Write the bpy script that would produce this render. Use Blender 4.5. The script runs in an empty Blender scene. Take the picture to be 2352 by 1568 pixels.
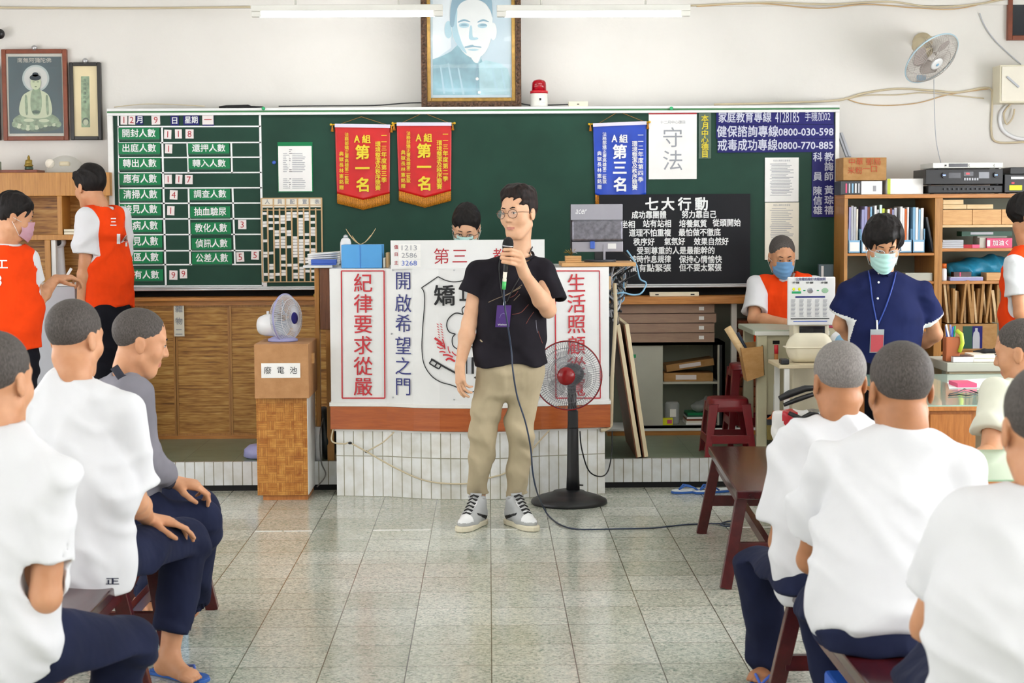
import bpy, math, random
import numpy as np
from mathutils import Vector, Matrix, Euler
random.seed(7)
R = math.radians
scene = bpy.context.scene
col = scene.collection

# ---------------------------------------------------------------- camera
FPX = 3950.0
CW, CH = 2352.0, 1568.0
CAM = Vector((0.0, 0.0, 1.59))
ROT = (Matrix.Rotation(-R(0.754), 3, 'Z') @ Matrix.Rotation(R(90 - 4.185), 3, 'X') @ Matrix.Rotation(-R(0.34), 3, 'Z'))
cam_data = bpy.data.cameras.new('camera')
cam = bpy.data.objects.new('camera', cam_data)
col.objects.link(cam)
cam.matrix_world = Matrix.Translation(CAM) @ ROT.to_4x4()
cam_data.sensor_width = 36.0
cam_data.lens = FPX / CW * 36.0
cam_data.clip_start = 0.05
cam_data.clip_end = 100
cam_data.dof.use_dof = True
cam_data.dof.focus_distance = 8.8
cam_data.dof.aperture_fstop = 7.0
scene.camera = cam

# ---------------------------------------------------------------- world, daylight, exposure
world = bpy.data.worlds.new('daylight')
scene.world = world
world.use_nodes = True
wn = world.node_tree
wn.nodes.clear()
wo = wn.nodes.new('ShaderNodeOutputWorld')
wb = wn.nodes.new('ShaderNodeBackground')
wb.inputs[0].default_value = (0.97, 0.97, 1.0, 1)
tcw = wn.nodes.new('ShaderNodeTexCoord'); sxw = wn.nodes.new('ShaderNodeSeparateXYZ'); mrw = wn.nodes.new('ShaderNodeMapRange')
wn.links.new(tcw.outputs['Generated'], sxw.inputs[0]); wn.links.new(sxw.outputs[0], mrw.inputs[0])
mrw.inputs[1].default_value = -1.0; mrw.inputs[2].default_value = 1.0; mrw.inputs[3].default_value = 5.5; mrw.inputs[4].default_value = 12.0   # brighter sky on the right-hand side
wn.links.new(mrw.outputs[0], wb.inputs[1])
wn.links.new(wb.outputs[0], wo.inputs[0])
vs = scene.view_settings
vs.view_transform = 'Standard'
vs.look = 'None'
vs.gamma = 1.0
vs.use_curve_mapping = False
vs.exposure = 0.2
try:
    scene.cycles.use_denoising = True
    scene.cycles.max_bounces = 8
    scene.cycles.diffuse_bounces = 4
    scene.cycles.glossy_bounces = 3
    scene.cycles.transparent_max_bounces = 8
    scene.cycles.sample_clamp_indirect = 8.0
except Exception:
    pass

ROOM_L, ROOM_R, ROOM_B, ROOM_F, ROOM_H = -4.7, 4.7, 11.4, -4.0, 3.25
WINS = [(-3.0, -0.6), (0.4, 2.8), (3.8, 6.2), (7.2, 9.6)]     # spans along Y of the side windows
WZ0, WZ1 = 1.0, 2.5
def window_light(side):
    for (a, b) in WINS:
        ld = bpy.data.lights.new('window_portal', 'AREA')
        ld.shape = 'RECTANGLE'; ld.size = b - a; ld.size_y = WZ1 - WZ0
        ld.cycles.is_portal = True
        lo = bpy.data.objects.new('window_portal', ld)
        col.objects.link(lo)
        x = ROOM_L - 0.02 if side < 0 else ROOM_R + 0.02
        lo.location = (x, (a + b) / 2, (WZ0 + WZ1) / 2)
        lo.rotation_euler = Vector((-side, 0, 0)).to_track_quat('-Z', 'Z').to_euler()
window_light(-1); window_light(1)

# ---------------------------------------------------------------- pixel to place
def ray(px, py):
    return ROT @ Vector(((px - CW / 2) / FPX, -(py - CH / 2) / FPX, -1.0))
def W(px, py, Y):
    d = ray(px, py)
    return CAM + d * (Y / d.y)
def F(px, py, z=0.0):
    d = ray(px, py)
    return CAM + d * ((z - CAM.z) / d.z)
def X_(px, Y, py=784): return W(px, py, Y).x
def Z_(py, Y, px=1176): return W(px, py, Y).z

# ---------------------------------------------------------------- materials
def lin(c):
    if isinstance(c, str):
        c = tuple(int(c[i:i + 2], 16) for i in (0, 2, 4))
    o = []
    for v in c[:3]:
        v = v / 255.0
        o.append(v / 12.92 if v <= 0.04045 else ((v + 0.055) / 1.055) ** 2.4)
    return (o[0], o[1], o[2], 1.0)
MATS = {}
def nmat(name):
    m = bpy.data.materials.new(name); m.use_nodes = True
    MATS[name] = m
    nt = m.node_tree
    return m, nt, nt.nodes['Principled BSDF']
def link(nt, a, b): nt.links.new(a, b)
def objco(nt, scale=(1, 1, 1), kind='Object'):
    tc = nt.nodes.new('ShaderNodeTexCoord'); mp = nt.nodes.new('ShaderNodeMapping')
    mp.inputs['Scale'].default_value = scale
    link(nt, tc.outputs[kind], mp.inputs[0]); return mp.outputs[0]
def noise(nt, co, scale, detail=3, rough=.55):
    n = nt.nodes.new('ShaderNodeTexNoise'); n.inputs['Scale'].default_value = scale
    n.inputs['Detail'].default_value = detail; n.inputs['Roughness'].default_value = rough
    link(nt, co, n.inputs['Vector']); return n.outputs['Fac']
def ramp(nt, fac, stops):
    r = nt.nodes.new('ShaderNodeValToRGB')
    el = r.color_ramp.elements
    while len(el) > 1: el.remove(el[-1])
    el[0].position = stops[0][0]; el[0].color = lin(stops[0][1])
    for p, c in stops[1:]:
        e = el.new(p); e.color = lin(c)
    link(nt, fac, r.inputs[0]); return r.outputs[0]
def bump(nt, bs, h, strength=.3, dist=.01):
    b = nt.nodes.new('ShaderNodeBump'); b.inputs['Strength'].default_value = strength
    b.inputs['Distance'].default_value = dist
    link(nt, h, b.inputs['Height']); link(nt, b.outputs[0], bs.inputs['Normal']); return b
def M(name, c='808080', rough=.5, metal=0.0, spec=.5, var=0.0, vscale=6.0, bumpy=0.0, bscale=60.0, alpha=1.0,
      emit=0.0, trans=0.0, coat=0.0):
    if name in MATS: return name
    m, nt, bs = nmat(name)
    bs.inputs['Base Color'].default_value = lin(c)
    bs.inputs['Roughness'].default_value = rough
    bs.inputs['Metallic'].default_value = metal
    bs.inputs['Specular IOR Level'].default_value = spec
    bs.inputs['Alpha'].default_value = alpha
    bs.inputs['Transmission Weight'].default_value = trans
    bs.inputs['Coat Weight'].default_value = coat
    if emit:
        bs.inputs['Emission Color'].default_value = lin(c); bs.inputs['Emission Strength'].default_value = emit
    co = objco(nt)
    n = noise(nt, co, vscale)
    v = var if var else 0.04
    mx = nt.nodes.new('ShaderNodeMixRGB'); mx.blend_type = 'MULTIPLY'; mx.inputs[0].default_value = 1.0
    mx.inputs[1].default_value = lin(c)
    g = int(255 * (1 - v))
    link(nt, ramp(nt, n, [(.3, (g, g, g)), (.7, (255, 255, 255))]), mx.inputs[2])
    link(nt, mx.outputs[0], bs.inputs['Base Color'])
    if bumpy: bump(nt, bs, noise(nt, co, bscale, 4), bumpy)
    return name
def wood(name, c1, c2, scale=(1, 1, 12), rough=.4, ns=3.0, seam=None):
    m, nt, bs = nmat(name)
    co = objco(nt, scale)
    n = noise(nt, co, ns, 6, .65)
    link(nt, ramp(nt, n, [(.3, c2), (.7, c1)]), bs.inputs['Base Color'])
    bs.inputs['Roughness'].default_value = rough
    bump(nt, bs, n, .08)
    return name
def fabric(name, c, var=.1, rough=.9, fold=.5, fscale=9.0, weave=True, sheen=.0):
    m, nt, bs = nmat(name)
    co = objco(nt)
    n = noise(nt, co, 5.0, 4)
    mx = nt.nodes.new('ShaderNodeMixRGB'); mx.blend_type = 'MULTIPLY'; mx.inputs[0].default_value = 1
    mx.inputs[1].default_value = lin(c); g = int(255 * (1 - var))
    link(nt, ramp(nt, n, [(.3, (g, g, g)), (.7, (255, 255, 255))]), mx.inputs[2])
    link(nt, mx.outputs[0], bs.inputs['Base Color'])
    bs.inputs['Roughness'].default_value = rough
    bs.inputs['Specular IOR Level'].default_value = .2
    co2 = objco(nt, (1, 1, .45))
    n2 = noise(nt, co2, fscale, 2, .5)
    bump(nt, bs, n2, fold, .03)
    return name

# ---------------------------------------------------------------- mesh builder
def ortho(d):
    d = Vector(d).normalized()
    a = Vector((0, 0, 1)) if abs(d.z) < .9 else Vector((1, 0, 0))
    u = d.cross(a).normalized(); v = d.cross(u).normalized()
    return u, v
GL = {}
def glyphs(s, bold=0.0):
    key = (s, bold)
    if key in GL: return GL[key]
    cu = bpy.data.curves.new('t', 'FONT'); cu.body = s; cu.size = 1; cu.resolution_u = 2; cu.offset = bold
    ob = bpy.data.objects.new('t', cu); col.objects.link(ob)
    dg = bpy.context.evaluated_depsgraph_get(); dg.update()
    me = ob.evaluated_get(dg).to_mesh()
    vs_ = [(v.co.x, v.co.y) for v in me.vertices]; fs = [tuple(p.vertices) for p in me.polygons]
    ob.evaluated_get(dg).to_mesh_clear()
    bpy.data.objects.remove(ob); bpy.data.curves.remove(cu)
    GL[key] = (vs_, fs); return GL[key]
class MB:
    def __init__(s): s.v = []; s.f = []; s.m = []; s.sm = []; s.mats = []
    def mi(s, m):
        if m not in s.mats: s.mats.append(m)
        return s.mats.index(m)
    def add(s, vs_, fs, m, smooth=False):
        o = len(s.v); k = s.mi(m)
        s.v += [tuple(v) for v in vs_]
        for f in fs: s.f.append(tuple(o + i for i in f)); s.m.append(k); s.sm.append(smooth)
        return s
    def box(s, p0, p1, m):
        (x0, y0, z0), (x1, y1, z1) = p0, p1
        x0, x1 = min(x0, x1), max(x0, x1); y0, y1 = min(y0, y1), max(y0, y1); z0, z1 = min(z0, z1), max(z0, z1)
        v = [(x0, y0, z0), (x1, y0, z0), (x1, y1, z0), (x0, y1, z0), (x0, y0, z1), (x1, y0, z1), (x1, y1, z1), (x0, y1, z1)]
        return s.add(v, [(0, 3, 2, 1), (4, 5, 6, 7), (0, 1, 5, 4), (1, 2, 6, 5), (2, 3, 7, 6), (3, 0, 4, 7)], m)
    def obox(s, c, ex, ey, ez, m):      # centre and three half-extent vectors
        c, ex, ey, ez = Vector(c), Vector(ex), Vector(ey), Vector(ez)
        v = [c + a * ex + b * ey + d * ez for d in (-1, 1) for (a, b) in ((-1, -1), (1, -1), (1, 1), (-1, 1))]
        f = [(0, 3, 2, 1), (4, 5, 6, 7), (0, 1, 5, 4), (1, 2, 6, 5), (2, 3, 7, 6), (3, 0, 4, 7)]
        if ex.cross(ey).dot(ez) < 0: f = [tuple(reversed(q)) for q in f]
        return s.add(v, f, m)
    def beam(s, a, b, w, h, m, up=(0, 0, 1)):    # bar from a to b, w across, h along up
        a, b = Vector(a), Vector(b); d = (b - a); L = d.length; d.normalize()
        u = Vector(up); u = (u - d * u.dot(d)).normalized(); r = d.cross(u)
        return s.obox((a + b) / 2, r * w / 2, d * L / 2, u * h / 2, m)
    def tube(s, pts, r, m, seg=8, cap=True, closed=False):
        pts = [Vector(p) for p in pts]; n = len(pts)
        rr = r if isinstance(r, (list, tuple)) else [r] * n
        vs_ = []; u = None
        for i, p in enumerate(pts):
            if closed: d = pts[(i + 1) % n] - pts[i - 1]
            else: d = pts[min(i + 1, n - 1)] - pts[max(i - 1, 0)]
            if d.length < 1e-9: d = Vector((0, 0, 1))
            d.normalize()
            if u is None: u = ortho(d)[0]
            u = (u - d * u.dot(d))
            if u.length < 1e-6: u = ortho(d)[0]
            u.normalize(); w = d.cross(u)
            for k in range(seg):
                a = 2 * math.pi * k / seg
                vs_.append(p + (u * math.cos(a) + w * math.sin(a)) * rr[i])
        fs = []
        for i in range(n if closed else n - 1):
            j = (i + 1) % n
            for k in range(seg):
                l = (k + 1) % seg
                fs.append((i * seg + k, i * seg + l, j * seg + l, j * seg + k))
        if cap and not closed:
            fs.append(tuple(reversed(range(seg)))); fs.append(tuple((n - 1) * seg + k for k in range(seg)))
        return s.add(vs_, fs, m, True)
    def cyl(s, a, b, r1, m, r2=None, seg=20):
        r2 = r1 if r2 is None else r2
        a, b = Vector(a), Vector(b); u, w = ortho(b - a); vs_ = []
        for p, r in ((a, r1), (b, r2)):
            for k in range(seg):
                t = 2 * math.pi * k / seg; vs_.append(p + (u * math.cos(t) + w * math.sin(t)) * r)
        s.add(vs_, [(k, (k + 1) % seg, seg + (k + 1) % seg, seg + k) for k in range(seg)], m, True)
        o = len(s.v) - 2 * seg; k_ = s.mi(m)
        for f in (tuple(reversed(range(seg))), tuple(range(seg, 2 * seg))):
            s.f.append(tuple(o + i for i in f)); s.m.append(k_); s.sm.append(False)
        return s
    def lathe(s, prof, o, ax, m, seg=32, u=None, smooth=True):     # prof: (radius, height) along ax
        o, ax = Vector(o), Vector(ax).normalized()
        if u is None: u, w = ortho(ax)
        else: u = Vector(u).normalized(); w = ax.cross(u)
        vs_ = []; n = len(prof)
        for (r, h) in prof:
            for k in range(seg):
                t = 2 * math.pi * k / seg; vs_.append(o + ax * h + (u * math.cos(t) + w * math.sin(t)) * max(r, 1e-5))
        fs = [(i * seg + k, i * seg + (k + 1) % seg, (i + 1) * seg + (k + 1) % seg, (i + 1) * seg + k) for i in range(n - 1) for k in range(seg)]
        fs.append(tuple(reversed(range(seg)))); fs.append(tuple((n - 1) * seg + k for k in range(seg)))
        return s.add(vs_, fs, m, smooth)
    def prism(s, poly, d, m, smooth=False):      # planar outline pushed along d
        d = Vector(d); a = [Vector(p) for p in poly]; n = len(a); v = a + [p + d for p in a]
        nr = Vector((0, 0, 0))
        for i in range(n): nr += a[i].cross(a[(i + 1) % n])
        fs = [tuple(range(n)), tuple(reversed(range(n, 2 * n)))] + [((i + 1) % n, i, n + i, n + (i + 1) % n) for i in range(n)]
        if nr.dot(d) > 0: fs = [tuple(reversed(f)) for f in fs]
        return s.add(v, fs, m, smooth)
    def ball(s, c, r, m, seg=16, rings=10, axes=None):
        c = Vector(c); rx, ry, rz = r if isinstance(r, (tuple, list)) else (r, r, r)
        ax = axes or (Vector((1, 0, 0)), Vector((0, 1, 0)), Vector((0, 0, 1)))
        vs_ = []
        for i in range(rings + 1):
            ph = math.pi * i / rings
            for k in range(seg):
                t = 2 * math.pi * k / seg
                vs_.append(c + ax[0] * rx * math.sin(ph) * math.cos(t) + ax[1] * ry * math.sin(ph) * math.sin(t) + ax[2] * rz * math.cos(ph))
        fs = [(i * seg + k, (i + 1) * seg + k, (i + 1) * seg + (k + 1) % seg, i * seg + (k + 1) % seg) for i in range(rings) for k in range(seg)]
        return s.add(vs_, fs, m, True)
    def grid(s, fn, nu, nv, m, smooth=True, flip=False):
        vs_ = [fn(i / nu, j / nv) for j in range(nv + 1) for i in range(nu + 1)]
        fs = [(j * (nu + 1) + i, j * (nu + 1) + i + 1, (j + 1) * (nu + 1) + i + 1, (j + 1) * (nu + 1) + i) for j in range(nv) for i in range(nu)]
        if flip: fs = [tuple(reversed(f)) for f in fs]
        return s.add(vs_, fs, m, smooth)
    def text(s, t, c, h, m, w=None, right=(1, 0, 0), up=(0, 0, 1), bold=.012, off=None, slant=0.0):
        g, fs = glyphs(t, 0.0)
        if not g: return s
        xs = [p[0] for p in g]; ys = [p[1] for p in g]
        asc = all(ord(ch) < 256 for ch in t)
        k = h / (max(ys) - min(ys)) if asc else h / .92
        kx = k if w is None else w / (max(xs) - min(xs))
        cx = (max(xs) + min(xs)) / 2
        cy = (max(ys) + min(ys)) / 2 if (asc or len(t) == 1) else .33
        c, r_, u_ = Vector(c), Vector(right), Vector(up)
        nrm = r_.cross(u_).normalized()
        o = nrm * (.0012 if off is None else off)
        b_ = max(bold, 0) * .75
        for qi, (ox, oy) in enumerate(((0, 0),) if b_ < .004 else ((-b_, -b_), (b_, b_), (b_, -b_), (-b_, b_))):
            s.add([c + o * (1 + .35 * qi) + r_ * ((p[0] + ox - cx) * kx + slant * (p[1] - cy) * k) + u_ * (p[1] + oy - cy) * k for p in g], fs, m)
        return s
    def build(s, name, parent=None, label=None, cat=None, group=None, kind=None, bevel=0.0, sub=0, origin=None, loc=None):
        me = bpy.data.meshes.new(name)
        o = Vector((0, 0, 0))
        if parent is None:
            if origin is not None: o = Vector(origin)
            else:
                a = np.array(s.v); mn = a.min(0); mx = a.max(0)
                o = Vector(((mn[0] + mx[0]) / 2, (mn[1] + mx[1]) / 2, mn[2]))
            vv = [(v[0] - o.x, v[1] - o.y, v[2] - o.z) for v in s.v]
        else: vv = s.v
        me.from_pydata(vv, [], s.f)
        for mn_ in s.mats: me.materials.append(MATS[mn_])
        me.polygons.foreach_set('material_index', s.m)
        me.polygons.foreach_set('use_smooth', s.sm)
        me.update()
        ob = bpy.data.objects.new(name, me); col.objects.link(ob)
        if parent is not None: adopt(ob, parent)
        else: ob.location = o
        tag(ob, label, cat, group, kind)
        if bevel:
            b = ob.modifiers.new('b', 'BEVEL'); b.width = bevel; b.segments = 2; b.limit_method = 'ANGLE'; b.angle_limit = R(40)
            b.harden_normals = False
        if sub:
            b = ob.modifiers.new('s', 'SUBSURF'); b.levels = sub; b.render_levels = sub
        return ob
def worldloc(o):
    l = Vector(o.location)
    if o.parent is not None: l = l + Vector(o.matrix_parent_inverse.to_translation()) + worldloc(o.parent)
    return l
def adopt(ob, parent):
    ob.parent = parent
    ob.matrix_parent_inverse = Matrix.Translation(-worldloc(parent))
def tag(o, label=None, cat=None, group=None, kind=None):
    if label: o['label'] = label
    if cat: o['category'] = cat
    if group: o['group'] = group
    if kind: o['kind'] = kind
def thing(name, label, cat, loc, group=None):
    o = bpy.data.objects.new(name, None); col.objects.link(o); o.empty_display_size = .1
    o.location = loc; tag(o, label, cat, group); return o
def copy_tree(o, off, label=None, group=None, parent=None):
    c = o.copy(); col.objects.link(c)
    if parent is None:
        c.location = Vector(o.location) + Vector(off)
    else: c.parent = parent
    if label: c['label'] = label
    if group: c['group'] = group
    for ch in list(o.children): copy_tree(ch, off, parent=c)
    return c
V = Vector
# ---------------------------------------------------------------- smooth distance-field bodies
def npv(v): return np.array((v[0], v[1], v[2]), dtype=np.float32)
class Field:
    def __init__(s): s.p = []
    def rc(s, a, b, ra, rb, k=.02, frame=None, ratio=1.0, cuts=(), sub=False):
        a, b = npv(a), npv(b); rm = max(ra, rb)
        s.p.append(('rc', a, b, ra, rb, k, None if frame is None else [npv(x) for x in frame], ratio, [(npv(q), npv(n)) for q, n in cuts], sub,
                    np.minimum(a, b) - rm, np.maximum(a, b) + rm)); return s
    def ell(s, c, r, axes=None, k=.02, cuts=(), sub=False):
        c = npv(c); r = (r, r, r) if isinstance(r, (int, float)) else r
        ax = axes or (V((1, 0, 0)), V((0, 1, 0)), V((0, 0, 1)))
        rm = max(r)
        s.p.append(('el', c, r, [npv(x) for x in ax], None, k, None, 1, [(npv(q), npv(n)) for q, n in cuts], sub, c - rm, c + rm)); return s
    def chain(s, pts, rs, k=.02, **kw):
        for i in range(len(pts) - 1): s.rc(pts[i], pts[i + 1], rs[i], rs[i + 1], k, **kw)
        return s
    def bounds(s):
        q = [p for p in s.p if not p[9]]
        return np.min([p[10] for p in q], 0), np.max([p[11] for p in q], 0)
    def mesh(s, h, lo=None, hi=None, disp=None):
        b0, b1 = s.bounds()
        lo = b0 - 3 * h if lo is None else np.maximum(npv(lo), b0 - 3 * h); hi = b1 + 3 * h if hi is None else np.minimum(npv(hi), b1 + 3 * h)
        n = np.ceil((hi - lo) / h).astype(int) + 1
        if (n < 3).any(): return np.zeros((0, 3)), np.zeros((0, 4), int)
        D = np.full(tuple(n), 9.9, dtype=np.float32)
        ax = [lo[i] + h * np.arange(n[i], dtype=np.float32) for i in range(3)]
        for p in s.p:
            kind, k, cuts, sub = p[0], p[5], p[8], p[9]
            pad = k + 3 * h
            i0 = np.maximum(np.floor((p[10] - pad - lo) / h).astype(int), 0)
            i1 = np.minimum(np.ceil((p[11] + pad - lo) / h).astype(int) + 1, n)
            if (i1 <= i0).any(): continue
            X = ax[0][i0[0]:i1[0], None, None]; Y = ax[1][None, i0[1]:i1[1], None]; Z = ax[2][None, None, i0[2]:i1[2]]
            if kind == 'rc':
                _, a, b, ra, rb, k, fr, ratio = p[:8]
                x, y, z = X - a[0], Y - a[1], Z - a[2]; ba = b - a
                if fr is not None:
                    q = [x * f[0] + y * f[1] + z * f[2] for f in fr]
                    q[2] = q[2] / ratio
                    x, y, z = q
                    ba = np.array([ba @ fr[0], ba @ fr[1], (ba @ fr[2]) / ratio], dtype=np.float32)
                L2 = float(ba @ ba) + 1e-9
                t = np.clip((x * ba[0] + y * ba[1] + z * ba[2]) / L2, 0, 1)
                d = np.sqrt((x - t * ba[0]) ** 2 + (y - t * ba[1]) ** 2 + (z - t * ba[2]) ** 2) - (ra + t * (rb - ra))
                if fr is not None: d = d * min(1.0, .5 + .5 * ratio)
            else:
                _, c, r, axs = p[:4]
                x, y, z = X - c[0], Y - c[1], Z - c[2]
                q = [(x * f[0] + y * f[1] + z * f[2]) / r[i] for i, f in enumerate(axs)]
                k0 = np.sqrt(q[0] ** 2 + q[1] ** 2 + q[2] ** 2)
                k1 = np.sqrt((q[0] / r[0]) ** 2 + (q[1] / r[1]) ** 2 + (q[2] / r[2]) ** 2) + 1e-6
                d = k0 * (k0 - 1) / k1
            for (cq, cn) in cuts:
                d = np.maximum(d, (X - cq[0]) * cn[0] + (Y - cq[1]) * cn[1] + (Z - cq[2]) * cn[2])
            sl = D[i0[0]:i1[0], i0[1]:i1[1], i0[2]:i1[2]]
            if sub:
                hh = np.maximum(k - np.abs(sl + d), 0) / k
                sl[...] = np.maximum(sl, -d) + hh * hh * k * .25
            else:
                hh = np.maximum(k - np.abs(sl - d), 0) / k
                sl[...] = np.minimum(sl, d) - hh * hh * k * .25
        if disp is not None:
            ii = np.nonzero(np.abs(D) < .03)
            P = np.stack([ax[i][ii[i]] for i in range(3)], 1)
            D[ii] += disp(P)
        v, f = nets(D, h)
        return v + lo, f
def nets(D, h):
    inside = D < 0
    n = np.array(D.shape)
    cnt = np.zeros(tuple(n - 1), dtype=np.int8)
    for i in (0, 1):
        for j in (0, 1):
            for k in (0, 1):
                cnt += inside[i:n[0] - 1 + i, j:n[1] - 1 + j, k:n[2] - 1 + k]
    act = (cnt > 0) & (cnt < 8)
    idx = np.full(act.shape, -1, dtype=np.int64)
    cells = np.argwhere(act)
    if len(cells) == 0: return np.zeros((0, 3)), np.zeros((0, 4), int)
    idx[act] = np.arange(len(cells))
    acc = np.zeros((len(cells), 3)); c = np.zeros(len(cells))
    corners = [(i, j, k) for i in (0, 1) for j in (0, 1) for k in (0, 1)]
    vals = {q: D[cells[:, 0] + q[0], cells[:, 1] + q[1], cells[:, 2] + q[2]] for q in corners}
    for q in corners:
        for a in range(3):
            if q[a] == 1: continue
            r = list(q); r[a] = 1; r = tuple(r)
            d0, d1 = vals[q], vals[r]
            m = (d0 < 0) != (d1 < 0)
            t = np.where(m, d0 / np.where(m, d0 - d1, 1), 0)
            p = np.zeros((len(cells), 3)); p[:] = q; p[:, a] += t
            acc[m] += p[m]; c[m] += 1
    verts = (cells + acc / np.maximum(c, 1)[:, None]) * h
    quads = []
    for a in range(3):
        b, e = (a + 1) % 3, (a + 2) % 3
        s0 = [slice(None)] * 3; s1 = [slice(None)] * 3
        s0[a] = slice(0, n[a] - 1); s1[a] = slice(1, n[a])
        ch = inside[tuple(s0)] != inside[tuple(s1)]
        g = np.argwhere(ch)
        g = g[(g[:, b] > 0) & (g[:, e] > 0) & (g[:, b] < n[b] - 1) & (g[:, e] < n[e] - 1)]
        if len(g) == 0: continue
        def ci(db, de):
            q = g.copy(); q[:, b] -= db; q[:, e] -= de
            return idx[q[:, 0], q[:, 1], q[:, 2]]
        Q = np.stack([ci(1, 1), ci(0, 1), ci(0, 0), ci(1, 0)], 1)
        ins = inside[g[:, 0], g[:, 1], g[:, 2]]
        Q[~ins] = Q[~ins][:, ::-1]
        quads.append(Q)
    return verts, np.concatenate(quads)
def relax(v, f, it=1):
    for _ in range(it):
        acc = np.zeros_like(v); c = np.zeros(len(v))
        for i in range(4):
            j = (i + 1) % 4
            np.add.at(acc, f[:, i], v[f[:, j]]); np.add.at(c, f[:, i], 1)
            np.add.at(acc, f[:, j], v[f[:, i]]); np.add.at(c, f[:, j], 1)
        ok = c > 0
        v = v.copy(); v[ok] = v[ok] * .4 + acc[ok] / c[ok][:, None] * .6
    return v
def np_object(name, v, f, mats, parent=None, matfn=None, label=None):
    me = bpy.data.meshes.new(name)
    nv, nf = len(v), len(f)
    me.vertices.add(nv); me.vertices.foreach_set('co', np.asarray(v, dtype=np.float32).ravel())
    me.loops.add(nf * 4); me.loops.foreach_set('vertex_index', np.asarray(f, dtype=np.int32).ravel())
    me.polygons.add(nf); me.polygons.foreach_set('loop_start', np.arange(0, nf * 4, 4, dtype=np.int32))
    try: me.polygons.foreach_set('loop_total', np.full(nf, 4, dtype=np.int32))
    except Exception: pass
    me.update(calc_edges=True)
    for m in mats: me.materials.append(MATS[m])
    me.polygons.foreach_set('use_smooth', np.ones(nf, dtype=bool))
    if matfn is not None:
        me.polygons.foreach_set('material_index', matfn(v[f].mean(1)).astype(np.int32))
    me.update()
    ob = bpy.data.objects.new(name, me); col.objects.link(ob)
    if parent is not None: adopt(ob, parent)
    if label: ob['label'] = label
    return ob
def sdf(name, fields, mats, parent, disp=None, matfn=None, label=None, rel=1):
    """fields: list of (Field, cell) joined into one mesh"""
    vs_, fs, o = [], [], 0
    for q in fields:
        fl, h = q[0], q[1]
        v, f = fl.mesh(h, disp=disp if len(q) < 3 else q[2])
        if rel: v = relax(v, f, rel)
        vs_.append(v); fs.append(f + o); o += len(v)
    v = np.concatenate(vs_); f = np.concatenate(fs)
    return np_object(name, v, f, mats, parent, matfn, label)
def folds(comps, seed=0, warp=.03, wf=7.0):
    """cloth folds: waves along given directions, bent by a slow warp"""
    rs = np.random.RandomState(seed)
    ph = rs.rand(8) * 6.28
    def fn(P):
        q = P + warp * np.stack([np.sin(P[:, 1] * wf + ph[0]) + np.sin(P[:, 2] * wf * 1.3 + ph[1]),
                                 np.sin(P[:, 2] * wf + ph[2]) + np.sin(P[:, 0] * wf * 1.2 + ph[3]),
                                 np.sin(P[:, 0] * wf + ph[4]) + np.sin(P[:, 1] * wf * 1.1 + ph[5])], 1)
        d = 0
        for i, (dr, fr, am) in enumerate(comps):
            dr = np.array(dr, dtype=float); dr /= np.linalg.norm(dr)
            s_ = np.sin(q @ dr * fr + 1.3 * np.sin(q @ np.roll(dr, 1) * fr * .37 + ph[(i + 1) % 8]) + ph[i % 8])
            mod = np.clip(.5 + .9 * np.sin(P @ np.roll(dr, 1) * fr * .33 + ph[(i + 3) % 8]) * np.sin(P @ dr * fr * .21 + ph[(i + 5) % 8] + 1), 0, 1)
            d = d - am * (2 * (.5 + .5 * s_) ** 3 - .6) * mod
        return d.astype(np.float32)
    return fn
def frame_of(face, up=(0, 0, 1)):
    f = V(face).normalized(); u = V(up); u = (u - f * u.dot(f)).normalized(); r = f.cross(u).normalized()
    return r, f, u            # person's right, forward, up
def headfield(c, face, up=(0, 0, 1), s=1.0):
    r, f, u = frame_of(face, up); c = V(c)
    def P(x, y, z): return c + (r * x + f * y + u * z) * s
    A = (r, f, u); H = Field()
    H.ell(P(0, -.012, .045), (.077 * s, .097 * s, .085 * s), A, k=.03)
    H.ell(P(0, .02, -.025), (.062 * s, .070 * s, .085 * s), A, k=.04)
    H.ell(P(0, .048, -.092), (.030 * s, .026 * s, .022 * s), A, k=.035)
    H.rc(P(-.05, .0, -.055), P(-.022, .05, -.098), .022 * s, .018 * s, k=.03); H.rc(P(.05, .0, -.055), P(.022, .05, -.098), .022 * s, .018 * s, k=.03)
    for q in (-1, 1):
        H.ell(P(q * .040, .052, -.022), .026 * s, A, k=.025)
        H.ell(P(q * .031, .103, .014), .021 * s, A, k=.018, sub=True)
        H.ell(P(q * .031, .0735, .011), .0150 * s, A, k=.006)
        H.ell(P(q * .079, -.008, -.004), (.007 * s, .019 * s, .031 * s), (r, (f + u * .15).normalized(), u), k=.006)
        H.ell(P(q * .088, -.002, .0), (.005 * s, .010 * s, .018 * s), A, k=.004, sub=True)
    H.rc(P(-.038, .076, .034), P(.038, .076, .034), .009 * s, .009 * s, k=.016)
    H.rc(P(0, .084, .020), P(0, .102, -.020), .0075 * s, .0115 * s, k=.010)
    H.ell(P(-.0115, .093, -.024), .0085 * s, A, k=.007); H.ell(P(.0115, .093, -.024), .0085 * s, A, k=.007)
    for (zz, yy, rr) in ((-.056, .0865, .0052), (-.0675, .0845, .0062)):
        H.chain([P(-.024, yy - .011, zz - .001), P(-.009, yy - .001, zz + .001), P(.009, yy - .001, zz + .001), P(.024, yy - .011, zz - .001)], [.003 * s, rr * s, rr * s, .003 * s], k=.004)
    H.rc(P(-.020, .092, -.062), P(.020, .092, -.062), .0016, .0016, k=.003, sub=True)
    return H, P, A
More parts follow.
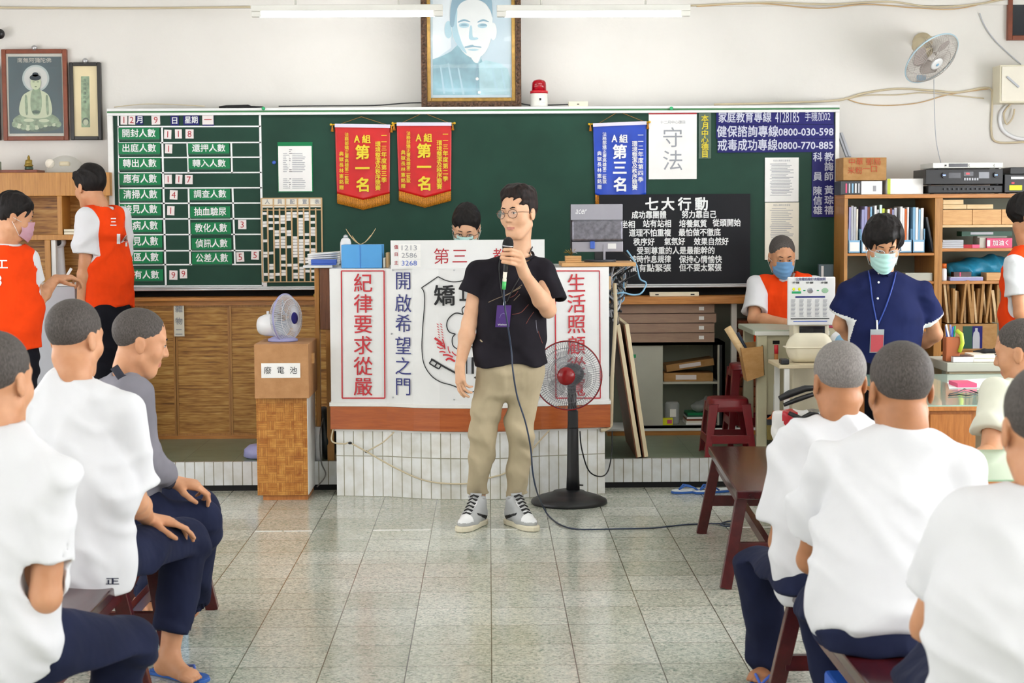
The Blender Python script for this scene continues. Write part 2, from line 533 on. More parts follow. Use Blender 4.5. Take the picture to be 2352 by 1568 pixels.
def hand(Fd, wr, d, n, side, curl=(.3, .4, .5, .6), thumb=(.8, .55, -.25), s=1.0, spread=1.0, k=.0035):
    wr = V(wr); d = V(d).normalized(); n = V(n); n = (n - d * n.dot(d)).normalized(); l = d.cross(n) * side
    kn = [(.088, .029), (.092, .010), (.087, -.009), (.079, -.026)]
    sg = [(.042, .026, .020), (.046, .029, .021), (.042, .027, .020), (.033, .021, .018)]
    rd = [.0092, .0094, .0088, .0078]
    Fd.rc(wr + l * .008 * s + d * .012 * s, wr + d * .065 * s + l * .012 * s, .022 * s, .021 * s, k=.02, frame=(l, d, n), ratio=.62)
    Fd.rc(wr - l * .010 * s + d * .012 * s, wr + d * .060 * s - l * .012 * s, .020 * s, .018 * s, k=.02, frame=(l, d, n), ratio=.62)
    for i in range(4):
        kp = wr + d * kn[i][0] * s + l * kn[i][1] * s * spread
        Fd.rc(wr + d * .02 * s + l * kn[i][1] * .5 * s, kp, .014 * s, .0108 * s, k=.010)
        p = kp; a = 0.0; dd = (d + l * kn[i][1] * 2.2 * (spread - .6)).normalized()
        for j in range(3):
            a += curl[i] * (.8, 1.1, .7)[j]
            q = p + (dd * math.cos(a) - n * math.sin(a)) * sg[i][j] * s
            Fd.rc(p, q, rd[i] * (1, .92, .84)[j] * s, rd[i] * (.92, .84, .74)[j] * s, k=k); p = q
    p = wr + l * .022 * s + d * .018 * s - n * .004 * s
    tl, td, tn = thumb
    v1 = (l * tl + d * td + n * tn).normalized(); v2 = (l * tl * .35 + d * (td + .3) + n * tn * 1.2).normalized()
    q = p + v1 * .044 * s; Fd.rc(p, q, .0165 * s, .0125 * s, k=.014)
    q2 = q + (v1 * .4 + v2 * .6).normalized() * .033 * s; Fd.rc(q, q2, .0118 * s, .0105 * s, k=.005)
    q3 = q2 + v2 * .026 * s; Fd.rc(q2, q3, .0102 * s, .0082 * s, k=.004)
# ---------------------------------------------------------------- surface materials
def brick(nt, co, bw, rh, mortar, c1, c2, cm, offset=0.0, bias=0.0):
    b = nt.nodes.new('ShaderNodeTexBrick'); b.offset = offset; b.squash = 1.0
    b.inputs['Color1'].default_value = lin(c1); b.inputs['Color2'].default_value = lin(c2); b.inputs['Mortar'].default_value = lin(cm)
    b.inputs['Scale'].default_value = 1.0; b.inputs['Mortar Size'].default_value = mortar; b.inputs['Mortar Smooth'].default_value = .1
    b.inputs['Bias'].default_value = bias; b.inputs['Brick Width'].default_value = bw; b.inputs['Row Height'].default_value = rh
    link(nt, co, b.inputs['Vector']); return b
def make_terrazzo():
    m, nt, bs = nmat('terrazzo')
    co = objco(nt)
    br = brick(nt, co, .30, .30, .0022, 'ffffff', 'e9ebe6', '7a7466')
    v1 = nt.nodes.new('ShaderNodeTexVoronoi'); v1.inputs['Scale'].default_value = 130; link(nt, co, v1.inputs['Vector'])
    v2 = nt.nodes.new('ShaderNodeTexVoronoi'); v2.inputs['Scale'].default_value = 75; link(nt, co, v2.inputs['Vector'])
    s1 = nt.nodes.new('ShaderNodeSeparateColor'); link(nt, v1.outputs['Color'], s1.inputs[0])
    s2 = nt.nodes.new('ShaderNodeSeparateColor'); link(nt, v2.outputs['Color'], s2.inputs[0])
    c1 = ramp(nt, s1.outputs[0], [(0, '61716b'), (.14, '98a49c'), (.32, 'bac0b7'), (.6, 'cdd0c8'), (.8, 'dddcd4'), (.95, 'f0ede4')])
    c2 = ramp(nt, s2.outputs[0], [(0, '8da398'), (.2, 'c3c9bd'), (.6, 'd6d8ce'), (.9, 'e6e3d8')])
    mx = nt.nodes.new('ShaderNodeMixRGB'); mx.inputs[0].default_value = .4; link(nt, c1, mx.inputs[1]); link(nt, c2, mx.inputs[2])
    m2 = nt.nodes.new('ShaderNodeMixRGB'); m2.blend_type = 'MULTIPLY'; m2.inputs[0].default_value = 1
    link(nt, mx.outputs[0], m2.inputs[1]); link(nt, br.outputs['Color'], m2.inputs[2])
    n = noise(nt, co, .9, 4)
    m3 = nt.nodes.new('ShaderNodeMixRGB'); m3.blend_type = 'MULTIPLY'; m3.inputs[0].default_value = 1
    link(nt, m2.outputs[0], m3.inputs[1]); link(nt, ramp(nt, n, [(.3, 'dfdcd0'), (.65, 'ffffff')]), m3.inputs[2])
    link(nt, m3.outputs[0], bs.inputs['Base Color'])
    mr = nt.nodes.new('ShaderNodeMapRange'); mr.inputs[3].default_value = .09; mr.inputs[4].default_value = .22
    link(nt, noise(nt, co, 3.0, 5), mr.inputs[0]); link(nt, mr.outputs[0], bs.inputs['Roughness'])
    bs.inputs['Specular IOR Level'].default_value = .6
make_terrazzo()
def make_tile(name, bw, rh, mortar, c1, c2, cm, rot=(0, 0, 0), rough=.2, off=0.0, loc=(0, 0, 0), bstr=.25):
    m, nt, bs = nmat(name)
    tc = nt.nodes.new('ShaderNodeTexCoord'); mp = nt.nodes.new('ShaderNodeMapping')
    mp.inputs['Rotation'].default_value = rot; mp.inputs['Location'].default_value = loc
    link(nt, tc.outputs['Object'], mp.inputs[0])
    b = brick(nt, mp.outputs[0], bw, rh, mortar, c1, c2, cm, off)
    n = noise(nt, mp.outputs[0], 9, 4)
    mx = nt.nodes.new('ShaderNodeMixRGB'); mx.blend_type = 'MULTIPLY'; mx.inputs[0].default_value = 1
    link(nt, b.outputs['Color'], mx.inputs[1]); link(nt, ramp(nt, n, [(.25, 'e6e2d8'), (.6, 'ffffff')]), mx.inputs[2])
    link(nt, mx.outputs[0], bs.inputs['Base Color']); bs.inputs['Roughness'].default_value = rough
    inv = nt.nodes.new('ShaderNodeMath'); inv.operation = 'SUBTRACT'; inv.inputs[0].default_value = 1.0
    link(nt, b.outputs['Fac'], inv.inputs[1]); bump(nt, bs, inv.outputs[0], bstr, .004)
make_tile('green_floor_tile', .30, .30, .002, '71806c', '66765f', '4b5746', rough=.35)
make_tile('white_wall_tile', .0555, .232, .0028, 'e9eae8', 'dfe1df', '9b9a88', rot=(R(90), 0, 0), loc=(0, 0, .012), rough=.15)
make_tile('riser_tile', .0555, .30, .0028, 'e0e3e4', 'd8dbdc', '918f80', rot=(R(90), 0, 0), loc=(0, 0, .012), rough=.15)
def make_plaster(name, c, c2, c3):
    m, nt, bs = nmat(name)
    co = objco(nt)
    n = noise(nt, co, 1.3, 6, .6)
    link(nt, ramp(nt, n, [(.25, c3), (.5, c2), (.75, c)]), bs.inputs['Base Color'])
    bs.inputs['Roughness'].default_value = .75
    bump(nt, bs, noise(nt, co, 26, 5), .12, .01)
make_plaster('wall_plaster', 'e3e0da', 'dfdcd6', 'd8d5ce')
make_plaster('ceiling_plaster', 'efeeeb', 'ecebe8', 'e6e5e2')
def make_bamboo():
    m, nt, bs = nmat('bamboo_mat')
    co = objco(nt, (1.2, 1, 85)); n = noise(nt, co, 1.0, 3, .7)
    co2 = objco(nt, (7, 1, 60)); n2 = noise(nt, co2, 1.0, 2, .7)
    mx = nt.nodes.new('ShaderNodeMath'); mx.operation = 'ADD'
    link(nt, n, mx.inputs[0]); link(nt, n2, mx.inputs[1])
    mu = nt.nodes.new('ShaderNodeMath'); mu.operation = 'MULTIPLY'; mu.inputs[1].default_value = .5; link(nt, mx.outputs[0], mu.inputs[0])
    link(nt, ramp(nt, mu.outputs[0], [(.32, '5e3a14'), (.43, '9a6527'), (.53, 'bd8a40'), (.66, 'd5aa62')]), bs.inputs['Base Color'])
    bs.inputs['Roughness'].default_value = .45
    bump(nt, bs, mu.outputs[0], .5, .006)
make_bamboo()
def make_parquet():
    m, nt, bs = nmat('parquet_weave')
    tc = nt.nodes.new('ShaderNodeTexCoord'); sp = nt.nodes.new('ShaderNodeSeparateXYZ'); link(nt, tc.outputs['Object'], sp.inputs[0])
    ad = nt.nodes.new('ShaderNodeMath'); ad.operation = 'ADD'; link(nt, sp.outputs[0], ad.inputs[0]); link(nt, sp.outputs[1], ad.inputs[1])
    cb = nt.nodes.new('ShaderNodeCombineXYZ'); link(nt, ad.outputs[0], cb.inputs[0]); link(nt, sp.outputs[2], cb.inputs[1])
    def strip(rot):
        mp = nt.nodes.new('ShaderNodeMapping'); mp.inputs['Rotation'].default_value = (0, 0, rot); link(nt, cb.outputs[0], mp.inputs[0])
        return brick(nt, mp.outputs[0], .05, .0125, .0006, 'd39a4a', 'b87830', '7b4a1a', 0.0)
    a, b = strip(0), strip(R(90))
    ch = nt.nodes.new('ShaderNodeTexChecker'); ch.inputs['Scale'].default_value = 20.0; link(nt, cb.outputs[0], ch.inputs['Vector'])
    mx = nt.nodes.new('ShaderNodeMixRGB'); link(nt, ch.outputs['Fac'], mx.inputs[0]); link(nt, a.outputs[0], mx.inputs[1]); link(nt, b.outputs[0], mx.inputs[2])
    n = noise(nt, cb.outputs[0], 22, 3)
    m2 = nt.nodes.new('ShaderNodeMixRGB'); m2.blend_type = 'MULTIPLY'; m2.inputs[0].default_value = 1
    link(nt, mx.outputs[0], m2.inputs[1]); link(nt, ramp(nt, n, [(.3, 'd2b890'), (.7, 'ffffff')]), m2.inputs[2])
    link(nt, m2.outputs[0], bs.inputs['Base Color']); bs.inputs['Roughness'].default_value = .35
make_parquet()
wood('bamboo_panel', 'c48b40', 'a06824', (26, 26, 1.5), .35)
wood('oak_trim', 'cc8c48', 'a4662a', (2, 2, 30), .35)
wood('oak_post', 'c08a48', '9a6830', (30, 30, 2), .35)
wood('red_brown_wood', 'b4602a', '98481c', (2, 2, 22), .3)
wood('dark_brown_wood', '7b4a2a', '5e3419', (24, 24, 2), .4)
wood('desk_wood', 'c98442', 'a4612a', (20, 20, 2), .35)
wood('ply', 'dcae74', 'c6935a', (3, 3, 20), .5)
wood('ply_light', 'e2c69a', 'cfae7c', (3, 3, 20), .5)
wood('box_wood', 'bb8a5c', 'a97848', (5, 5, 5), .55)
wood('picture_wood', '8a4322', '6c2f14', (3, 20, 3), .35)
wood('bench_top', '4a1518', '2c0c0e', (5, 1.2, 5), .16)
wood('bench_leg', '571a1c', '3a1011', (4, 4, 4), .25)
wood('case_wood', 'a98d76', '98796a', (3, 3, 24), .6)
wood('kraft', 'b58a55', 'a2763f', (5, 5, 9), .7)
M('white_gloss', 'e6e7e6', .25, var=.03); M('white_paint', 'e8e8e4', .45); M('alu', 'c9ccd0', .3, .7); M('white_metal', 'dfe0da', .35)
M('paper', 'f2f1ee', .7); M('paper_warm', 'ece6d6', .7); M('card', 'efe6e4', .6)
M('red_ink', 'b3202c', .6); M('red_paint', 'c4202c', .5); M('blue_ink', '2a2f78', .6); M('black_ink', '17181c', .6); M('grey_ink', '9a9da4', .7)
M('board_green', '1d4335', .5, spec=.25, var=.14, vscale=2.5); M('green_edge', '3c7c48', .4); M('plate_green', '067a48', .4, spec=.3); M('plate_dark', '0b4a33', .4)
M('plate_navy', '1b1968', .4, spec=.25); M('yellow_ink', 'e6cf2e', .5); M('white_letter', 'f0f2f2', .4); M('pale_letter', 'cdd0e2', .5)
M('clear_film', '6f8a78', .15, alpha=.45); M('black_board', '15161c', .5, spec=.25); M('satin_red', 'd21519', .34, var=.1); M('satin_blue', '1647c0', .34, var=.1)
M('fringe', 'd98a12', .6, var=.4, vscale=160); M('gold', 'e2b521', .35); M('cord', 'a5752e', .7); M('satin_white', 'dcd7e8', .4)
M('gold_frame', 'b08a44', .35, .45, var=.2, vscale=30); M('carved_frame', '6d4c33', .5, .15, var=.5, vscale=70, bumpy=.8, bscale=80); M('black_lacquer', '1a1613', .3)
M('grey_green', 'a6ae9b', .5); M('pale_grey', 'b9bcc2', .45); M('black_plastic', '17181b', .4); M('dark_grey', '3a3d42', .45); M('soft_black', '0d0d0f', .8)
M('cream_plastic', 'e6dfc6', .4); M('beige', 'cdbf9e', .5); M('cable_cream', 'cdbfa0', .55); M('cable_black', '15171a', .45); M('cable_blue', '26344a', .45); M('cable_light_blue', '86b6d6', .5)
M('red_plastic', '7c1620', .28); M('bright_red', 'c81a2a', .3); M('fan_red', '8d1017', .25); M('lilac', '9c9cc8', .4); M('white_plastic', 'e9eaec', .35)
M('blue_box', '55a5e4', .5); M('blue_plastic', '3e64c2', .4); M('slipper_blue', '2c62b4', .5); M('slipper_white', 'dfe6ea', .5); M('green_glass', '9fc4a4', .08, coat=.6); M('mint_glass', 'a9cdbd', .1, coat=.6)
M('orange_plastic', 'd5651b', .4); M('bristle', '8d7c42', .8, bumpy=.6); M('silver', 'c8cace', .28, .8); M('monitor_silver', 'a3a2ac', .4, .3); M('screen_dark', '20242c', .15)
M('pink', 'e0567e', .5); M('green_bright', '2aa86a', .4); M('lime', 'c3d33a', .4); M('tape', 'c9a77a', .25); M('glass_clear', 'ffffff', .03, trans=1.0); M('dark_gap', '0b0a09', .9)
M('red_glass', 'd4122a', .12, trans=.55); M('brass', '9a8136', .4, .5); M('stone', '87907a', .7); M('tube_glow', 'ffffff', .3, emit=22.0); M('lamp_white', 'e7e6de', .4)
M('led_red', 'ff2a30', .4, emit=3.0); M('led_blue', '6a8cff', .4, emit=4.0); M('label_yellow', 'e8e81a', .5); M('steel_frame', '26292b', .4); M('cabinet_grey', 'bcbcae', .4); M('inner_green', '8f9583', .6)
M('clear_bag', 'cfd3d4', .2, alpha=.45); M('foil', 'c4c6ca', .22, .85, bumpy=1.0, bscale=50); M('sea_blue', '2c8fb4', .35, bumpy=.6, bscale=30); M('terracotta', 'b05c2e', .5)
M('portrait_bg', 'b8ccd6', .25); M('portrait_bg2', 'd6dfe3', .25); M('p_coat', '8fc0cf', .25, var=.25, vscale=6); M('p_coat2', 'b5dde6', .25, var=.2, vscale=6); M('p_face', 'dfe3e2', .25); M('p_shade', 'a4c7d3', .25); M('p_dark', '7fa3b5', .25); M('p_light', 'eeefec', .25)
M('buddha_bg', '24474f', .3, var=.15); M('halo', 'a9b7b5', .3); M('halo2', 'c6c9c4', .3); M('jade', '92aa88', .3, var=.3, vscale=30); M('jade_light', 'bcc6a6', .3); M('jade_dark', '45614f', .3, var=.4, vscale=50); M('dark_hair', '1b2a33', .3); M('mat_white', 'c9c7bb', .5)
M('scroll_cream', 'e8d7a8', .4); M('scroll_green', '9cb891', .5, var=.3, vscale=30)

# ---------------------------------------------------------------- the room
def struct(mb, name, parent=None, bevel=0.0, origin=(0, 0, 0)):
    o = mb.build(name, parent, bevel=bevel, origin=origin)
    if parent is None: o['kind'] = 'structure'
    return o
PZ = 0.168      # platform height
PF = 9.95       # platform front edge
struct(MB().box((ROOM_L, ROOM_F, -.1), (ROOM_R, ROOM_B, 0), 'terrazzo'), 'floor')
struct(MB().box((ROOM_L, ROOM_F, ROOM_H), (ROOM_R, ROOM_B, ROOM_H + .1), 'ceiling_plaster'), 'ceiling')
struct(MB().box((ROOM_L - .2, ROOM_B, -.1), (ROOM_R + .2, ROOM_B + .15, ROOM_H + .1), 'wall_plaster'), 'wall_back')
struct(MB().box((ROOM_L - .2, ROOM_F - .15, -.1), (ROOM_R + .2, ROOM_F, ROOM_H + .1), 'wall_plaster'), 'wall_front')
nwin = 0
for side, nm in ((-1, 'wall_left'), (1, 'wall_right')):
    x0 = ROOM_L if side < 0 else ROOM_R; x1 = x0 + side * .18
    w = MB().box((x0, ROOM_F, -.1), (x1, ROOM_B, WZ0), 'wall_plaster').box((x0, ROOM_F, WZ1), (x1, ROOM_B, ROOM_H + .1), 'wall_plaster')
    ys = [ROOM_F] + [q for ab in WINS for q in ab] + [ROOM_B]
    for i in range(0, len(ys), 2): w.box((x0, ys[i], WZ0), (x1, ys[i + 1], WZ1), 'wall_plaster')
    struct(w, nm)
    for (a, b) in WINS:
        nwin += 1
        fr = MB(); xx = x0 + side * .06
        for (p, q) in (((a, WZ0), (b, WZ0 + .05)), ((a, WZ1 - .05), (b, WZ1)), ((a, WZ0), (a + .05, WZ1)), ((b - .05, WZ0), (b, WZ1)), (((a + b) / 2 - .03, WZ0), ((a + b) / 2 + .03, WZ1))):
            fr.box((xx, p[0], p[1]), (xx + side * .05, q[0], q[1]), 'alu')
        struct(fr, 'window_%d' % nwin)
# platform
st = MB().box((ROOM_L, PF + .03, 0), (ROOM_R, ROOM_B, PZ), 'green_floor_tile')
struct(st, 'floor_platform')
struct(MB().box((ROOM_L, PF, .034), (ROOM_R, PF + .03, PZ + .002), 'riser_tile'), 'trim_1')
struct(MB().box((ROOM_L, PF + .012, 0), (ROOM_R, PF + .03, .034), 'soft_black'), 'trim_2')
# beam along the top of the back wall, pier in the right corner
zb = Z_(17, ROOM_B)
struct(MB().box((ROOM_L, ROOM_B - .03, zb), (ROOM_R, ROOM_B, ROOM_H), 'wall_plaster'), 'trim_3')
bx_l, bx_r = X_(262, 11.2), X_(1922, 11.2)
struct(MB().box((bx_l, 11.22, Z_(684, 11.2)), (bx_r, ROOM_B, Z_(655, 11.2)), 'dark_gap'), 'trim_9')  # near-black strip that paints in the shade between chalkboard and cabinet ledge
# floor dashes
for i in range(5):
    xa = -1.2 + .6 * i
    struct(MB().box((xa + .003, 8.64, 0), (xa + .142, 8.658, .0015), 'white_paint').box((xa + .152, 8.64, 0), (xa + .292, 8.658, .0015), 'white_paint'), 'trim_%d' % (4 + i))

# ---------------------------------------------------------------- tube lights
def tube_fixture(cx, cy, L, zc, label, grp=None):
    t = thing('tube_light', label, 'ceiling light', (cx, cy, zc), grp)
    b = MB(); z1 = zc + .055; z0 = zc + .018
    b.box((cx - L / 2, cy - .03, z0), (cx + L / 2, cy + .03, z1), 'lamp_white'); b.build('lamp_body', t, bevel=.004)
    e = MB()
    for sgn in (-1, 1):
        e.box((cx + sgn * (L / 2 - .03) - .03, cy - .02, zc - .012), (cx + sgn * (L / 2 - .03) + .03, cy + .02, z0), 'lamp_white')
        o = MB().box((cx + sgn * (L / 2 - .03) - .03, cy - .02, zc - .014), (cx + sgn * (L / 2 - .03) + .03, cy + .02, z0), 'lamp_white').build('lamp_holder', t, bevel=.004)
    MB().cyl((cx - L / 2 + .05, cy, zc), (cx + L / 2 - .05, cy, zc), .016, 'tube_glow', seg=12).build('fluorescent_tube', t)
    for sgn in (-1, 1):
        MB().cyl((cx + sgn * L * .27, cy, z1), (cx + sgn * L * .27, cy, ROOM_H), .006, 'lamp_white', seg=8).build('hanging_rod', t)
    return t
LY = 10.5
for (a, b, lb) in ((578, 1017, 'lit white fluorescent tube light hanging left of the blue-toned portrait'), (1141, 1585, 'lit white fluorescent tube light hanging right of the blue-toned portrait')):
    xa, xb = X_(a, LY, 25), X_(b, LY, 25)
    tube_fixture((xa + xb) / 2, LY, xb - xa, Z_(33, LY, (a + b) / 2), lb)
for yy in (6.6, 3.6, .4):
    for xx in (-2.4, 0.0, 2.4):
        tube_fixture(xx, yy, 1.2, 2.95, 'lit white fluorescent tube light on the ceiling above the seated audience', 'tube lights above the audience')

# ---------------------------------------------------------------- chalkboard
BY = 11.16      # front face of the chalkboard
bx0, bx1 = X_(258, BY), X_(1924, BY); bz1, bz0 = Z_(245, BY), Z_(662, BY)
t = thing('chalkboard', 'long green chalkboard in a white aluminium frame on the back wall', 'chalkboard', ((bx0 + bx1) / 2, BY, bz0))
fz = .030
MB().box((bx0 + .02, BY + .012, bz0 + .02), (bx1 - .02, ROOM_B, bz1 - .02), 'board_green').build('writing_surface', t)
fr = MB()
fr.box((bx0, BY - .01, bz1 - .017), (bx1, BY + .10, bz1), 'white_gloss').box((bx0, BY - .005, bz1 - .028), (bx1, BY + .1, bz1 - .017), 'green_edge').box((bx0, BY - .01, bz1 - .045), (bx1, BY + .05, bz1 - .028), 'white_gloss')
fr.box((bx0 + .001, BY - .008, bz0 + .014), (bx0 + .035, BY + .098, bz1 - .0455), 'white_paint').box((bx1 - .026, BY - .008, bz0 + .014), (bx1 - .001, BY + .098, bz1 - .0455), 'white_paint')
fr.build('board_frame', t, bevel=.002)
MB().box((bx0, BY - .045, bz0), (bx1, BY + .05, bz0 + .013), 'alu').box((bx0, BY - .045, bz0 + .013), (bx1, BY - .035, bz0 + .024), 'alu').build('chalk_tray', t, bevel=.003)
for px in (605, 1542):
    p = W(px, 249, BY - .02); MB().ball(p, (.012, .008, .012), 'green_bright').build('green_magnet', t)
# white line grid of the tally table
g = MB(); gy = BY + .0105
def gl(x0, y0, x1, y1, w=.009):
    a, b = W(x0, y0, gy), W(x1, y1, gy)
    g.beam(a, b, w, .003, 'white_letter', up=(0, 1, 0))
rows = [263, 291, 328, 362, 397, 432, 467, 503, 539, 576, 608, 657]
for i, y in enumerate(rows):
    gl(270 + i * .6, y, 598 + i * .7, y - 1 if i else y - 2)
gl(372, 291, 381, 657, .012); gl(597, 258, 604, 657, .014); gl(271, 258, 277, 657, .008)
for (a, b, c, d) in ((430, 328, 433, 397), (531, 328, 533, 397), (433, 432, 437, 608), (534, 432, 540, 608)): gl(a, b, c, d, .011)
g.build('table_lines', t)
# blue lettered magnetic notes, green plates and number cards
def plate(x0, y0, x1, y1, txt, m, ink, name, label, cat, grp, th=.004, edge=None, tilt=0, bold=.018, em=None):
    Yf = BY + .010
    a, b = W(x0, y0, Yf), W(x1, y1, Yf); c = (a + b) / 2; w, h = b.x - a.x, a.z - b.z
    r = V((math.cos(tilt), 0, math.sin(tilt))); u = V((-math.sin(tilt), 0, math.cos(tilt)))
    mb = MB(); mb.obox(c + V((0, -th / 2, 0)), r * w / 2, V((0, th / 2, 0)), u * h / 2, m)
    if edge: mb.obox(c + V((0, -th / 2 + .0008, 0)) - u * (h * .5 + .004), r * w / 2, V((0, th / 2, 0)), u * .005, edge)
    asc = all(ord(ch) < 256 for ch in txt)
    hh = em or (h * .72 if not asc else h * .68)
    if txt: mb.text(txt, c + V((0, -th, 0)), hh, ink, w=None if len(txt) < 2 else w * .80, right=r, up=u, bold=bold, off=.0008)
    return mb.build(name, label=label, cat=cat, group=grp)
LP = [(272, 294, 367, 319, '開封人數'), (272, 328, 368, 353, '出庭人數'), (273, 363, 369, 388, '轉出人數'), (274, 398, 370, 424, '應有人數'), (274, 434, 371, 460, '清掃人數'),
      (275, 468, 371, 494, '接見人數'), (276, 505, 372, 532, '看病人數'), (277, 541, 373, 568, '借見人數'), (278, 578, 374, 604, '違區人數'), (279, 619, 375, 644, '實有人數')]
RP = [(432, 329, 527, 352, '還押人數'), (433, 364, 528, 387, '轉入人數'), (436, 434, 529, 458, '調查人數'), (437, 474, 529, 499, '抽血驗尿'), (439, 511, 531, 537, '教化人數'), (440, 547, 532, 572, '偵訊人數'), (441, 580, 533, 606, '公差人數')]
for L_, sd in ((LP, 'left'), (RP, 'middle')):
    ORD = ['topmost', 'second from the top', 'third from the top', 'fourth from the top', 'fifth from the top', 'sixth from the top', 'seventh from the top', 'eighth from the top', 'ninth from the top', 'lowest']
    for qi, q in enumerate(L_):
        pos = ORD[qi] if not (sd == 'middle' and qi == 6) else 'lowest'
        plate(q[0], q[1], q[2], q[3], q[4], 'plate_green', 'white_letter', 'name_plate', 'green lettered plate, %s in the %s column of the chalkboard table' % (pos, sd), 'sign plate', 'green plates of the chalkboard table', edge='plate_dark')
CD = [(277, 265, 293, 286, '1', 'date row of the table, first card'),
      (295, 265, 311, 286, '2', 'date row, beside the navy month plate'),
      (348, 265, 368, 286, '9', 'date row, just before the navy day plate'),
      (377, 298, 394, 319, '1', 'top count row, first of three cards'),
      (402, 297, 418, 318, '1', 'top count row, middle of three cards'),
      (426, 297, 445, 318, '8', 'top count row, third card'),
      (379, 331, 396, 352, '1', 'second count row, alone in its cell'),
      (378, 401, 395, 422, '1', 'fourth count row, first of three cards'),
      (403, 401, 419, 422, '1', 'fourth count row, middle card'),
      (425, 402, 443, 423, '7', 'fourth count row, third card'),
      (390, 437, 408, 458, '4', 'fifth count row, left cell'),
      (384, 473, 401, 494, '1', 'sixth count row, left cell'),
      (547, 505, 566, 526, '3', 'right-hand cell of the seventh row'),
      (543, 579, 561, 601, '5', 'ninth row, left one of two fives'),
      (577, 575, 595, 596, '5', 'ninth row, crossing the outer white line'),
      (389, 621, 408, 642, '9', 'lowest row, left one of two nines'),
      (413, 618, 430, 639, '9', 'lowest row, set a little higher than its twin')]
for i, q in enumerate(CD):
    plate(q[0], q[1], q[2], q[3], q[4], 'card', 'red_ink', 'number_card', 'white card with a red %s, %s' % (q[4], q[5]), 'number card', 'red number cards on the chalkboard', tilt=random.uniform(-.06, .06), bold=.0)
for q in ((312, 264, 329, 286, '月', 'narrow, right of the red 12'), (392, 266, 411, 288, '日', 'small, standing alone in the middle'), (421, 265, 458, 287, '星期', 'wide, with two characters')):
    plate(q[0], q[1], q[2], q[3], q[4], 'plate_navy', 'white_letter', 'date_plate', 'navy lettered plate in the date row, %s' % q[5], 'sign plate', 'navy date plates')
plate(465, 264, 492, 289, '', 'plate_navy', 'red_ink', 'backing_plate', 'navy plate edge showing behind the white weekday card', 'sign plate', None)
a = plate(465, 263, 491, 286, '一', 'card', 'red_ink', 'weekday_card', 'white weekday card with one red stroke over a navy plate', 'number card', None); a.location.y -= .005

# framed list, blue magnet
t = thing('notice_sheet', 'white printed list in a green-edged plastic sleeve on the chalkboard', 'notice', W(677, 440, BY))
a, b = W(637, 326, BY), W(719, 441, BY)
MB().box((a.x, BY + .006, b.z), (b.x, BY + .012, a.z), 'plate_green').build('sleeve', t)
m_ = MB().box((a.x + .004, BY + .003, b.z + .006), (b.x - .006, BY + .0065, a.z - .026), 'paper')
for i in range(22):
    y = 343 + i * 4.2
    for (xa, xb) in ((650, 662), (664, 668), (671, 700)):
        if 16 > i > 12 or (i < 2 and xa != 664): continue
        p, q = W(xa, y, BY), W(xb + random.uniform(-6, 3), y + 1.2, BY)
        m_.box((p.x, BY + .0022, q.z), (q.x, BY + .003, p.z), 'grey_ink' if xa != 664 else 'black_ink')
m_.build('printed_page', t)
p = W(629, 373, BY); MB().lathe([(.012, 0), (.012, .008), (.006, .012)], (p.x, BY + .012, p.z), (0, -1, 0), 'blue_plastic').build('round_magnet', label='small round blue magnet left of the green-edged list', cat='magnet')

# wall chart with name slips
t = thing('name_chart', 'tan-lined chart filled with small white name slips left of the lectern', 'chart', W(672, 655, BY))
a, b = W(600, 455, BY), W(741, 647, BY)
c_ = MB()
c_.box((a.x, BY + .004, W(0, 480, BY).z), (b.x, BY + .011, a.z), 'paper_warm')
for i in range(11):
    x = a.x + (b.x - a.x) * i / 10
    c_.box((x - .0045, BY + .000, b.z), (x + .0045, BY + .011, W(0, 482, BY).z if i % 2 else a.z), 'tape')
for y in (455, 471, 482, 647): z = W(672, y, BY).z; c_.box((a.x, BY + .001, z - .003), (b.x, BY + .011, z + .003), 'tape')
for i, ch in enumerate('人員配置表'):
    c_.text(ch, W(614 + i * 28.6, 463, BY + .0035), .030, 'grey_ink', off=.001)
c_.box((W(604, 650, BY).x, BY + .004, W(604, 659, BY).z), (W(613, 650, BY).x, BY + .01, W(604, 647, BY).z), 'card')
c_.build('chart_grid', t)
rs = random.Random(3); n = 0
dens = [.55, .6, .5, .55, .35, .6, .95, .55, .75, .6]
for ci in range(10):
    x = a.x + (b.x - a.x) * (ci + .5) / 10; y = 487
    while y < 640:
        hgt = 7
        if rs.random() < dens[ci] * .82 and n < 99:
            p = W(672, y, BY)
            MB().obox((x + rs.uniform(-.002, .002), BY + .006, p.z - .0075), V((.0155, 0, rs.uniform(-.0008, .0008))), V((0, .0015, 0)), V((0, 0, .0085)), 'paper').build('name_slip', t); n += 1
        y += hgt
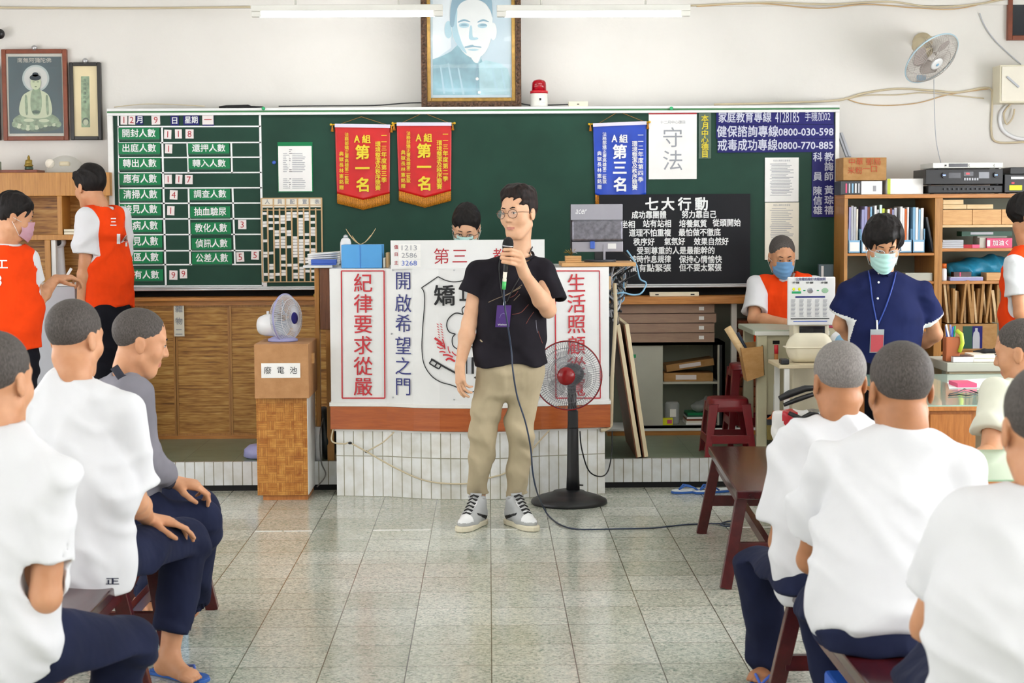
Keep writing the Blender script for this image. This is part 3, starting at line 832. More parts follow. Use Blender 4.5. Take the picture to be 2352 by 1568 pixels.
# ---------------------------------------------------------------- things hanging on the chalkboard
BF = BY + .008
def vtext(mb, s, px, ys, Y, empx, m, bold=.012, ppm=None):
    k = Y / FPX
    for ch, y in zip(s, ys): mb.text(ch, W(px, y, Y), empx * k, m, bold=bold)
def lsp(a, b, n): return [a + (b - a) * i / max(n - 1, 1) for i in range(n)]
def pennant(xl, xr, yt, yb, yp, apex, m, ink, label, c_right, c_right2, mid, ytr=None, fr=23):
    ytr = yt if ytr is None else ytr
    Yb = BF - .012
    t = thing('pennant', label, 'pennant', W((xl + xr) / 2, yp, Yb), 'award pennants on the chalkboard')
    P = lambda px, py, dy=0: W(px, py, Yb + dy)
    mb = MB()
    def cl(u, v):
        px = xl + 5 * v * (1 - u) + (xr - xl) * u - 1.0 * v * u
        top = yt + (ytr - yt) * u; bot = yb + (yp - yb) * (1 - abs(2 * u - 1))
        w = .004 * math.sin(u * 9 + v * 5) * v + .010 * max(0, v - .72) * math.sin(u * 14 + 1.5)
        return P(px, bot + (top - bot) * (1 - v), w * .9 + .004)
    mb.grid(cl, 40, 30, m)
    mb.build('cloth', t).modifiers.new('so', 'SOLIDIFY').thickness = .0015
    g = MB()
    def fg(u, v):
        px = xl + 5 * (1 - u) + (xr - xl) * u - u
        bot = yb + (yp - yb) * (1 - abs(2 * u - 1))
        return P(px, bot + fr * v, .002 * math.sin(u * 160) + .003)
    g.grid(fg, 120, 2, 'fringe'); g.build('fringe', t).modifiers.new('so', 'SOLIDIFY').thickness = .002
    g = MB().tube([P(xl - 9, yt + 1), P(xr + 7, ytr + 1)], .004, 'gold')
    for (x, y) in ((xl - 9, yt + 1), (xr + 7, ytr + 1)): g.ball(P(x, y), .008, 'gold', 10, 6)
    g.build('rod', t)
    g = MB(); g.beam(P(xl, yt + 3, -.004), P(xr, ytr + 3, -.004), .022, .006, 'satin_white', up=(0, 1, 0)); g.build('header_band', t)
    MB().tube([P(xl + 12, yt), P(*apex), P(xr - 6, ytr)], .0016, 'cord', 6).build('hanging_cord', t)
    for x, y in ((xl - 6, yt), (xr + 3, ytr)):
        MB().lathe([(.002, 0), (.004, -.012), (.010, -.045)], P(x, y + 1, -.003), (0, 0, 1), 'fringe', 10).build('tassel', t)
    q = MB(); Yt = Yb - .006
    w = xr - xl; cx = xl + w * .5
    q.text('A', W(cx - w * .10, yt + 34, Yt), .047 * 17 / 18, ink, w=.034, bold=.03); q.text('組', W(cx + w * .07, yt + 34, Yt), .052, ink, bold=.03)
    for ch, y in zip(mid, (yt + 64, yt + 101, yt + 139)): q.text(ch, W(cx, y, Yt), .088, ink, bold=.035)
    vtext(q, c_right, xl + w * .89, lsp(yt + 26, yt + 128, len(c_right)), Yt, 12, ink, .02)
    vtext(q, c_right2, xl + w * .78, lsp(yt + 46, yt + 146, len(c_right2)), Yt, 12, ink, .02)
    vtext(q, '法務部矯正署高雄第二監獄', xl + w * .215, lsp(yt + 24, yt + 133, 12), Yt, 9, ink, .015)
    vtext(q, '典獄長林憲銘贈', xl + w * .12, lsp(yt + 68, yt + 145, 7), Yt, 10, ink, .015)
    q.build('lettering', t)
pennant(769, 896, 285, 444, 459, (830, 268), 'satin_red', 'yellow_ink', 'red satin pennant with yellow lettering and fringe, nearer the tally table', '一一三年度第三季', '環境整潔及秩序競賽', '第一名', 287)
pennant(911, 1037, 282, 438, 454, (972, 259), 'satin_red', 'yellow_ink', 'red satin pennant with yellow lettering, nearer the middle of the chalkboard', '一一三年度第二季', '環境整潔及秩序競賽', '第一名', 282)
pennant(1362, 1485, 284, 446, 468, (1421, 256), 'satin_blue', 'white_letter', 'blue satin pennant with white lettering, hanging above the black board', '一一二年度第四季', '環境整潔及秩序競賽', '第三名', 279)
def sheet(x0, y0, x1, y1, m, name, label, cat, th=.004, Yf=None, extra=None, group=None, bevel=0):
    Yf = BF if Yf is None else Yf
    a, b = W(x0, y0, Yf), W(x1, y1, Yf)
    mb = MB().box((a.x, Yf - th, b.z), (b.x, Yf, a.z), m)
    if extra: extra(mb, Yf - th, a, b)
    return mb.build(name, label=label, cat=cat, group=group, bevel=bevel)
def ex(mb, Y, a, b):
    mb.box((a.x, Y - .001, a.z - .016), (b.x, Y, a.z), 'red_ink')
    mb.text('守', W(1545, 315, Y), .128, 'grey_ink', bold=-.012); mb.text('法', W(1545, 368, Y), .128, 'grey_ink', bold=-.012)
    mb.text('十二月中心德目', W(1545, 281, Y), .022, 'grey_ink', w=.16, bold=0)
sheet(1490, 257, 1600, 411, 'paper', 'poster', 'white poster with a red top edge and two large grey characters', 'poster', extra=ex)
def ex(mb, Y, a, b): vtext(mb, '本月中心德目', 1619, (272, 289, 306, 321, 337, 354), Y, 16, 'yellow_ink', .02)
sheet(1605, 258, 1633, 364, 'clear_film', 'lettered_strip', 'clear vertical strip with yellow characters beside the navy signs', 'sign', extra=ex)
def ex(mb, Y, a, b):
    mb.text('家庭教育專線', W(1711, 270, Y), .068, 'pale_letter', w=.34, bold=.02); mb.text('4128185', W(1808, 269, Y), .068, 'pale_letter', w=.155, bold=.0); mb.text('手機加02', W(1878, 268, Y), .062, 'pale_letter', w=.165, bold=.0)
sheet(1645, 255, 1915, 285, 'plate_navy', 'hotline_sign', 'long navy hotline sign, topmost of the three stacked signs', 'sign', extra=ex, group='navy hotline signs')
def ex(mb, Y, a, b): mb.text('健保諮詢專線', W(1717, 303, Y), .072, 'pale_letter', w=.395, bold=.02); mb.text('0800-030-598', W(1851, 303, Y), .046, 'pale_letter', w=.355, bold=.02)
sheet(1645, 287, 1916, 317, 'plate_navy', 'hotline_sign', 'long navy hotline sign, middle one of the three stacked signs', 'sign', extra=ex, group='navy hotline signs')
def ex(mb, Y, a, b): mb.text('戒毒成功專線', W(1717, 334, Y), .072, 'pale_letter', w=.385, bold=.02); mb.text('0800-770-885', W(1850, 334, Y), .046, 'pale_letter', w=.355, bold=.02)
sheet(1648, 319, 1917, 349, 'plate_navy', 'hotline_sign', 'long navy hotline sign, lowest of the three stacked signs', 'sign', extra=ex, group='navy hotline signs')
def ex(mb, Y, a, b):
    vtext(mb, '科員陳信雄', 1878, (360, 405, 438, 460, 482), Y, 20, 'pale_letter', .02); vtext(mb, '教誨師黃琮禧', 1904, (360, 382, 405, 436, 459, 482), Y, 20, 'pale_letter', .02)
sheet(1865, 350, 1915, 498, 'plate_navy', 'staff_sign', 'tall navy sign with two columns of white characters', 'sign', extra=ex)
def plines(y0, y1, x0, x1, step, sd):
    def ex(mb, Y, a, b):
        r_ = random.Random(sd); y = y0
        mb.text('收容人輔導注意事項', W((x0 + x1) / 2, y0 - 7, Y), .013, 'grey_ink', w=.11, bold=0)
        while y < y1:
            p, q = W(x0 + r_.uniform(0, 5), y, Y), W(x1 - r_.uniform(0, 18), y + 1.1, Y)
            mb.box((p.x, Y - .0006, q.z), (q.x, Y, p.z), 'grey_ink'); y += step
    return ex
sheet(1757, 362, 1834, 463, 'paper', 'printed_sheet', 'upper white printed sheet on the chalkboard beside the black board', 'paper', extra=plines(376, 450, 1768, 1823, 3.4, 1), group='printed sheets')
sheet(1757, 465, 1834, 596, 'paper_warm', 'printed_sheet', 'lower white printed sheet, right under its twin on the chalkboard', 'paper', extra=plines(478, 580, 1768, 1823, 4.2, 2), group='printed sheets')
def ex(mb, Y, a, b):
    k = Y / FPX
    for ch, x in zip('七大行動', (1497, 1534, 1572, 1611)): mb.text(ch, W(x, 468, Y), 29 * k, 'white_letter', bold=.03)
    for s, xa, xb, y in (('成功靠團體', 1451, 1530, 494), ('努力靠自己', 1566, 1645, 493), ('坐有坐相', 1393, 1458, 516), ('站有站相', 1477, 1541, 514), ('培養氣質', 1560, 1623, 514), ('從頭開始', 1637, 1701, 512),
                         ('道理不怕重複', 1445, 1541, 535), ('最怕做不徹底', 1559, 1655, 534), ('秩序好', 1455, 1503, 556), ('氣氛好', 1526, 1573, 555), ('效果自然好', 1594, 1673, 555), ('受到尊重的人是最能幹的', 1463, 1641, 576),
                         ('按時作息規律', 1447, 1541, 596), ('保持心情愉快', 1560, 1658, 596), ('時間有點緊張', 1430, 1541, 616), ('但不要太緊張', 1560, 1657, 615)):
        mb.text(s, W((xa + xb) / 2, y, Y), 17 * k, 'white_letter', w=(xb - xa) * k, bold=.025)
a = sheet(1376, 447, 1722, 655, 'black_board', 'slogan_board', 'black board with white lines of characters under the blue pennant', 'board', th=.010, Yf=BF - .012, extra=ex)

# ---------------------------------------------------------------- along the top of the chalkboard
def frame_box(mb, x0, x1, z0, z1, Y0, Y1, w, m, w2=None):
    w2 = w2 or w
    mb.box((x0, Y0, z0), (x0 + w, Y1, z1), m).box((x1 - w, Y0, z0), (x1, Y1, z1), m).box((x0 + w, Y0, z0), (x1 - w, Y1, z0 + w2), m).box((x0 + w, Y0, z1 - w2), (x1 - w, Y1, z1), m)
PY = BY + .03
pa, pb = W(968, 243, PY), W(1196, -75, PY)
pa.z = bz1
t = thing('portrait_picture', 'large framed blue-toned portrait of a short-haired man in a buttoned jacket', 'picture', ((pa.x + pb.x) / 2, PY, pa.z))
mb = MB(); frame_box(mb, pa.x, pb.x, pa.z, pb.z, PY, PY + .045, .038, 'carved_frame')
rs = random.Random(5)
for side in (0, 1):
    zz = pa.z + .03
    while zz < pb.z - .02:
        mb.ball((pa.x + .018 if side == 0 else pb.x - .018, PY + .002, zz), (.013, .008, .017), 'carved_frame', 8, 6); zz += .045
xx = pa.x + .05
while xx < pb.x - .03:
    mb.ball((xx, PY + .002, pa.z + .018), (.019, .008, .012), 'carved_frame', 8, 6); mb.ball((xx, PY + .002, pb.z - .018), (.019, .008, .012), 'carved_frame', 8, 6); xx += .05
mb.build('carved_frame', t, bevel=.004)
mb = MB(); frame_box(mb, pa.x + .036, pb.x - .036, pa.z + .036, pb.z - .036, PY + .004, PY + .04, .026, 'gold_frame'); mb.build('gilt_inner_frame', t, bevel=.006)
# the picture itself is flat: shapes laid on the print
IY = PY + .02
mb = MB().box((pa.x + .06, IY, pa.z + .06), (pb.x - .06, IY + .01, pb.z - .06), 'portrait_bg')
def shp(pts, m, lv):
    P_ = [W(x, y, IY - .0007 * lv) for x, y in pts]
    mb.prism(P_, (0, .0006, 0), m)
def ellp(cx, cy, rx, ry, a0=0, a1=360, n=36, rot=0):
    o = []
    for i in range(n):
        t_ = R(a0 + (a1 - a0) * i / (n - 1 if a1 - a0 < 360 else n)); x, y = rx * math.cos(t_), ry * math.sin(t_)
        o.append((cx + x * math.cos(rot) - y * math.sin(rot), cy + x * math.sin(rot) + y * math.cos(rot)))
    return o
def smooth_poly(pts, n=6):
    o = []; L = len(pts)
    for i in range(L):
        p0, p1, p2, p3 = pts[i - 1], pts[i], pts[(i + 1) % L], pts[(i + 2) % L]
        for k in range(n):
            t_ = k / n
            o.append(tuple(.5 * (2 * p1[j] + (p2[j] - p0[j]) * t_ + (2 * p0[j] - 5 * p1[j] + 4 * p2[j] - p3[j]) * t_ ** 2 + (3 * p1[j] - p0[j] - 3 * p2[j] + p3[j]) * t_ ** 3) for j in (0, 1)))
    return o
cl = lambda P_: [(min(max(x, 994), 1172), min(max(y, -58), 218)) for x, y in P_]
shp(cl([(992, -60), (1040, -60), (1035, 60), (1036, 110), (992, 140)]), 'portrait_bg2', 1)
shp(cl([(992, 136), (1012, 130), (1036, 118), (1052, 102), (1100, 122), (1110, 146), (1106, 220), (992, 220)]), 'p_coat', 2)
shp(cl([(1100, 146), (1116, 138), (1150, 146), (1166, 158), (1176, 180), (1176, 220), (1102, 220)]), 'p_coat2', 3)
shp(smooth_poly([(1046, 96), (1062, 112), (1084, 132), (1098, 146), (1106, 130), (1106, 118), (1080, 100)]), 'p_shade', 4)
shp(smooth_poly([(1064, 90), (1082, 132), (1092, 144), (1100, 140), (1108, 112), (1100, 96)]), 'p_face', 4.5)
shp(ellp(1030, 68, 9, 20), 'p_shade', 4); shp(ellp(1133, 72, 8, 20), 'p_face', 4)
shp(smooth_poly([(1040, 0), (1036, 40), (1040, 86), (1056, 110), (1072, 127), (1092, 134), (1111, 124), (1126, 96), (1131, 50), (1128, 0), (1085, -26)]), 'p_face', 5)
shp(smooth_poly([(1040, 10), (1037, 40), (1041, 86), (1058, 112), (1072, 122), (1060, 96), (1050, 60), (1050, 20)]), 'p_shade', 6)
shp(cl(smooth_poly([(1034, 55), (1036, 10), (1050, -24), (1085, -40), (1118, -26), (1130, 4), (1131, 40), (1126, 24), (1112, 6), (1086, -2), (1060, 6), (1048, 26), (1042, 60)])), 'p_dark', 7)
shp(ellp(1066, 58, 12, 6), 'p_shade', 7); shp(ellp(1108, 59, 11, 5.5), 'p_shade', 7)
for (cx, w_) in ((1066, 13), (1110, 12)):
    shp(smooth_poly([(cx - w_, 49), (cx, 44), (cx + w_, 49), (cx + w_, 51), (cx, 48.5), (cx - w_, 52)]), 'p_dark', 8)
    shp(smooth_poly([(cx - 9, 58), (cx, 54.5), (cx + 9, 58), (cx, 60)]), 'p_dark', 8)
shp(smooth_poly([(1080, 60), (1077, 86), (1084, 92), (1098, 90), (1096, 86), (1086, 84), (1084, 62)]), 'p_shade', 8)
shp(smooth_poly([(1068, 107), (1084, 103), (1090, 105), (1104, 107), (1104, 109.5), (1088, 108), (1070, 110)]), 'p_dark', 8)
shp(smooth_poly([(1074, 114), (1088, 112), (1100, 114), (1088, 117)]), 'p_shade', 8)
for a0 in ((1097, 148, 1094, 180), (1094, 180, 1096, 218)): shp([(a0[0] - 1, a0[1]), (a0[0] + 1, a0[1]), (a0[2] + 1, a0[3]), (a0[2] - 1, a0[3])], 'p_dark', 5)
for p in ((1096, 181), (1101, 212)): shp(ellp(p[0], p[1], 3.5, 3.5), 'p_light', 7)
for (xa, ya, xb, yb_) in ((1010, 150, 1018, 215), (1028, 145, 1040, 216), (1050, 150, 1062, 217), (1128, 150, 1140, 216), (1150, 158, 1160, 216)):
    shp([(xa, ya), (xa + 3, ya), (xb + 5, yb_), (xb, yb_)], 'p_shade', 4)
mb.build('portrait_print', t)
MB().box((pa.x + .06, IY - .012, pa.z + .06), (pb.x - .06, IY - .010, pb.z - .06), 'pane_glass' if 'pane_glass' in MATS else M('pane_glass', 'ffffff', .02, alpha=.035)).build('glass_pane', t)
# beacon, adapter, cloth roll
zt = bz1
t = thing('beacon_light', 'red rotating beacon light standing on top of the chalkboard', 'lamp', W(1241, 240, PY + .02)); o = V((X_(1241, PY + .02), PY + .03, zt))
MB().lathe([(.052, 0), (.056, .01), (.054, .085), (.05, .09)], o, (0, 0, 1), 'lamp_white', 28).build('base_housing', t)
MB().lathe([(.058, .088), (.058, .104), (.048, .106)], o, (0, 0, 1), 'bright_red', 28).build('dome_collar', t)
MB().lathe([(.047, .1), (.046, .14), (.044, .158), (.035, .17), (.018, .177), (.002, .179)], o, (0, 0, 1), 'red_glass', 28).build('red_dome', t)
MB().lathe([(.02, .1), (.03, .11), (.028, .15), (.01, .155)], o, (0, 0, 1), 'silver', 16).build('reflector', t)
MB().box(o + V((-.0, -.058, .03)), o + V((.035, -.05, .065)), 'white_gloss').box(o + V((.0, -.059, .04)), o + V((.012, -.057, .054)), 'black_ink').build('rating_label', t)
MB().box((X_(1308, PY), PY, zt), (X_(1352, PY), PY + .06, zt + .033), 'cream_plastic').box((X_(1327, PY), PY - .002, zt + .013), (X_(1332, PY), PY, zt + .019), 'black_ink').build('adapter_box', label='small cream adapter box on top of the chalkboard beside the beacon', cat='box', bevel=.004)
mb = MB(); pts = [W(x, y, PY + .02) for x, y in ((503, 242), (520, 240), (545, 241), (570, 239), (577, 242), (605, 243))]
mb.tube([V((p.x, p.y, zt + .010)) for p in pts], [.006, .013, .014, .016, .008, .004], 'soft_black', 10)
mb.build('rolled_cloth', label='rolled black cloth lying on the chalkboard above the table', cat='cloth')

def cable(pts, r, m, name, label, Y=None, grp=None, parent=None, seg=8, cat='cable'):
    P_ = [W(p[0], p[1], (p[2] if len(p) > 2 else Y)) if not isinstance(p, Vector) else p for p in pts]
    Q = []
    for i in range(len(P_) - 1):
        p0, p1, p2, p3 = P_[max(i - 1, 0)], P_[i], P_[i + 1], P_[min(i + 2, len(P_) - 1)]
        for k in range(6):
            t_ = k / 6
            Q.append(.5 * (2 * p1 + (p2 - p0) * t_ + (2 * p0 - 5 * p1 + 4 * p2 - p3) * t_ ** 2 + (3 * p1 - p0 - 3 * p2 + p3) * t_ ** 3))
    Q.append(P_[-1])
    return MB().tube(Q, r, m, seg).build(name, parent, label=label, cat=cat if label else None, group=grp)
WY = ROOM_B - .012
cable([(640, 244, PY), (760, 243, PY), (860, 242, PY + .02), (930, 237, PY + .03), (968, 236, PY + .08)], .004, 'cable_black', 'power_cable', 'thin black cable on the chalkboard running to the portrait frame')
cable([(1196, 238, PY + .08), (1215, 241, PY + .05), (1228, 242, PY + .09), (1300, 240, PY + .1), (1308, 240, PY + .05)], .004, 'cable_black', 'power_cable', 'short dark cable between the portrait frame, the beacon and the adapter')
cable([(262, 246, BY + .05), (330, 239, BY + .06), (400, 240, BY + .06), (470, 244, BY + .06)], .003, 'cable_cream', 'loose_cord', 'thin tan cord arching over the left end of the chalkboard', cat='cord')
ZC = W(1176, 17, ROOM_B).z
cable([(-60, 17, WY - .03), (300, 19, WY - .03), (575, 16, WY - .03)], .007, 'cable_cream', 'wall_conduit', 'thin conduit crossing the wall left of the tube lights')
cable([(1585, 13, WY - .03), (1760, 6, WY - .03), (1900, 10, WY - .03), (2040, 4, WY - .03), (2140, 16, WY - .02), (2240, 10, WY - .03), (2330, -6, WY - .03)], .006, 'cable_cream', 'wall_cable', 'cream cable sagging along the top of the wall above the wall fan')
cable([(1600, 15, WY - .03), (1740, 8, WY - .03), (1880, 19, WY - .02), (1990, 10, WY - .03), (2100, 18, WY - .02), (2200, 20, WY - .02), (2300, -4, WY - .03)], .004, 'tape', 'wall_cable', 'thin tan cable twined along the top of the wall above the wall fan')
cable([(1640, 240, BY + .05), (1800, 236, BY + .08), (1925, 230, WY - .02), (1985, 214, WY), (2060, 204, WY), (2140, 208, WY), (2200, 212, WY), (2270, 202, WY), (2279, 230, WY), (2277, 300, WY), (2290, 326, WY), (2352, 326, WY)], .007, 'cable_cream', 'wall_cable', 'thick cream cable running from the chalkboard corner to the switch box')
cable([(1925, 232, WY), (1990, 219, WY), (2060, 218, WY), (2120, 213, WY), (2190, 219, WY), (2260, 226, WY)], .004, 'cable_cream', 'wall_cable', 'thin cream cable looping just under the thick one below the wall fan')
cable([(1940, 225, WY), (1980, 238, WY), (2040, 242, WY), (2110, 236, WY), (2175, 218, WY), (2240, 208, WY), (2270, 204, WY)], .0035, 'tape', 'wall_cable', 'brown cord hanging lowest of the cables under the wall fan')
cable([(2250, 30, WY), (2262, 60, WY), (2290, 98, WY), (2345, 148, WY)], .004, 'pale_grey', 'wall_cable', 'grey cable slanting down the wall to the switch box')
cable([(2318, 238, WY), (2298, 262, WY), (2302, 296, WY), (2330, 316, WY), (2362, 320, WY)], .013, 'white_plastic', 'coiled_hose', 'thick white coiled hose hanging under the switch box', cat='hose')
cable([(2322, 238, WY - .02), (2306, 260, WY - .02), (2312, 285, WY - .02), (2326, 270, WY - .02), (2330, 250, WY - .02)], .006, 'cable_cream', 'coiled_cable', 'thin cream cable coil inside the white hose loop')
cable([(2145, 182, WY - .15), (2146, 240, WY - .1), (2150, 320, WY - .06), (2161, 374, WY - .03)], .0028, 'pale_grey', 'power_cable', 'grey power cord hanging from the wall fan to the amplifier', cat='cord')
# switch box
a, b = W(2297, 149, WY - .16), W(2372, 236, WY - .16)
t = thing('switch_box', 'cream electrical switch box on the wall in the right corner', 'electrical box', ((a.x + b.x) / 2, WY, b.z))
MB().box((a.x, WY - .16, b.z), (b.x, ROOM_B, a.z), 'cream_plastic').build('box_body', t, bevel=.005)
MB().box((a.x + .01, WY - .168, b.z + .01), (b.x - .01, WY - .16, a.z - .01), 'paper_warm').build('box_door', t, bevel=.003)
MB().beam(W(2313, 176, WY - .175), W(2340, 200, WY - .175), .012, .012, 'pale_grey').build('door_handle', t)
# framed picture at the right edge, round camera at the left edge
a, b = W(2316, -30, WY - .02), W(2400, 92, WY - .02)
t = thing('framed_picture', 'dark picture in a red-brown frame high in the right corner', 'picture', ((a.x + b.x) / 2, WY, b.z))
mb = MB(); frame_box(mb, a.x, b.x, b.z, a.z, WY - .03, ROOM_B, .03, 'picture_wood'); mb.build('frame', t, bevel=.003)
MB().box((a.x + .02, WY - .01, b.z + .02), (b.x - .02, ROOM_B, a.z - .02), 'screen_dark').build('picture_print', t)
t = thing('dome_camera', 'round black camera on a white bracket at the left edge of the wall', 'camera', W(0, 92, WY))
MB().box(W(-14, 58, WY - .05), V((X_(6, WY), ROOM_B, Z_(66, WY, 0))), 'white_plastic').build('bracket', t, bevel=.003)
MB().ball(W(-1, 78, WY - .05), .034, 'black_plastic').build('camera_ball', t)

# buddha picture and scroll picture
def pic(x0, y0, x1, y1, m, w, label, name, depth=.04, inner=None, inm='mat_white'):
    Yp = ROOM_B - depth
    a, b = W(x0, y0, Yp), W(x1, y1, Yp)
    t = thing(name, label, 'picture', ((a.x + b.x) / 2, Yp, b.z))
    mb = MB(); frame_box(mb, a.x, b.x, b.z, a.z, Yp, ROOM_B, w, m); mb.build('frame', t, bevel=.004)
    p = MB().box((a.x + w * .8, Yp + .015, b.z + w * .8), (b.x - w * .8, ROOM_B, a.z - w * .8), inm)
    inner(p, Yp + .015); p.build('picture_print', t)
    MB().lathe([(.018, 0), (.018, .01), (.008, .02)], W((x0 + x1) / 2, y0 - 3, Yp + .01), (0, -1, 0), 'silver', 12).build('hanging_hook', t)
    MB().box((a.x + w * .8, Yp + .006, b.z + w * .8), (b.x - w * .8, Yp + .007, a.z - w * .8), 'pane_glass').build('glass_pane', t)
    return t
def flat(mb, pts, Y, lv, m): mb.prism([W(x, y, Y - .0007 * lv) for x, y in pts], (0, .0006, 0), m)
def buddha(p, Y):
    flat(p, [(18, 130), (141, 130), (146, 306), (22, 307)], Y, 1, 'buddha_bg')
    flat(p, ellp(82, 180, 31, 31), Y, 2, 'halo'); flat(p, ellp(82, 180, 27, 27), Y, 3, 'halo2')
    p.text('南無阿彌陀佛', W(79, 139, Y - .002), .030, 'mat_white', w=.22, bold=0)
    flat(p, ellp(84, 290, 55, 13), Y, 4, 'jade_dark')
    for i in range(11): flat(p, ellp(34 + i * 10, 288 + 5 * math.sin(i * .314 * 2 - .6), 7, 7), Y, 5 if i % 2 else 6, 'jade_light' if i % 2 else 'jade')
    flat(p, smooth_poly([(30, 276), (48, 262), (82, 256), (118, 262), (136, 276), (120, 284), (84, 288), (46, 284)]), Y, 7, 'jade')
    flat(p, smooth_poly([(50, 224), (66, 210), (82, 206), (100, 210), (114, 224), (118, 262), (84, 272), (46, 262)]), Y, 8, 'jade_light')
    flat(p, smooth_poly([(74, 208), (92, 208), (96, 240), (90, 262), (76, 262), (70, 240)]), Y, 9, 'jade')
    for (x, y) in ((60, 240), (108, 240)): flat(p, smooth_poly([(x - 3, y - 18), (x + 2, y - 18), (x + 4, y + 20), (x - 1, y + 20)]), Y, 10, 'jade')
    flat(p, ellp(83, 257, 9, 4), Y, 11, 'jade_dark')
    flat(p, ellp(101, 277, 12, 4), Y, 11, 'jade_light'); flat(p, ellp(66, 276, 12, 4), Y, 11, 'jade_light')
    flat(p, [(76, 196), (90, 196), (92, 212), (74, 212)], Y, 12, 'jade')
    flat(p, ellp(82, 190, 12, 16), Y, 13, 'jade_light'); flat(p, ellp(81, 178, 13, 7), Y, 14, 'dark_hair'); flat(p, ellp(81, 171, 7, 5), Y, 14, 'dark_hair')
    for x in (77, 87): flat(p, ellp(x, 188, 3, .8), Y, 15, 'jade_dark')
    flat(p, ellp(82, 199, 2.5, .8), Y, 15, 'jade_dark')
pic(2, 113, 157, 322, 'picture_wood', .028, 'brown-framed picture of a seated jade Buddha with a pale halo', 'buddha_picture', inner=buddha)
def scroll(p, Y):
    flat(p, [(176, 168), (212, 168), (214, 298), (178, 299)], Y, 1, 'scroll_cream')
    flat(p, [(186, 175), (205, 175), (207, 292), (187, 292)], Y, 2, 'scroll_green'); flat(p, ellp(197, 279, 8, 9), Y, 3, 'jade_dark'); flat(p, ellp(197, 281, 6, 7), Y, 4, 'jade_light')
    for ch, y in zip('南無阿彌陀佛', (184, 194, 204, 214, 224, 234)): p.text(ch, W(195, y, Y - .002), .020, 'jade_dark', bold=0)
pic(158, 143, 234, 321, 'black_lacquer', .024, 'narrow black-framed picture with a green scroll on a cream mount', 'scroll_picture', inner=scroll, inm='scroll_cream')
pic(-60, 150, 0, 322, 'black_lacquer', .024, 'black picture frame cut off by the left edge of the photo', 'edge_picture', inner=lambda p, Y: None, inm='scroll_cream')

# ---------------------------------------------------------------- fans
def cage(t, c, n, rad, dep, nsp, m_wire, m_ring, up=(0, 0, 1), front=True, back=True, ringr=.004, wr=.0010):
    c, n = V(c), V(n).normalized(); u = V(up); u = (u - n * u.dot(n)).normalized(); v = n.cross(u)
    for sgn, ok, nm in ((1, front, 'front_grille'), (-1, back, 'rear_grille')):
        if not ok: continue
        mb = MB()
        for i in range(nsp):
            a = 2 * math.pi * i / nsp; e = u * math.cos(a) + v * math.sin(a); e2 = u * math.cos(a + .25) + v * math.sin(a + .25)
            mb.tube([c + n * sgn * dep + e2 * rad * .2, c + n * sgn * dep * .96 + e2 * rad * .45 + (e - e2) * rad * .2, c + n * sgn * dep * .7 + e * rad * .8, c + e * rad], wr, m_wire, 4, cap=False)
        for (rr, hh) in ((.98, .06), (.8, .68), (.55, .93)):
            mb.tube([c + n * sgn * dep * hh + (u * math.cos(a) + v * math.sin(a)) * rad * rr for a in [2 * math.pi * i / 48 for i in range(48)]], wr * 1.2, m_wire, 5, closed=True)
        mb.build(nm, t)
    MB().tube([c + (u * math.cos(a) + v * math.sin(a)) * rad for a in [2 * math.pi * i / 56 for i in range(56)]], ringr, m_ring, 8, closed=True).build('grille_ring', t)
    return u, v
def blades(t, c, n, rad, num, m, up=(0, 0, 1), a0=.3, w=.5):
    c, n = V(c), V(n).normalized(); u = V(up); u = (u - n * u.dot(n)).normalized(); v = n.cross(u)
    for i in range(num):
        aa = a0 + 2 * math.pi * i / num
        def fn(p, q):
            r = rad * (.18 + .72 * p); a = aa + (q - .5) * 2 * w * (.6 + .7 * math.sin(math.pi * min(p * .9 + .1, 1))) * .9
            return c + (u * math.cos(a) + v * math.sin(a)) * r + n * ((q - .5) * .05 * (1 - .3 * p))
        MB().grid(fn, 8, 8, m).build('fan_blade', t).modifiers.new('so', 'SOLIDIFY').thickness = .002
M('blade_clear', 'cfdcea', .2, alpha=.55); M('blade_grey', 'b9ada8', .3, alpha=.8); M('blade_dark', '5a5d65', .3, alpha=.16); M('wire_white', 'dddde2', .35); M('wire_warm', 'b5ada6', .4); M('ring_pale', 'b4cfda', .4); M('wire_grey', '77787e', .4, .5)
def ax3(c, ax, prof, m, name, t, seg=28, **k): MB().lathe(prof, c, ax, m, seg).build(name, t, **k)
# wall fan
fc = W(2140, 134, ROOM_B - .38); fn_ = V((.42, -.60, -.68)).normalized()
t = thing('wall_fan', 'white wall fan tilted downward with a pale blue ring, high on the wall', 'fan', V((fc.x, ROOM_B, fc.z - .2)))
ax3(W(2118, 98, ROOM_B), (0, -1, 0), [(.065, 0), (.065, .02), (.03, .05), (.025, .2)], 'beige', 'wall_bracket', t)
ax3(fc - fn_ * .17, fn_, [(.03, 0), (.052, .02), (.056, .08), (.045, .12)], 'beige', 'motor_housing', t)
MB().tube([W(2118, 98, ROOM_B - .16), fc - fn_ * .14], .022, 'beige', 12).build('neck', t)
cage(t, fc, fn_, .195, .055, 72, 'wire_warm', 'ring_pale', wr=.0012, ringr=.005)
blades(t, fc - fn_ * .01, fn_, .165, 3, 'blade_grey', w=.55, a0=-.5)
ax3(fc + fn_ * .045, fn_, [(.04, 0), (.045, .006), (.044, .016), (.03, .02)], 'white_gloss', 'front_badge', t)
ax3(fc + fn_ * .066, fn_, [(.012, 0), (.012, .001), (.001, .0012)], 'cable_light_blue', 'badge_mark', t, 5)
MB().box(W(2108, 172, ROOM_B - .2), W(2124, 188, ROOM_B - .16), 'cable_light_blue').build('control_box', t, bevel=.006)

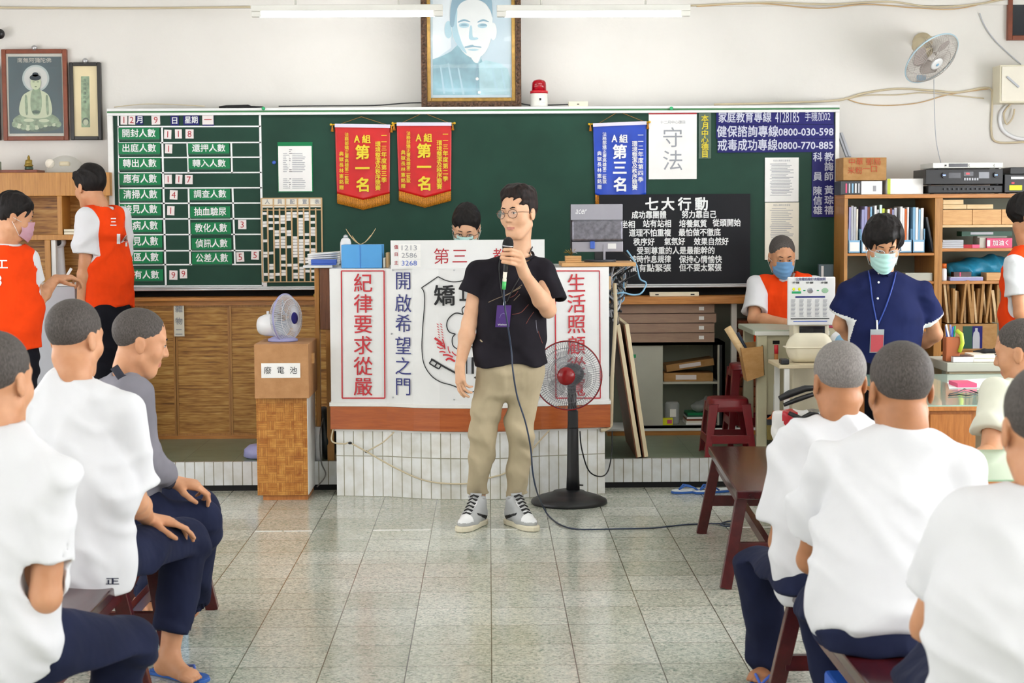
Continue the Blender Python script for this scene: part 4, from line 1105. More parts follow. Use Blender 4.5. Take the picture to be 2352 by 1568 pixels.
# battery box stand with the table fan on top
bY = 9.60
x0, x1 = X_(586, bY), X_(702.5, bY)
t = thing('storage_stand', 'tall wooden stand with parquet lower half and a waste battery sign', 'stand', ((x0 + x1) / 2, bY, 0))
MB().box((x0 + .028, bY + .02, 0), (x1 - .004, bY + .41, .035), 'desk_wood').build('plinth', t)
zt = Z_(913, bY, 640)
MB().box((x0, bY, .030), (x1, bY + .43, zt), 'parquet_weave').box((x1, bY + .004, .032), (x1 + .004, bY + .43, zt), 'white_paint').build('parquet_body', t)
u0, u1 = X_(583, bY - .06), X_(708, bY - .06); zu = Z_(790, bY - .06, 640)
MB().box((u0, bY - .06, zt + .001), (u1, bY + .43, zu), 'box_wood').build('upper_box', t, bevel=.004)
MB().box((u1, bY + .1, Z_(838, bY, 700)), (u1 + .012, bY + .16, Z_(815, bY, 700)), 'ply').build('lid_catch', t)
a, b = W(600, 834, bY - .06), W(690, 867, bY - .06)
mb = MB().box((a.x, bY - .063, b.z), (b.x, bY - .06, a.z), 'paper')
for ch, x in zip('廢電池', (615, 645, 674)): mb.text(ch, W(x, 850, bY - .063), .040, 'black_ink', bold=-.003)
mb.build('paper_sign', t)
fY = bY + .16; fn_ = V((.90, -.42, .05)).normalized(); fc = W(657, 731, fY)
t = thing('table_fan', 'white and lilac table fan on the wooden stand, facing right', 'fan', (fc.x, fY, zu))
base = V((fc.x - .02, fY, zu + .001))
ax3(base, (0, 0, 1), [(.085, 0), (.085, .012), (.05, .028), (.02, .035)], 'lilac', 'base', t)
MB().tube([base + V((0, 0, .03)), fc - fn_ * .08 - V((0, 0, .03))], .018, 'white_plastic', 12).build('neck', t)
ax3(fc - fn_ * .175 - V((0, 0, .035)), fn_, [(.035, 0), (.052, .01), (.062, .04), (.064, .11), (.05, .13)], 'white_plastic', 'motor_housing', t)
MB().cyl(fc - fn_ * .12 + V((0, 0, .022)), fc - fn_ * .12 + V((0, 0, .045)), .008, 'white_plastic').build('oscillation_knob', t)
cage(t, fc, fn_, .138, .055, 72, 'wire_white', 'lilac', wr=.0013, ringr=.005)
blades(t, fc, fn_, .118, 3, 'blade_clear', w=.6)
ax3(fc + fn_ * .042, fn_, [(.034, 0), (.036, .006), (.033, .016), (.02, .018)], 'plate_navy', 'front_badge', t)

# pedestal fan
sY = 9.43; base = F(1308, 1152); base = V((X_(1307, sY, 1150), sY, 0))
t = thing('pedestal_fan', 'black pedestal fan with a red hub standing before the lectern', 'fan', base)
ax3(base, (0, 0, 1), [(.206, 0), (.212, .008), (.208, .022), (.17, .040), (.13, .052), (.10, .060), (.085, .07), (.045, .078)], 'black_plastic', 'base', t, 48)
top = W(1313, 885, sY)
mb = MB(); mb.lathe([(.038, 0), (.034, .1), (.030, .35), (.027, .40)], base + V((.022, 0, .07)), (0, 0, 1), 'black_plastic', 20); mb.build('pole_cover', t)
MB().tube([base + V((.022, 0, .45)), V((top.x, sY, top.z))], .024, 'black_plastic', 14).build('pole', t)
MB().box(base + V((-.005, -.035, .42)), base + V((.05, .03, .52)), 'black_plastic').build('height_clamp', t, bevel=.006)
fc = W(1304, 862, sY - .10); fn_ = V((-.20, -.97, .03)).normalized()
ax3(fc - fn_ * .17 + V((.01, 0, 0)), fn_, [(.04, 0), (.058, .02), (.062, .09), (.05, .12)], 'dark_grey', 'motor_housing', t)
MB().tube([V((top.x, sY, top.z - .02)), fc - fn_ * .10 - V((0, 0, .03))], .02, 'black_plastic', 12).build('neck', t)
cage(t, fc, fn_, .188, .058, 84, 'wire_grey', 'fan_red', wr=.0009, ringr=.0035)
blades(t, fc, fn_, .15, 3, 'blade_dark', w=.5)
ax3(fc + fn_ * .045, fn_, [(.045, 0), (.050, .006), (.049, .02), (.038, .032), (.015, .038)], 'fan_red', 'red_hub', t)
MB().tube([base + V((.04, .02, .1)), base + V((.08, .06, .09))], .004, 'cable_black').build('cord_stub', t)
cable([(1332, 990, 9.5), (1336, 1030, 9.52), (1352, 1080, 9.55), (1378, 1094, 9.6), (1396, 1082, 9.75), (1405, 1040, 9.85), (1406, 990, 9.9)], .004, 'cable_black', 'power_cable', 'black cord looping from the pedestal fan past the lectern corner', cat='cord')
# ---------------------------------------------------------------- lectern
PT = Z_(615, 9.66)                     # top of the white panels
outline = [(771, 9.74), (889, 9.70), (950, 9.63), (1010, 9.59), (1075, 9.57), (1140, 9.57), (1190, 9.60), (1243, 9.66), (1389, 9.74)]
OUT = [V((X_(px, Y, 900), Y, 0)) for px, Y in outline]
PB = 10.42
def ring(dz0, dz1, m, grow=0.0, inset=0.0, mb=None, sel=None, back=PB):
    mb = mb or MB()
    pts = OUT if sel is None else [OUT[i] for i in sel]
    f = [V((p.x + (grow if i == len(pts) - 1 else -grow if i == 0 else 0), p.y - grow, 0)) for i, p in enumerate(pts)]
    poly = [V((p.x, p.y, dz0)) for p in f] + [V((f[-1].x, back, dz0)), V((f[0].x, back, dz0))]
    mb.prism(poly, (0, 0, dz1 - dz0), m); return mb
t = thing('lectern', 'bay-fronted lectern with tiled base, orange-brown band and white lettered panels', 'lectern', (0, 9.9, 0))
z1 = Z_(985, 9.66); z2 = Z_(932, 9.66)
ring(0, z1 - .012, 'white_wall_tile').build('tiled_base', t)
ring(z1 - .012, z1, 'white_paint', .01).build('base_ledge', t)
ring(z1, z2, 'red_brown_wood', .03).build('wooden_band', t, bevel=.003)
ring(z2, PT, 'white_gloss', .024).build('panel_body', t)
ring(z2, z2 + .022, 'white_paint', .034).build('lower_strip', t, bevel=.003)
def onf(px, py, lift=.028):           # point on the panel front
    for i in range(len(outline) - 1):
        if outline[i][0] <= px <= outline[i + 1][0]:
            f = (px - outline[i][0]) / (outline[i + 1][0] - outline[i][0]); Y = outline[i][1] * (1 - f) + outline[i + 1][1] * f - lift
            p = W(px, py, Y); return p
    return W(px, py, 9.6)
def fdir(px):
    a, b = onf(px - 12, 760), onf(px + 12, 760); d = V((b.x - a.x, b.y - a.y, 0)); return d.normalized()
def sidepanel(x0, x1, chars, xs, name_lbl):
    mb = MB()
    for (a, b, c, d) in ((x0, 622, x1, 622), (x0 + 2, 914, x1 + 2, 914), (x0, 622, x0 + 2, 914), (x1, 622, x1 + 2, 914)):
        mb.beam(onf(a, b, .0325), onf(c, d, .0325), .007, .002, 'red_paint', up=fdir((a + c) / 2).cross(V((0, 0, 1))))
    for ch, y in zip(chars, lsp(649, 888, 6)): mb.text(ch, onf(xs, y, .0325), .104, 'red_paint', right=fdir(xs), bold=.006)
    mb.build('red_lettering', t)
sidepanel(784, 882, '紀律要求從嚴', 834, '')
sidepanel(1275, 1377, '生活照顧從寬', 1324, '')
mb = MB()
for ch, y in zip('開啟希望之門', (645, 696, 742, 793, 840, 888)): mb.text(ch, onf(926, y, .0325), .100, 'blue_ink', right=fdir(926), bold=-.002)
mb.build('blue_lettering', t)
mb = MB()
for ch, y in zip('迎向光明人生', (645, 696, 742, 793, 840, 888)): mb.text(ch, onf(1222, y, .0325), .100, 'blue_ink', right=fdir(1222), bold=-.002)
mb.build('blue_lettering', t)
# shield emblem
def stroke(mb, pts, w, m, n=5, closed=False):
    S = smooth_poly(pts, n) if closed else None
    if S is None:
        S = []
        for i in range(len(pts) - 1):
            p0, p1, p2, p3 = pts[max(i - 1, 0)], pts[i], pts[i + 1], pts[min(i + 2, len(pts) - 1)]
            for k in range(n):
                t_ = k / n; S.append(tuple(.5 * (2 * p1[j] + (p2[j] - p0[j]) * t_ + (2 * p0[j] - 5 * p1[j] + 4 * p2[j] - p3[j]) * t_ ** 2 + (3 * p1[j] - p0[j] - 3 * p2[j] + p3[j]) * t_ ** 3) for j in (0, 1)))
        S.append(pts[-1])
    L, Rr = [], []
    for i, p in enumerate(S):
        a = S[max(i - 1, 0)]; b = S[min(i + 1, len(S) - 1)]
        dx, dy = b[0] - a[0], b[1] - a[1]; l = math.hypot(dx, dy) + 1e-6
        ww = w / 2
        L.append(onf(p[0] - dy / l * ww, p[1] + dx / l * ww, .0325)); Rr.append(onf(p[0] + dy / l * ww, p[1] - dx / l * ww, .0325))
    n_ = len(L)
    mb.add(L + Rr, [(i, n_ + i, n_ + i + 1, i + 1) for i in range(n_ - 1)], m)
mb = MB()
half = [(1006, 635), (1022, 643), (1040, 647), (1060, 645), (1080, 637)]
stroke(mb, [(968, 661), (1006, 635)], 2.2, 'black_ink', 1); stroke(mb, half, 2.2, 'black_ink')
stroke(mb, [(1080, 637), (1100, 646), (1120, 647), (1140, 643), (1152, 636)], 2.2, 'black_ink'); stroke(mb, [(1152, 636), (1190, 661)], 2.2, 'black_ink', 1)
lf = [(968, 661), (974, 672), (975, 700), (971, 750), (969, 800), (974, 836), (990, 862), (1012, 877), (1042, 886), (1076, 903)]
stroke(mb, lf, 2.2, 'black_ink'); stroke(mb, [(2156 - x, y) for x, y in lf], 2.2, 'black_ink')
mb.text('矯', onf(1021, 678, .0325), .112, 'black_ink', bold=.02); mb.text('正', onf(1076, 672, .0325), .100, 'black_ink', bold=.02)
fl = [(1064, 722), (1046, 719), (1030, 732), (1026, 748), (1032, 762), (1046, 767)]
stroke(mb, fl, 2.6, 'black_ink'); stroke(mb, [(1046, 767), (1039, 776), (1040, 792), (1050, 801), (1066, 805), (1076, 802), (1083, 795)], 2.4, 'black_ink')
stroke(mb, [(1083, 795), (1090, 802), (1102, 806), (1114, 801), (1122, 790), (1122, 776), (1114, 767)], 2.4, 'black_ink'); stroke(mb, [(1114, 767), (1128, 760), (1132, 744), (1124, 728), (1108, 720), (1092, 724)], 2.4, 'black_ink')
stroke(mb, [(1064, 722), (1062, 708), (1078, 700), (1094, 708), (1092, 724)], 2.4, 'black_ink')
for sx in (1, -1):
    T_ = lambda x, y: (x if sx > 0 else 2156 - x, y)
    for (pp, w_) in (([(998, 776), (1008, 783), (1016, 790)], 5), ([(1003, 787), (1013, 792), (1022, 797)], 4), ([(1004, 796), (1012, 800), (1018, 799)], 2.4), ([(1009, 808), (1016, 807), (1023, 809)], 3), ([(1017, 815), (1029, 815), (1040, 820)], 3.5), ([(1024, 827), (1032, 823), (1045, 830)], 4.5), ([(1016, 778), (1020, 790), (1022, 802)], 2.6), ([(1029, 795), (1030, 803), (1034, 811)], 2.2), ([(1038, 807), (1043, 813), (1052, 818)], 2.4)):
        stroke(mb, [T_(*q) for q in pp], w_, 'red_paint')
    for i in range(6):
        for q in (0, 1): stroke(mb, [T_(1003 + q * 8 + i * .8, 743 + i * 6), T_(1007 + q * 8 + i * .8, 746 + i * 6)], 1.6, 'red_paint', 1)
    stroke(mb, [T_(990, 824), T_(1020, 842), T_(1042, 854), T_(1066, 868)], 4.2, 'black_ink', 2)
    for q in ((992, 826, 986, 834), (1004, 833, 998, 842), (1014, 838, 1008, 847), (986, 834, 998, 842), (998, 842, 1008, 847)): stroke(mb, [T_(q[0], q[1]), T_(q[2], q[3])], 3.0, 'black_ink', 1)
for y in (768, 775, 781): stroke(mb, [(1062, y), (1100, y)], 3.2, 'red_paint', 1)
stroke(mb, [(1076, 820), (1076, 858)], 12, 'pale_grey', 1); stroke(mb, [(1072, 820), (1072, 858)], 2.5, 'black_ink', 1); stroke(mb, [(1086, 820), (1086, 858)], 5, 'black_ink', 1)
mb.build('shield_emblem', t)
mb = MB()
for x, y in ((902, 620), (1043, 620), (899, 766), (902, 912), (1043, 917), (1240, 620), (1240, 912)): mb.ball(onf(x, y, .0325), .005, 'silver', 8, 6)
mb.build('fixing_screws', t)
# name board on top
NY = 9.60
a, b = W(897, 552, NY), W(1251, 613, NY)
mb = MB().box((a.x, NY, PT), (b.x, NY + .03, a.z), 'white_gloss')
for ch, x in zip('第三教區', (1014, 1056, 1150, 1200)): mb.text(ch, W(x, 588, NY), .086, 'red_ink', bold=.0)
for s_, y, m in (('值', 567, 'red_ink'), ('日', 584, 'red_ink'), ('主', 603, 'red_ink')): mb.text(s_, W(910, y, NY), .022, m)
for s_, y, m in (('1213', 569, 'grey_ink'), ('2586', 586, 'grey_ink'), ('3268', 604, 'blue_plastic')):
    p, q = W(916, y - 8, NY), W(966, y + 8, NY); mb.box((p.x, NY - .001, q.z), (q.x, NY, p.z), 'paper'); mb.text(s_, W(940, y, NY), .028, m, w=.085, bold=0, off=.0022)
mb.build('name_board', label='long white name board with red characters lying along the lectern top', cat='sign')

# things on the lectern
def pbox(x0, y0, x1, y1, Y, dep, m, name, label, cat, group=None, z0=None, z1=None, bevel=.003, mb=None, parent=None):
    a, b = W(x0, (y0 + y1) / 2, Y), W(x1, (y0 + y1) / 2, Y); xc = (x0 + x1) / 2
    zt_ = W(xc, y0, Y).z if z1 is None else z1; zb_ = W(xc, y1, Y).z if z0 is None else z0
    mb = (mb or MB()).box((a.x, Y, zb_), (b.x, Y + dep, zt_), m)
    return mb.build(name, parent, label=label, cat=cat, group=group, bevel=bevel) if name else (mb, a, b, zb_, zt_)
LX = X_(771, 9.74)
t = thing('blue_box', 'bright blue lidded box on the left end of the lectern top', 'box', W(830, 615, 9.78))
pbox(784, 562, 877, 615, 9.76, .22, 'blue_box', 'box_body', None, None, z0=PT + .001, parent=t)
c0 = X_(829.5, 9.755); MB().box((c0 - .001, 9.757, PT + .001), (c0 + .001, 9.76, Z_(562, 9.76, 830)), 'blue_plastic').build('front_seam', t)
zb_ = Z_(562, 9.76, 830)
mb = MB()
for (dx, h, s_) in ((-.085, .09, 1), (-.05, .05, 1), (.055, .05, -1), (.085, .09, -1)):
    c = V((c0, 9.85, zb_ + .001))
    for w_ in (0,):
        pts = [c + V((dx * u * u * (1.0), .0, h * (u ** .8))) for u in lsp(0, 1, 8)]
        mb.grid(lambda u, v: c + V((dx * (v ** .6) * 1.0 + 0, (u - .5) * .035 * math.sin(math.pi * min(v + .1, 1)), h * v)), 3, 8, 'ply_light')
ob = mb.build('paper_bow', label='cream leaf-shaped bow standing on the bright blue box', cat='bow'); ob.modifiers.new('so', 'SOLIDIFY').thickness = .003
t = thing('small_bottle', 'small white bottle behind the left end of the blue box', 'bottle', (X_(797, 9.93), 10.02, PT))
ax3((X_(797, 10.02), 10.02, PT + .001), (0, 0, 1), [(.03, 0), (.032, .02), (.032, .14), (.026, .16), (.016, .168)], 'white_plastic', 'bottle_body', t, 18)
ax3((X_(797, 10.02), 10.02, PT + .17), (0, 0, 1), [(.016, 0), (.013, .012), (.004, .018)], 'silver', 'bottle_cap', t, 14)
mb = MB(); xs = 0
for i, (px, w_, h, m) in enumerate(((880, 4, .07, 'paper_warm'), (885, 6, .105, 'tape'), (892, 3, .10, 'soft_black'), )):
    pass
for i, (px, w_, py, m, lb) in enumerate(((879, 6, 592, 'paper_warm', 'thin cream book standing between the blue box and the name board'), (886, 6, 580, 'tape', 'tan book standing against the left end of the name board'))):
    pbox(px, py, px + w_, 615, 9.78 + .01 * i, .15, m, 'book', lb, 'book', z0=PT + .001, group=None)
# white shelf with newspapers at the left, side cabinet
sz0, sz1 = Z_(615, 9.95, 740), Z_(609, 9.95, 740)
sx0, sx1 = X_(699, 9.95), LX - .03
t = thing('side_cabinet', 'narrow brown side cabinet under a white shelf board left of the lectern', 'cabinet', ((sx0 + sx1) / 2, 10.1, 0))
cx0 = X_(736, 9.97)
MB().box((sx0, 9.93, sz0), (sx1, 10.40, sz1), 'white_gloss').build('shelf_board', t, bevel=.003)
MB().box((cx0, 9.97, Z_(757, 9.97, 740)), (sx1 - .01, 10.38, sz0 - .002), 'dark_brown_wood').build('cabinet_body', t, bevel=.003)
MB().box((X_(724, 10.0), 10.0, PZ), (cx0 - .006, 10.04, sz0 - .002), 'bamboo_panel').build('side_post', t, bevel=.003)
MB().box((sx1 - .05, 10.0, PZ), (sx1 - .01, 10.04, Z_(757, 9.97, 740)), 'bamboo_panel').build('rear_post', t)
rs = random.Random(2)
for i in range(6):
    z = sz1 + .002 + i * .0105; x0_ = X_(708 + rs.uniform(-2, 4), 10.0); x1_ = LX - .01
    mb = MB(); dz = rs.uniform(0, .003)
    mb.grid(lambda u, v: V((x0_ + (x1_ - x0_) * u, 9.99 + .34 * v, z + .0005 + (.002 * i) * u)), 4, 2, 'paper')
    o = mb.build('newspaper', label='folded newspaper on the white shelf board, %s of the pile of six' % ('lowest', 'second up', 'third up', 'fourth up', 'fifth up', 'topmost')[i], cat='newspaper', group='pile of newspapers'); s_ = o.modifiers.new('so', 'SOLIDIFY'); s_.thickness = .009; s_.offset = 1
t = thing('blue_tray', 'small periwinkle blue plastic tray in front of the newspaper pile', 'tray', (X_(746, 9.95), 9.95, sz1))
xa, xb = X_(717, 9.94), X_(775, 9.94)
mb = MB().box((xa, 9.937, sz1 + .001), (xb, 9.942, sz1 + .009), 'blue_plastic').box((xa, 9.937, sz1 + .009), (xb, 9.986, sz1 + .034), 'blue_plastic'); mb.build('tray_shell', t, bevel=.004)
# monitor side board
bz0_, bz1_ = PT + .003, Z_(603, 9.75, 1370)
xa, xb = X_(1291, 9.72), X_(1461, 9.72)
MB().box((xa, 9.72, bz0_), (xb, 10.15, bz1_), 'ply').build('shelf_board', label='light plywood board on the right end of the lectern top carrying the monitor', cat='board', bevel=.002)
mY = 9.88
t = thing('monitor', 'silver computer monitor seen from behind on the plywood board', 'monitor', (X_(1380, mY), mY, bz1_))
def mq(x0, y0, x1, y1, dy0, dy1, m, name, bv=.003): 
    a, b = W(x0, y0, mY), W(x1, y1, mY); return MB().box((a.x, mY + dy0, b.z), (b.x, mY + dy1, a.z), m).build(name, t, bevel=bv)
mq(1310, 469, 1431, 578, .02, .045, 'black_plastic', 'screen_bezel')
mq(1311, 469, 1430, 505, -.004, .02, 'monitor_silver', 'upper_back')
o = mq(1313, 505, 1431, 553, -.010, .02, 'brushed' if 'brushed' in MATS else M('brushed', '85848e', .35, .6, var=.25, vscale=40), 'brushed_panel', .012)
mq(1314, 555, 1431, 578, -.002, .02, 'monitor_silver', 'lower_back')
mq(1396, 559, 1415, 571, -.004, -.001, 'white_gloss', 'sticker', 0); mq(1355, 554, 1366, 571, -.02, -.002, 'blue_plastic', 'video_plug')
MB().text('acer', W(1335, 486, mY - .004), .026, 'white_letter', w=.062, bold=.0, slant=.2).build('logo', t)
MB().box(W(1366, 560, mY + .0), V((X_(1391, mY), mY + .03, bz1_ + .01)), 'black_plastic').build('stand_neck', t, bevel=.004)
MB().box((X_(1386, mY), mY - .008, bz1_ + .008), (X_(1391, mY), mY + .0, Z_(562, mY, 1388)), 'monitor_silver').build('neck_trim', t)
c = V((X_(1379, mY), mY + .01, bz1_ + .001)); MB().prism([c + V((.092 * math.cos(a), .075 * math.sin(a), 0)) for a in [2 * math.pi * i / 40 for i in range(40)]], (0, 0, .012), 'dark_grey').build('stand_base', t, bevel=.003)
t = thing('wooden_block_stack', 'three flat wooden blocks stacked on the plywood board', 'wooden blocks', (X_(1318, 9.8), 9.8, bz1_))
for i in range(3):
    z = bz1_ + .001 + i * .0125
    MB().box((X_(1299, 9.76), 9.76, z), (X_(1336, 9.76), 9.83, z + .012), 'ply').build('wood_block', t, bevel=.002)
t = thing('dried_plant', 'small tuft of dried stems in front of the chalkboard beside the monitor', 'plant', (X_(1310, 9.88), 9.88, bz1_))
mb = MB(); rs = random.Random(4)
c = V((X_(1313, 9.9), 9.9, bz1_ + .038))
for i in range(14):
    a = rs.uniform(0, 6.28); mb.tube([c, c + V((math.cos(a) * .02, math.sin(a) * .02, .02)), c + V((math.cos(a) * .045, math.sin(a) * .03, rs.uniform(.01, .045)))], .0018, 'brass' if i % 3 else 'pale_grey', 5)
mb.build('stems', t); MB().cyl(c - V((0, 0, .037)), c, .014, 'brass', .018, 14).build('pot', t)
# wires behind the right edge of the lectern
M('cable_mid', '6d6a66', .5)
rs = random.Random(8); cols = ['cable_black', 'cable_black', 'cable_mid', 'cable_cream', 'pale_grey', 'cable_light_blue', 'cable_black', 'pale_grey']
nm = {'cable_black': 'black', 'cable_mid': 'dark grey', 'cable_cream': 'cream', 'pale_grey': 'light grey', 'cable_light_blue': 'pale blue'}
for i in range(30):
    m = cols[i % 8]; Yc = 9.86 + rs.random() * .35; x0 = 1396 + rs.random() * 52; x1 = 1396 + rs.random() * 26
    pts = [(x0 + 8, 612, Yc)]
    y = 612
    for k in range(4):
        y += rs.uniform(18, 40); pts.append((1394 + rs.random() * (52 - k * 9), min(y, 715), Yc + rs.uniform(-.03, .03)))
    pts.append((x1, 735 + rs.random() * 12, Yc))
    cable(pts, rs.uniform(.003, .006), m, 'hanging_cable', 'loose %s cable in the tangle hanging right of the lectern' % nm[m], grp='tangled cables right of the lectern', seg=6)
cable([(1440, 575, 9.9), (1452, 592, 9.88), (1462, 610, 9.9), (1470, 640, 9.9), (1484, 650, 9.95), (1474, 672, 9.9), (1455, 677, 9.9), (1430, 672, 9.88), (1410, 676, 9.88)], .005, 'cable_light_blue', 'network_cable', 'pale blue network cable looping out over the black board')
cable([(1430, 578, 9.92), (1450, 596, 9.9), (1468, 612, 9.95), (1460, 630, 9.92), (1440, 640, 9.9), (1415, 660, 9.88)], .0045, 'cable_black', 'monitor_cable', 'black monitor cable hanging beside the plywood board')
cable([(1412, 650, 9.84), (1414, 720, 9.84), (1410, 800, 9.84), (1406, 870, 9.84), (1404, 960, 9.84), (1402, 978, 9.82), (1392, 985, 9.73), (1380, 988, 9.71)], .011, 'cable_cream', 'flat_conduit', 'thick cream conduit running down the right side of the lectern')
MB().box(W(1390, 634, 9.80), W(1402, 664, 9.86), 'tape').build('wall_socket', label='tan socket box at the upper right edge of the lectern', cat='socket', bevel=.004)
MB().box((X_(1392, 9.9), 9.9, Z_(865, 9.9, 1400)), (X_(1410, 9.9), 10.2, Z_(728, 9.9, 1400)), 'soft_black').build('black_bag', label='black cloth bag hanging beside the right side of the lectern', cat='bag', bevel=.02)
# cream cable on the tiled base
k = 9.63
cable([(768, 975, 9.72), (762, 1012, 9.70), (790, 1019, 9.69), (804, 1017, 9.685), (842, 1037, 9.675), (900, 1070, 9.64), (960, 1098, 9.60), (1010, 1109, 9.57), (1075, 1110, 9.55), (1120, 1098, 9.55), (1165, 1084, 9.57), (1205, 1050, 9.60), (1245, 1006, 9.63), (1262, 988, 9.64)], .0045, 'cable_cream', 'cream_cable', 'cream cable sagging across the tiled lectern base')
cable([(905, 992, 9.64), (880, 1015, 9.665), (842, 1037, 9.67)], .004, 'cable_cream', 'cream_cable', 'short cream cable branch rising to the wooden band of the lectern')
for x, y in ((804, 1017), (842, 1037)): MB().ball(W(x, y, 9.68), (.012, .006, .008), 'black_plastic', 10, 6).build('cable_clip', label='black cable clip on the tiled base, %s' % ('nearer its left corner' if x < 820 else 'where the cream cable forks'), cat='clip', group='cable clips')

# ---------------------------------------------------------------- low cabinets under the board (left)
CY = 11.03
cx0, cx1 = X_(266, CY), X_(776, CY)
lz1, lz0 = Z_(683, CY - .05, 640), Z_(690, CY - .05, 640)
t = thing('bamboo_cabinet', 'low cabinet with bamboo mat sliding doors under the chalkboard left of the lectern', 'cabinet', ((cx0 + cx1) / 2, 11.2, PZ))
MB().box((cx0, CY - .05, lz0), (cx1, ROOM_B - .001, lz1), 'oak_trim').build('cabinet_top', t, bevel=.003)
MB().box((cx0, CY + .03, PZ), (cx1, ROOM_B - .001, lz0), 'dark_brown_wood').build('carcass', t)
MB().box((cx0, CY - .01, PZ), (cx1, CY + .03, PZ + .022), 'oak_trim').build('bottom_rail', t)
MB().box((cx0, CY - .02, lz0 - .03), (cx1, CY + .03, lz0), 'oak_trim').build('top_rail', t)
for i, (a, b) in enumerate(((265, 404), (404, 529), (529, 650), (650, 774))):
    xa, xb = X_(a, CY, 850), X_(b, CY, 850); d = .008 if i % 2 else 0
    p = MB().box((xa + .002, CY + d, PZ + .022), (xb - .002, CY + .016 + d, lz0 - .03), 'bamboo_mat').build('sliding_door', t)
    f = MB(); frame_box(f, xa + .001, xb - .001, PZ + .022, lz0 - .03, CY - .004 + d, CY + .012 + d, .012, 'oak_post'); f.build('door_frame', p)
a, b = W(399, 697, CY - .006), W(424, 772, CY - .006)
mb = MB().box((a.x, CY - .010, b.z), (b.x, CY - .0065, a.z), 'paper_warm'); vtext(mb, '雜物二', 411, (709, 737, 762), CY - .0105, 16, 'grey_ink'); mb.build('paper_label', label='narrow cream paper label on the bamboo cabinet door', cat='label')
MB().ball(W(724, 679, CY - .03), .014, 'brass', 10, 8).ball(W(728, 676, CY - .03), (.02, .01, .01), 'brass', 10, 8).build('brass_knob', label='small brass-coloured ornament on the cabinet top beside the lectern', cat='ornament')

# tall open shelf at the far left
SY = 11.08
t = thing('open_shelf', 'tall golden wood shelf unit with open compartments at the left wall', 'shelf', (-2.9, 11.1, PZ))
sx0, sx1 = ROOM_L + .01, X_(252, SY, 420)
z_ = lambda y: Z_(y, SY, 130)
MB().box((sx0, SY, z_(450)), (sx1, ROOM_B - .001, z_(396)), 'bamboo_panel').build('top_fascia', t, bevel=.003)
MB().box((sx0, ROOM_B - .1, PZ), (sx1, ROOM_B - .001, z_(450)), 'bamboo_mat').build('back_panel', t)
MB().box((sx0, SY, z_(551)), (sx1, ROOM_B - .1, z_(539)), 'bamboo_panel').build('shelf_plank', t, bevel=.002)
MB().box((sx0, SY, z_(665)), (sx1, ROOM_B - .1, z_(655)), 'dark_brown_wood').build('shelf_plank', t, bevel=.002)
for (a, b, y0, y1) in ((139, 150, 450, 539), (108, 121, 551, 655), (244, 252, 450, 700), (4, 14, 450, 539)):
    MB().box((X_(a, SY), SY, z_(y1)), (X_(b, SY), ROOM_B - .1, z_(y0)), 'bamboo_panel').build('upright', t, bevel=.002)
MB().box((X_(122, SY), SY + .01, z_(655)), (X_(132, SY), ROOM_B - .1, z_(551)), 'white_paint').build('white_side', t)
MB().box((sx0, SY + .04, PZ), (sx1, ROOM_B - .1, z_(700)), 'dark_brown_wood').build('lower_body', t)
t = thing('security_device', 'white device with a black round lens standing in the lower shelf cell', 'camera', W(142, 612, SY + .03)); zsh = z_(655) + .001
c = V((X_(142, SY + .1), SY + .1, zsh)); MB().lathe([(.045, 0), (.038, .05), (.030, .2), (.028, .25)], c, (0, 0, 1), 'white_plastic', 20).build('device_body', t)
MB().lathe([(.036, 0), (.042, .02), (.036, .07)], c + V((0, .03, .275)), (0, -1, 0), 'white_plastic', 24).build('device_head', t); MB().lathe([(.024, 0), (.024, .004), (.01, .006)], c + V((0, -.04, .275)), (0, -1, 0), 'black_plastic', 20).build('lens', t)
for i, y in enumerate((533, 539)):
    z = z_(539) + .001 + i * .018; MB().box((X_(152, SY), SY + .01, z), (X_(176, SY), SY + .2, z + .016), 'cream_plastic').build('white_carton', label='%s of two flat white cartons beside the orange-vested back' % ('lower', 'upper')[i], cat='carton', group='flat white cartons', bevel=.002)
t = thing('framed_photo', 'small dark framed photo leaning inside the upper shelf cell', 'photo', W(95, 500, SY + .3))
a, b = W(76, 470, SY + .3), W(110, 502, SY + .3); MB().box((a.x, SY + .3, z_(539) + .001), (b.x, SY + .315, a.z), 'plate_navy').build('frame', t); MB().box((a.x + .01, SY + .297, z_(539) + .03), (b.x - .04, SY + .3, a.z - .01), 'pink').build('picture_print', t)
zt = z_(396) + .001
MB().box((X_(12, SY + .1), SY + .08, zt), (X_(97, SY + .1), SY + .28, zt + .020), 'picture_wood').build('display_board', label='thin red-brown base board on top of the golden shelf', cat='board', bevel=.002)
c = V((X_(77, SY + .18), SY + .18, zt + .021))
t = thing('buddha_figurine', 'small brass seated Buddha figurine on the red-brown base board', 'figurine', c)
ax3(c, (0, 0, 1), [(.026, 0), (.028, .012), (.024, .02)], 'jade_dark', 'lotus_base', t, 16)
f_ = Field(); f_.ell(c + V((0, -.004, .028)), (.030, .02, .010), k=.008); f_.ell(c + V((0, 0, .048)), (.017, .012, .022), k=.01); f_.ell(c + V((0, 0, .078)), (.0095, .0095, .012), k=.004); f_.ell(c + V((0, 0, .091)), .005, k=.003)
for q in (-1, 1): f_.rc(c + V((q * .016, 0, .06)), c + V((q * .018, -.01, .036)), .006, .005, k=.004); f_.rc(c + V((q * .018, -.01, .036)), c + V((0, -.018, .034)), .005, .005, k=.004)
sdf('figure_body', [(f_, .002)], ['brass'], t)
MB().box((X_(-6, SY + .1), SY + .05, zt), (X_(10, SY + .1), SY + .15, zt + .075), 'stone').build('stone_block', label='grey-green stone block at the left end of the shelf top', cat='stone', bevel=.006)
t = thing('dome_lamp', 'clear rounded plastic cover with a pale yellow part on the shelf top', 'lamp', (X_(160, SY + .2), SY + .2, zt))
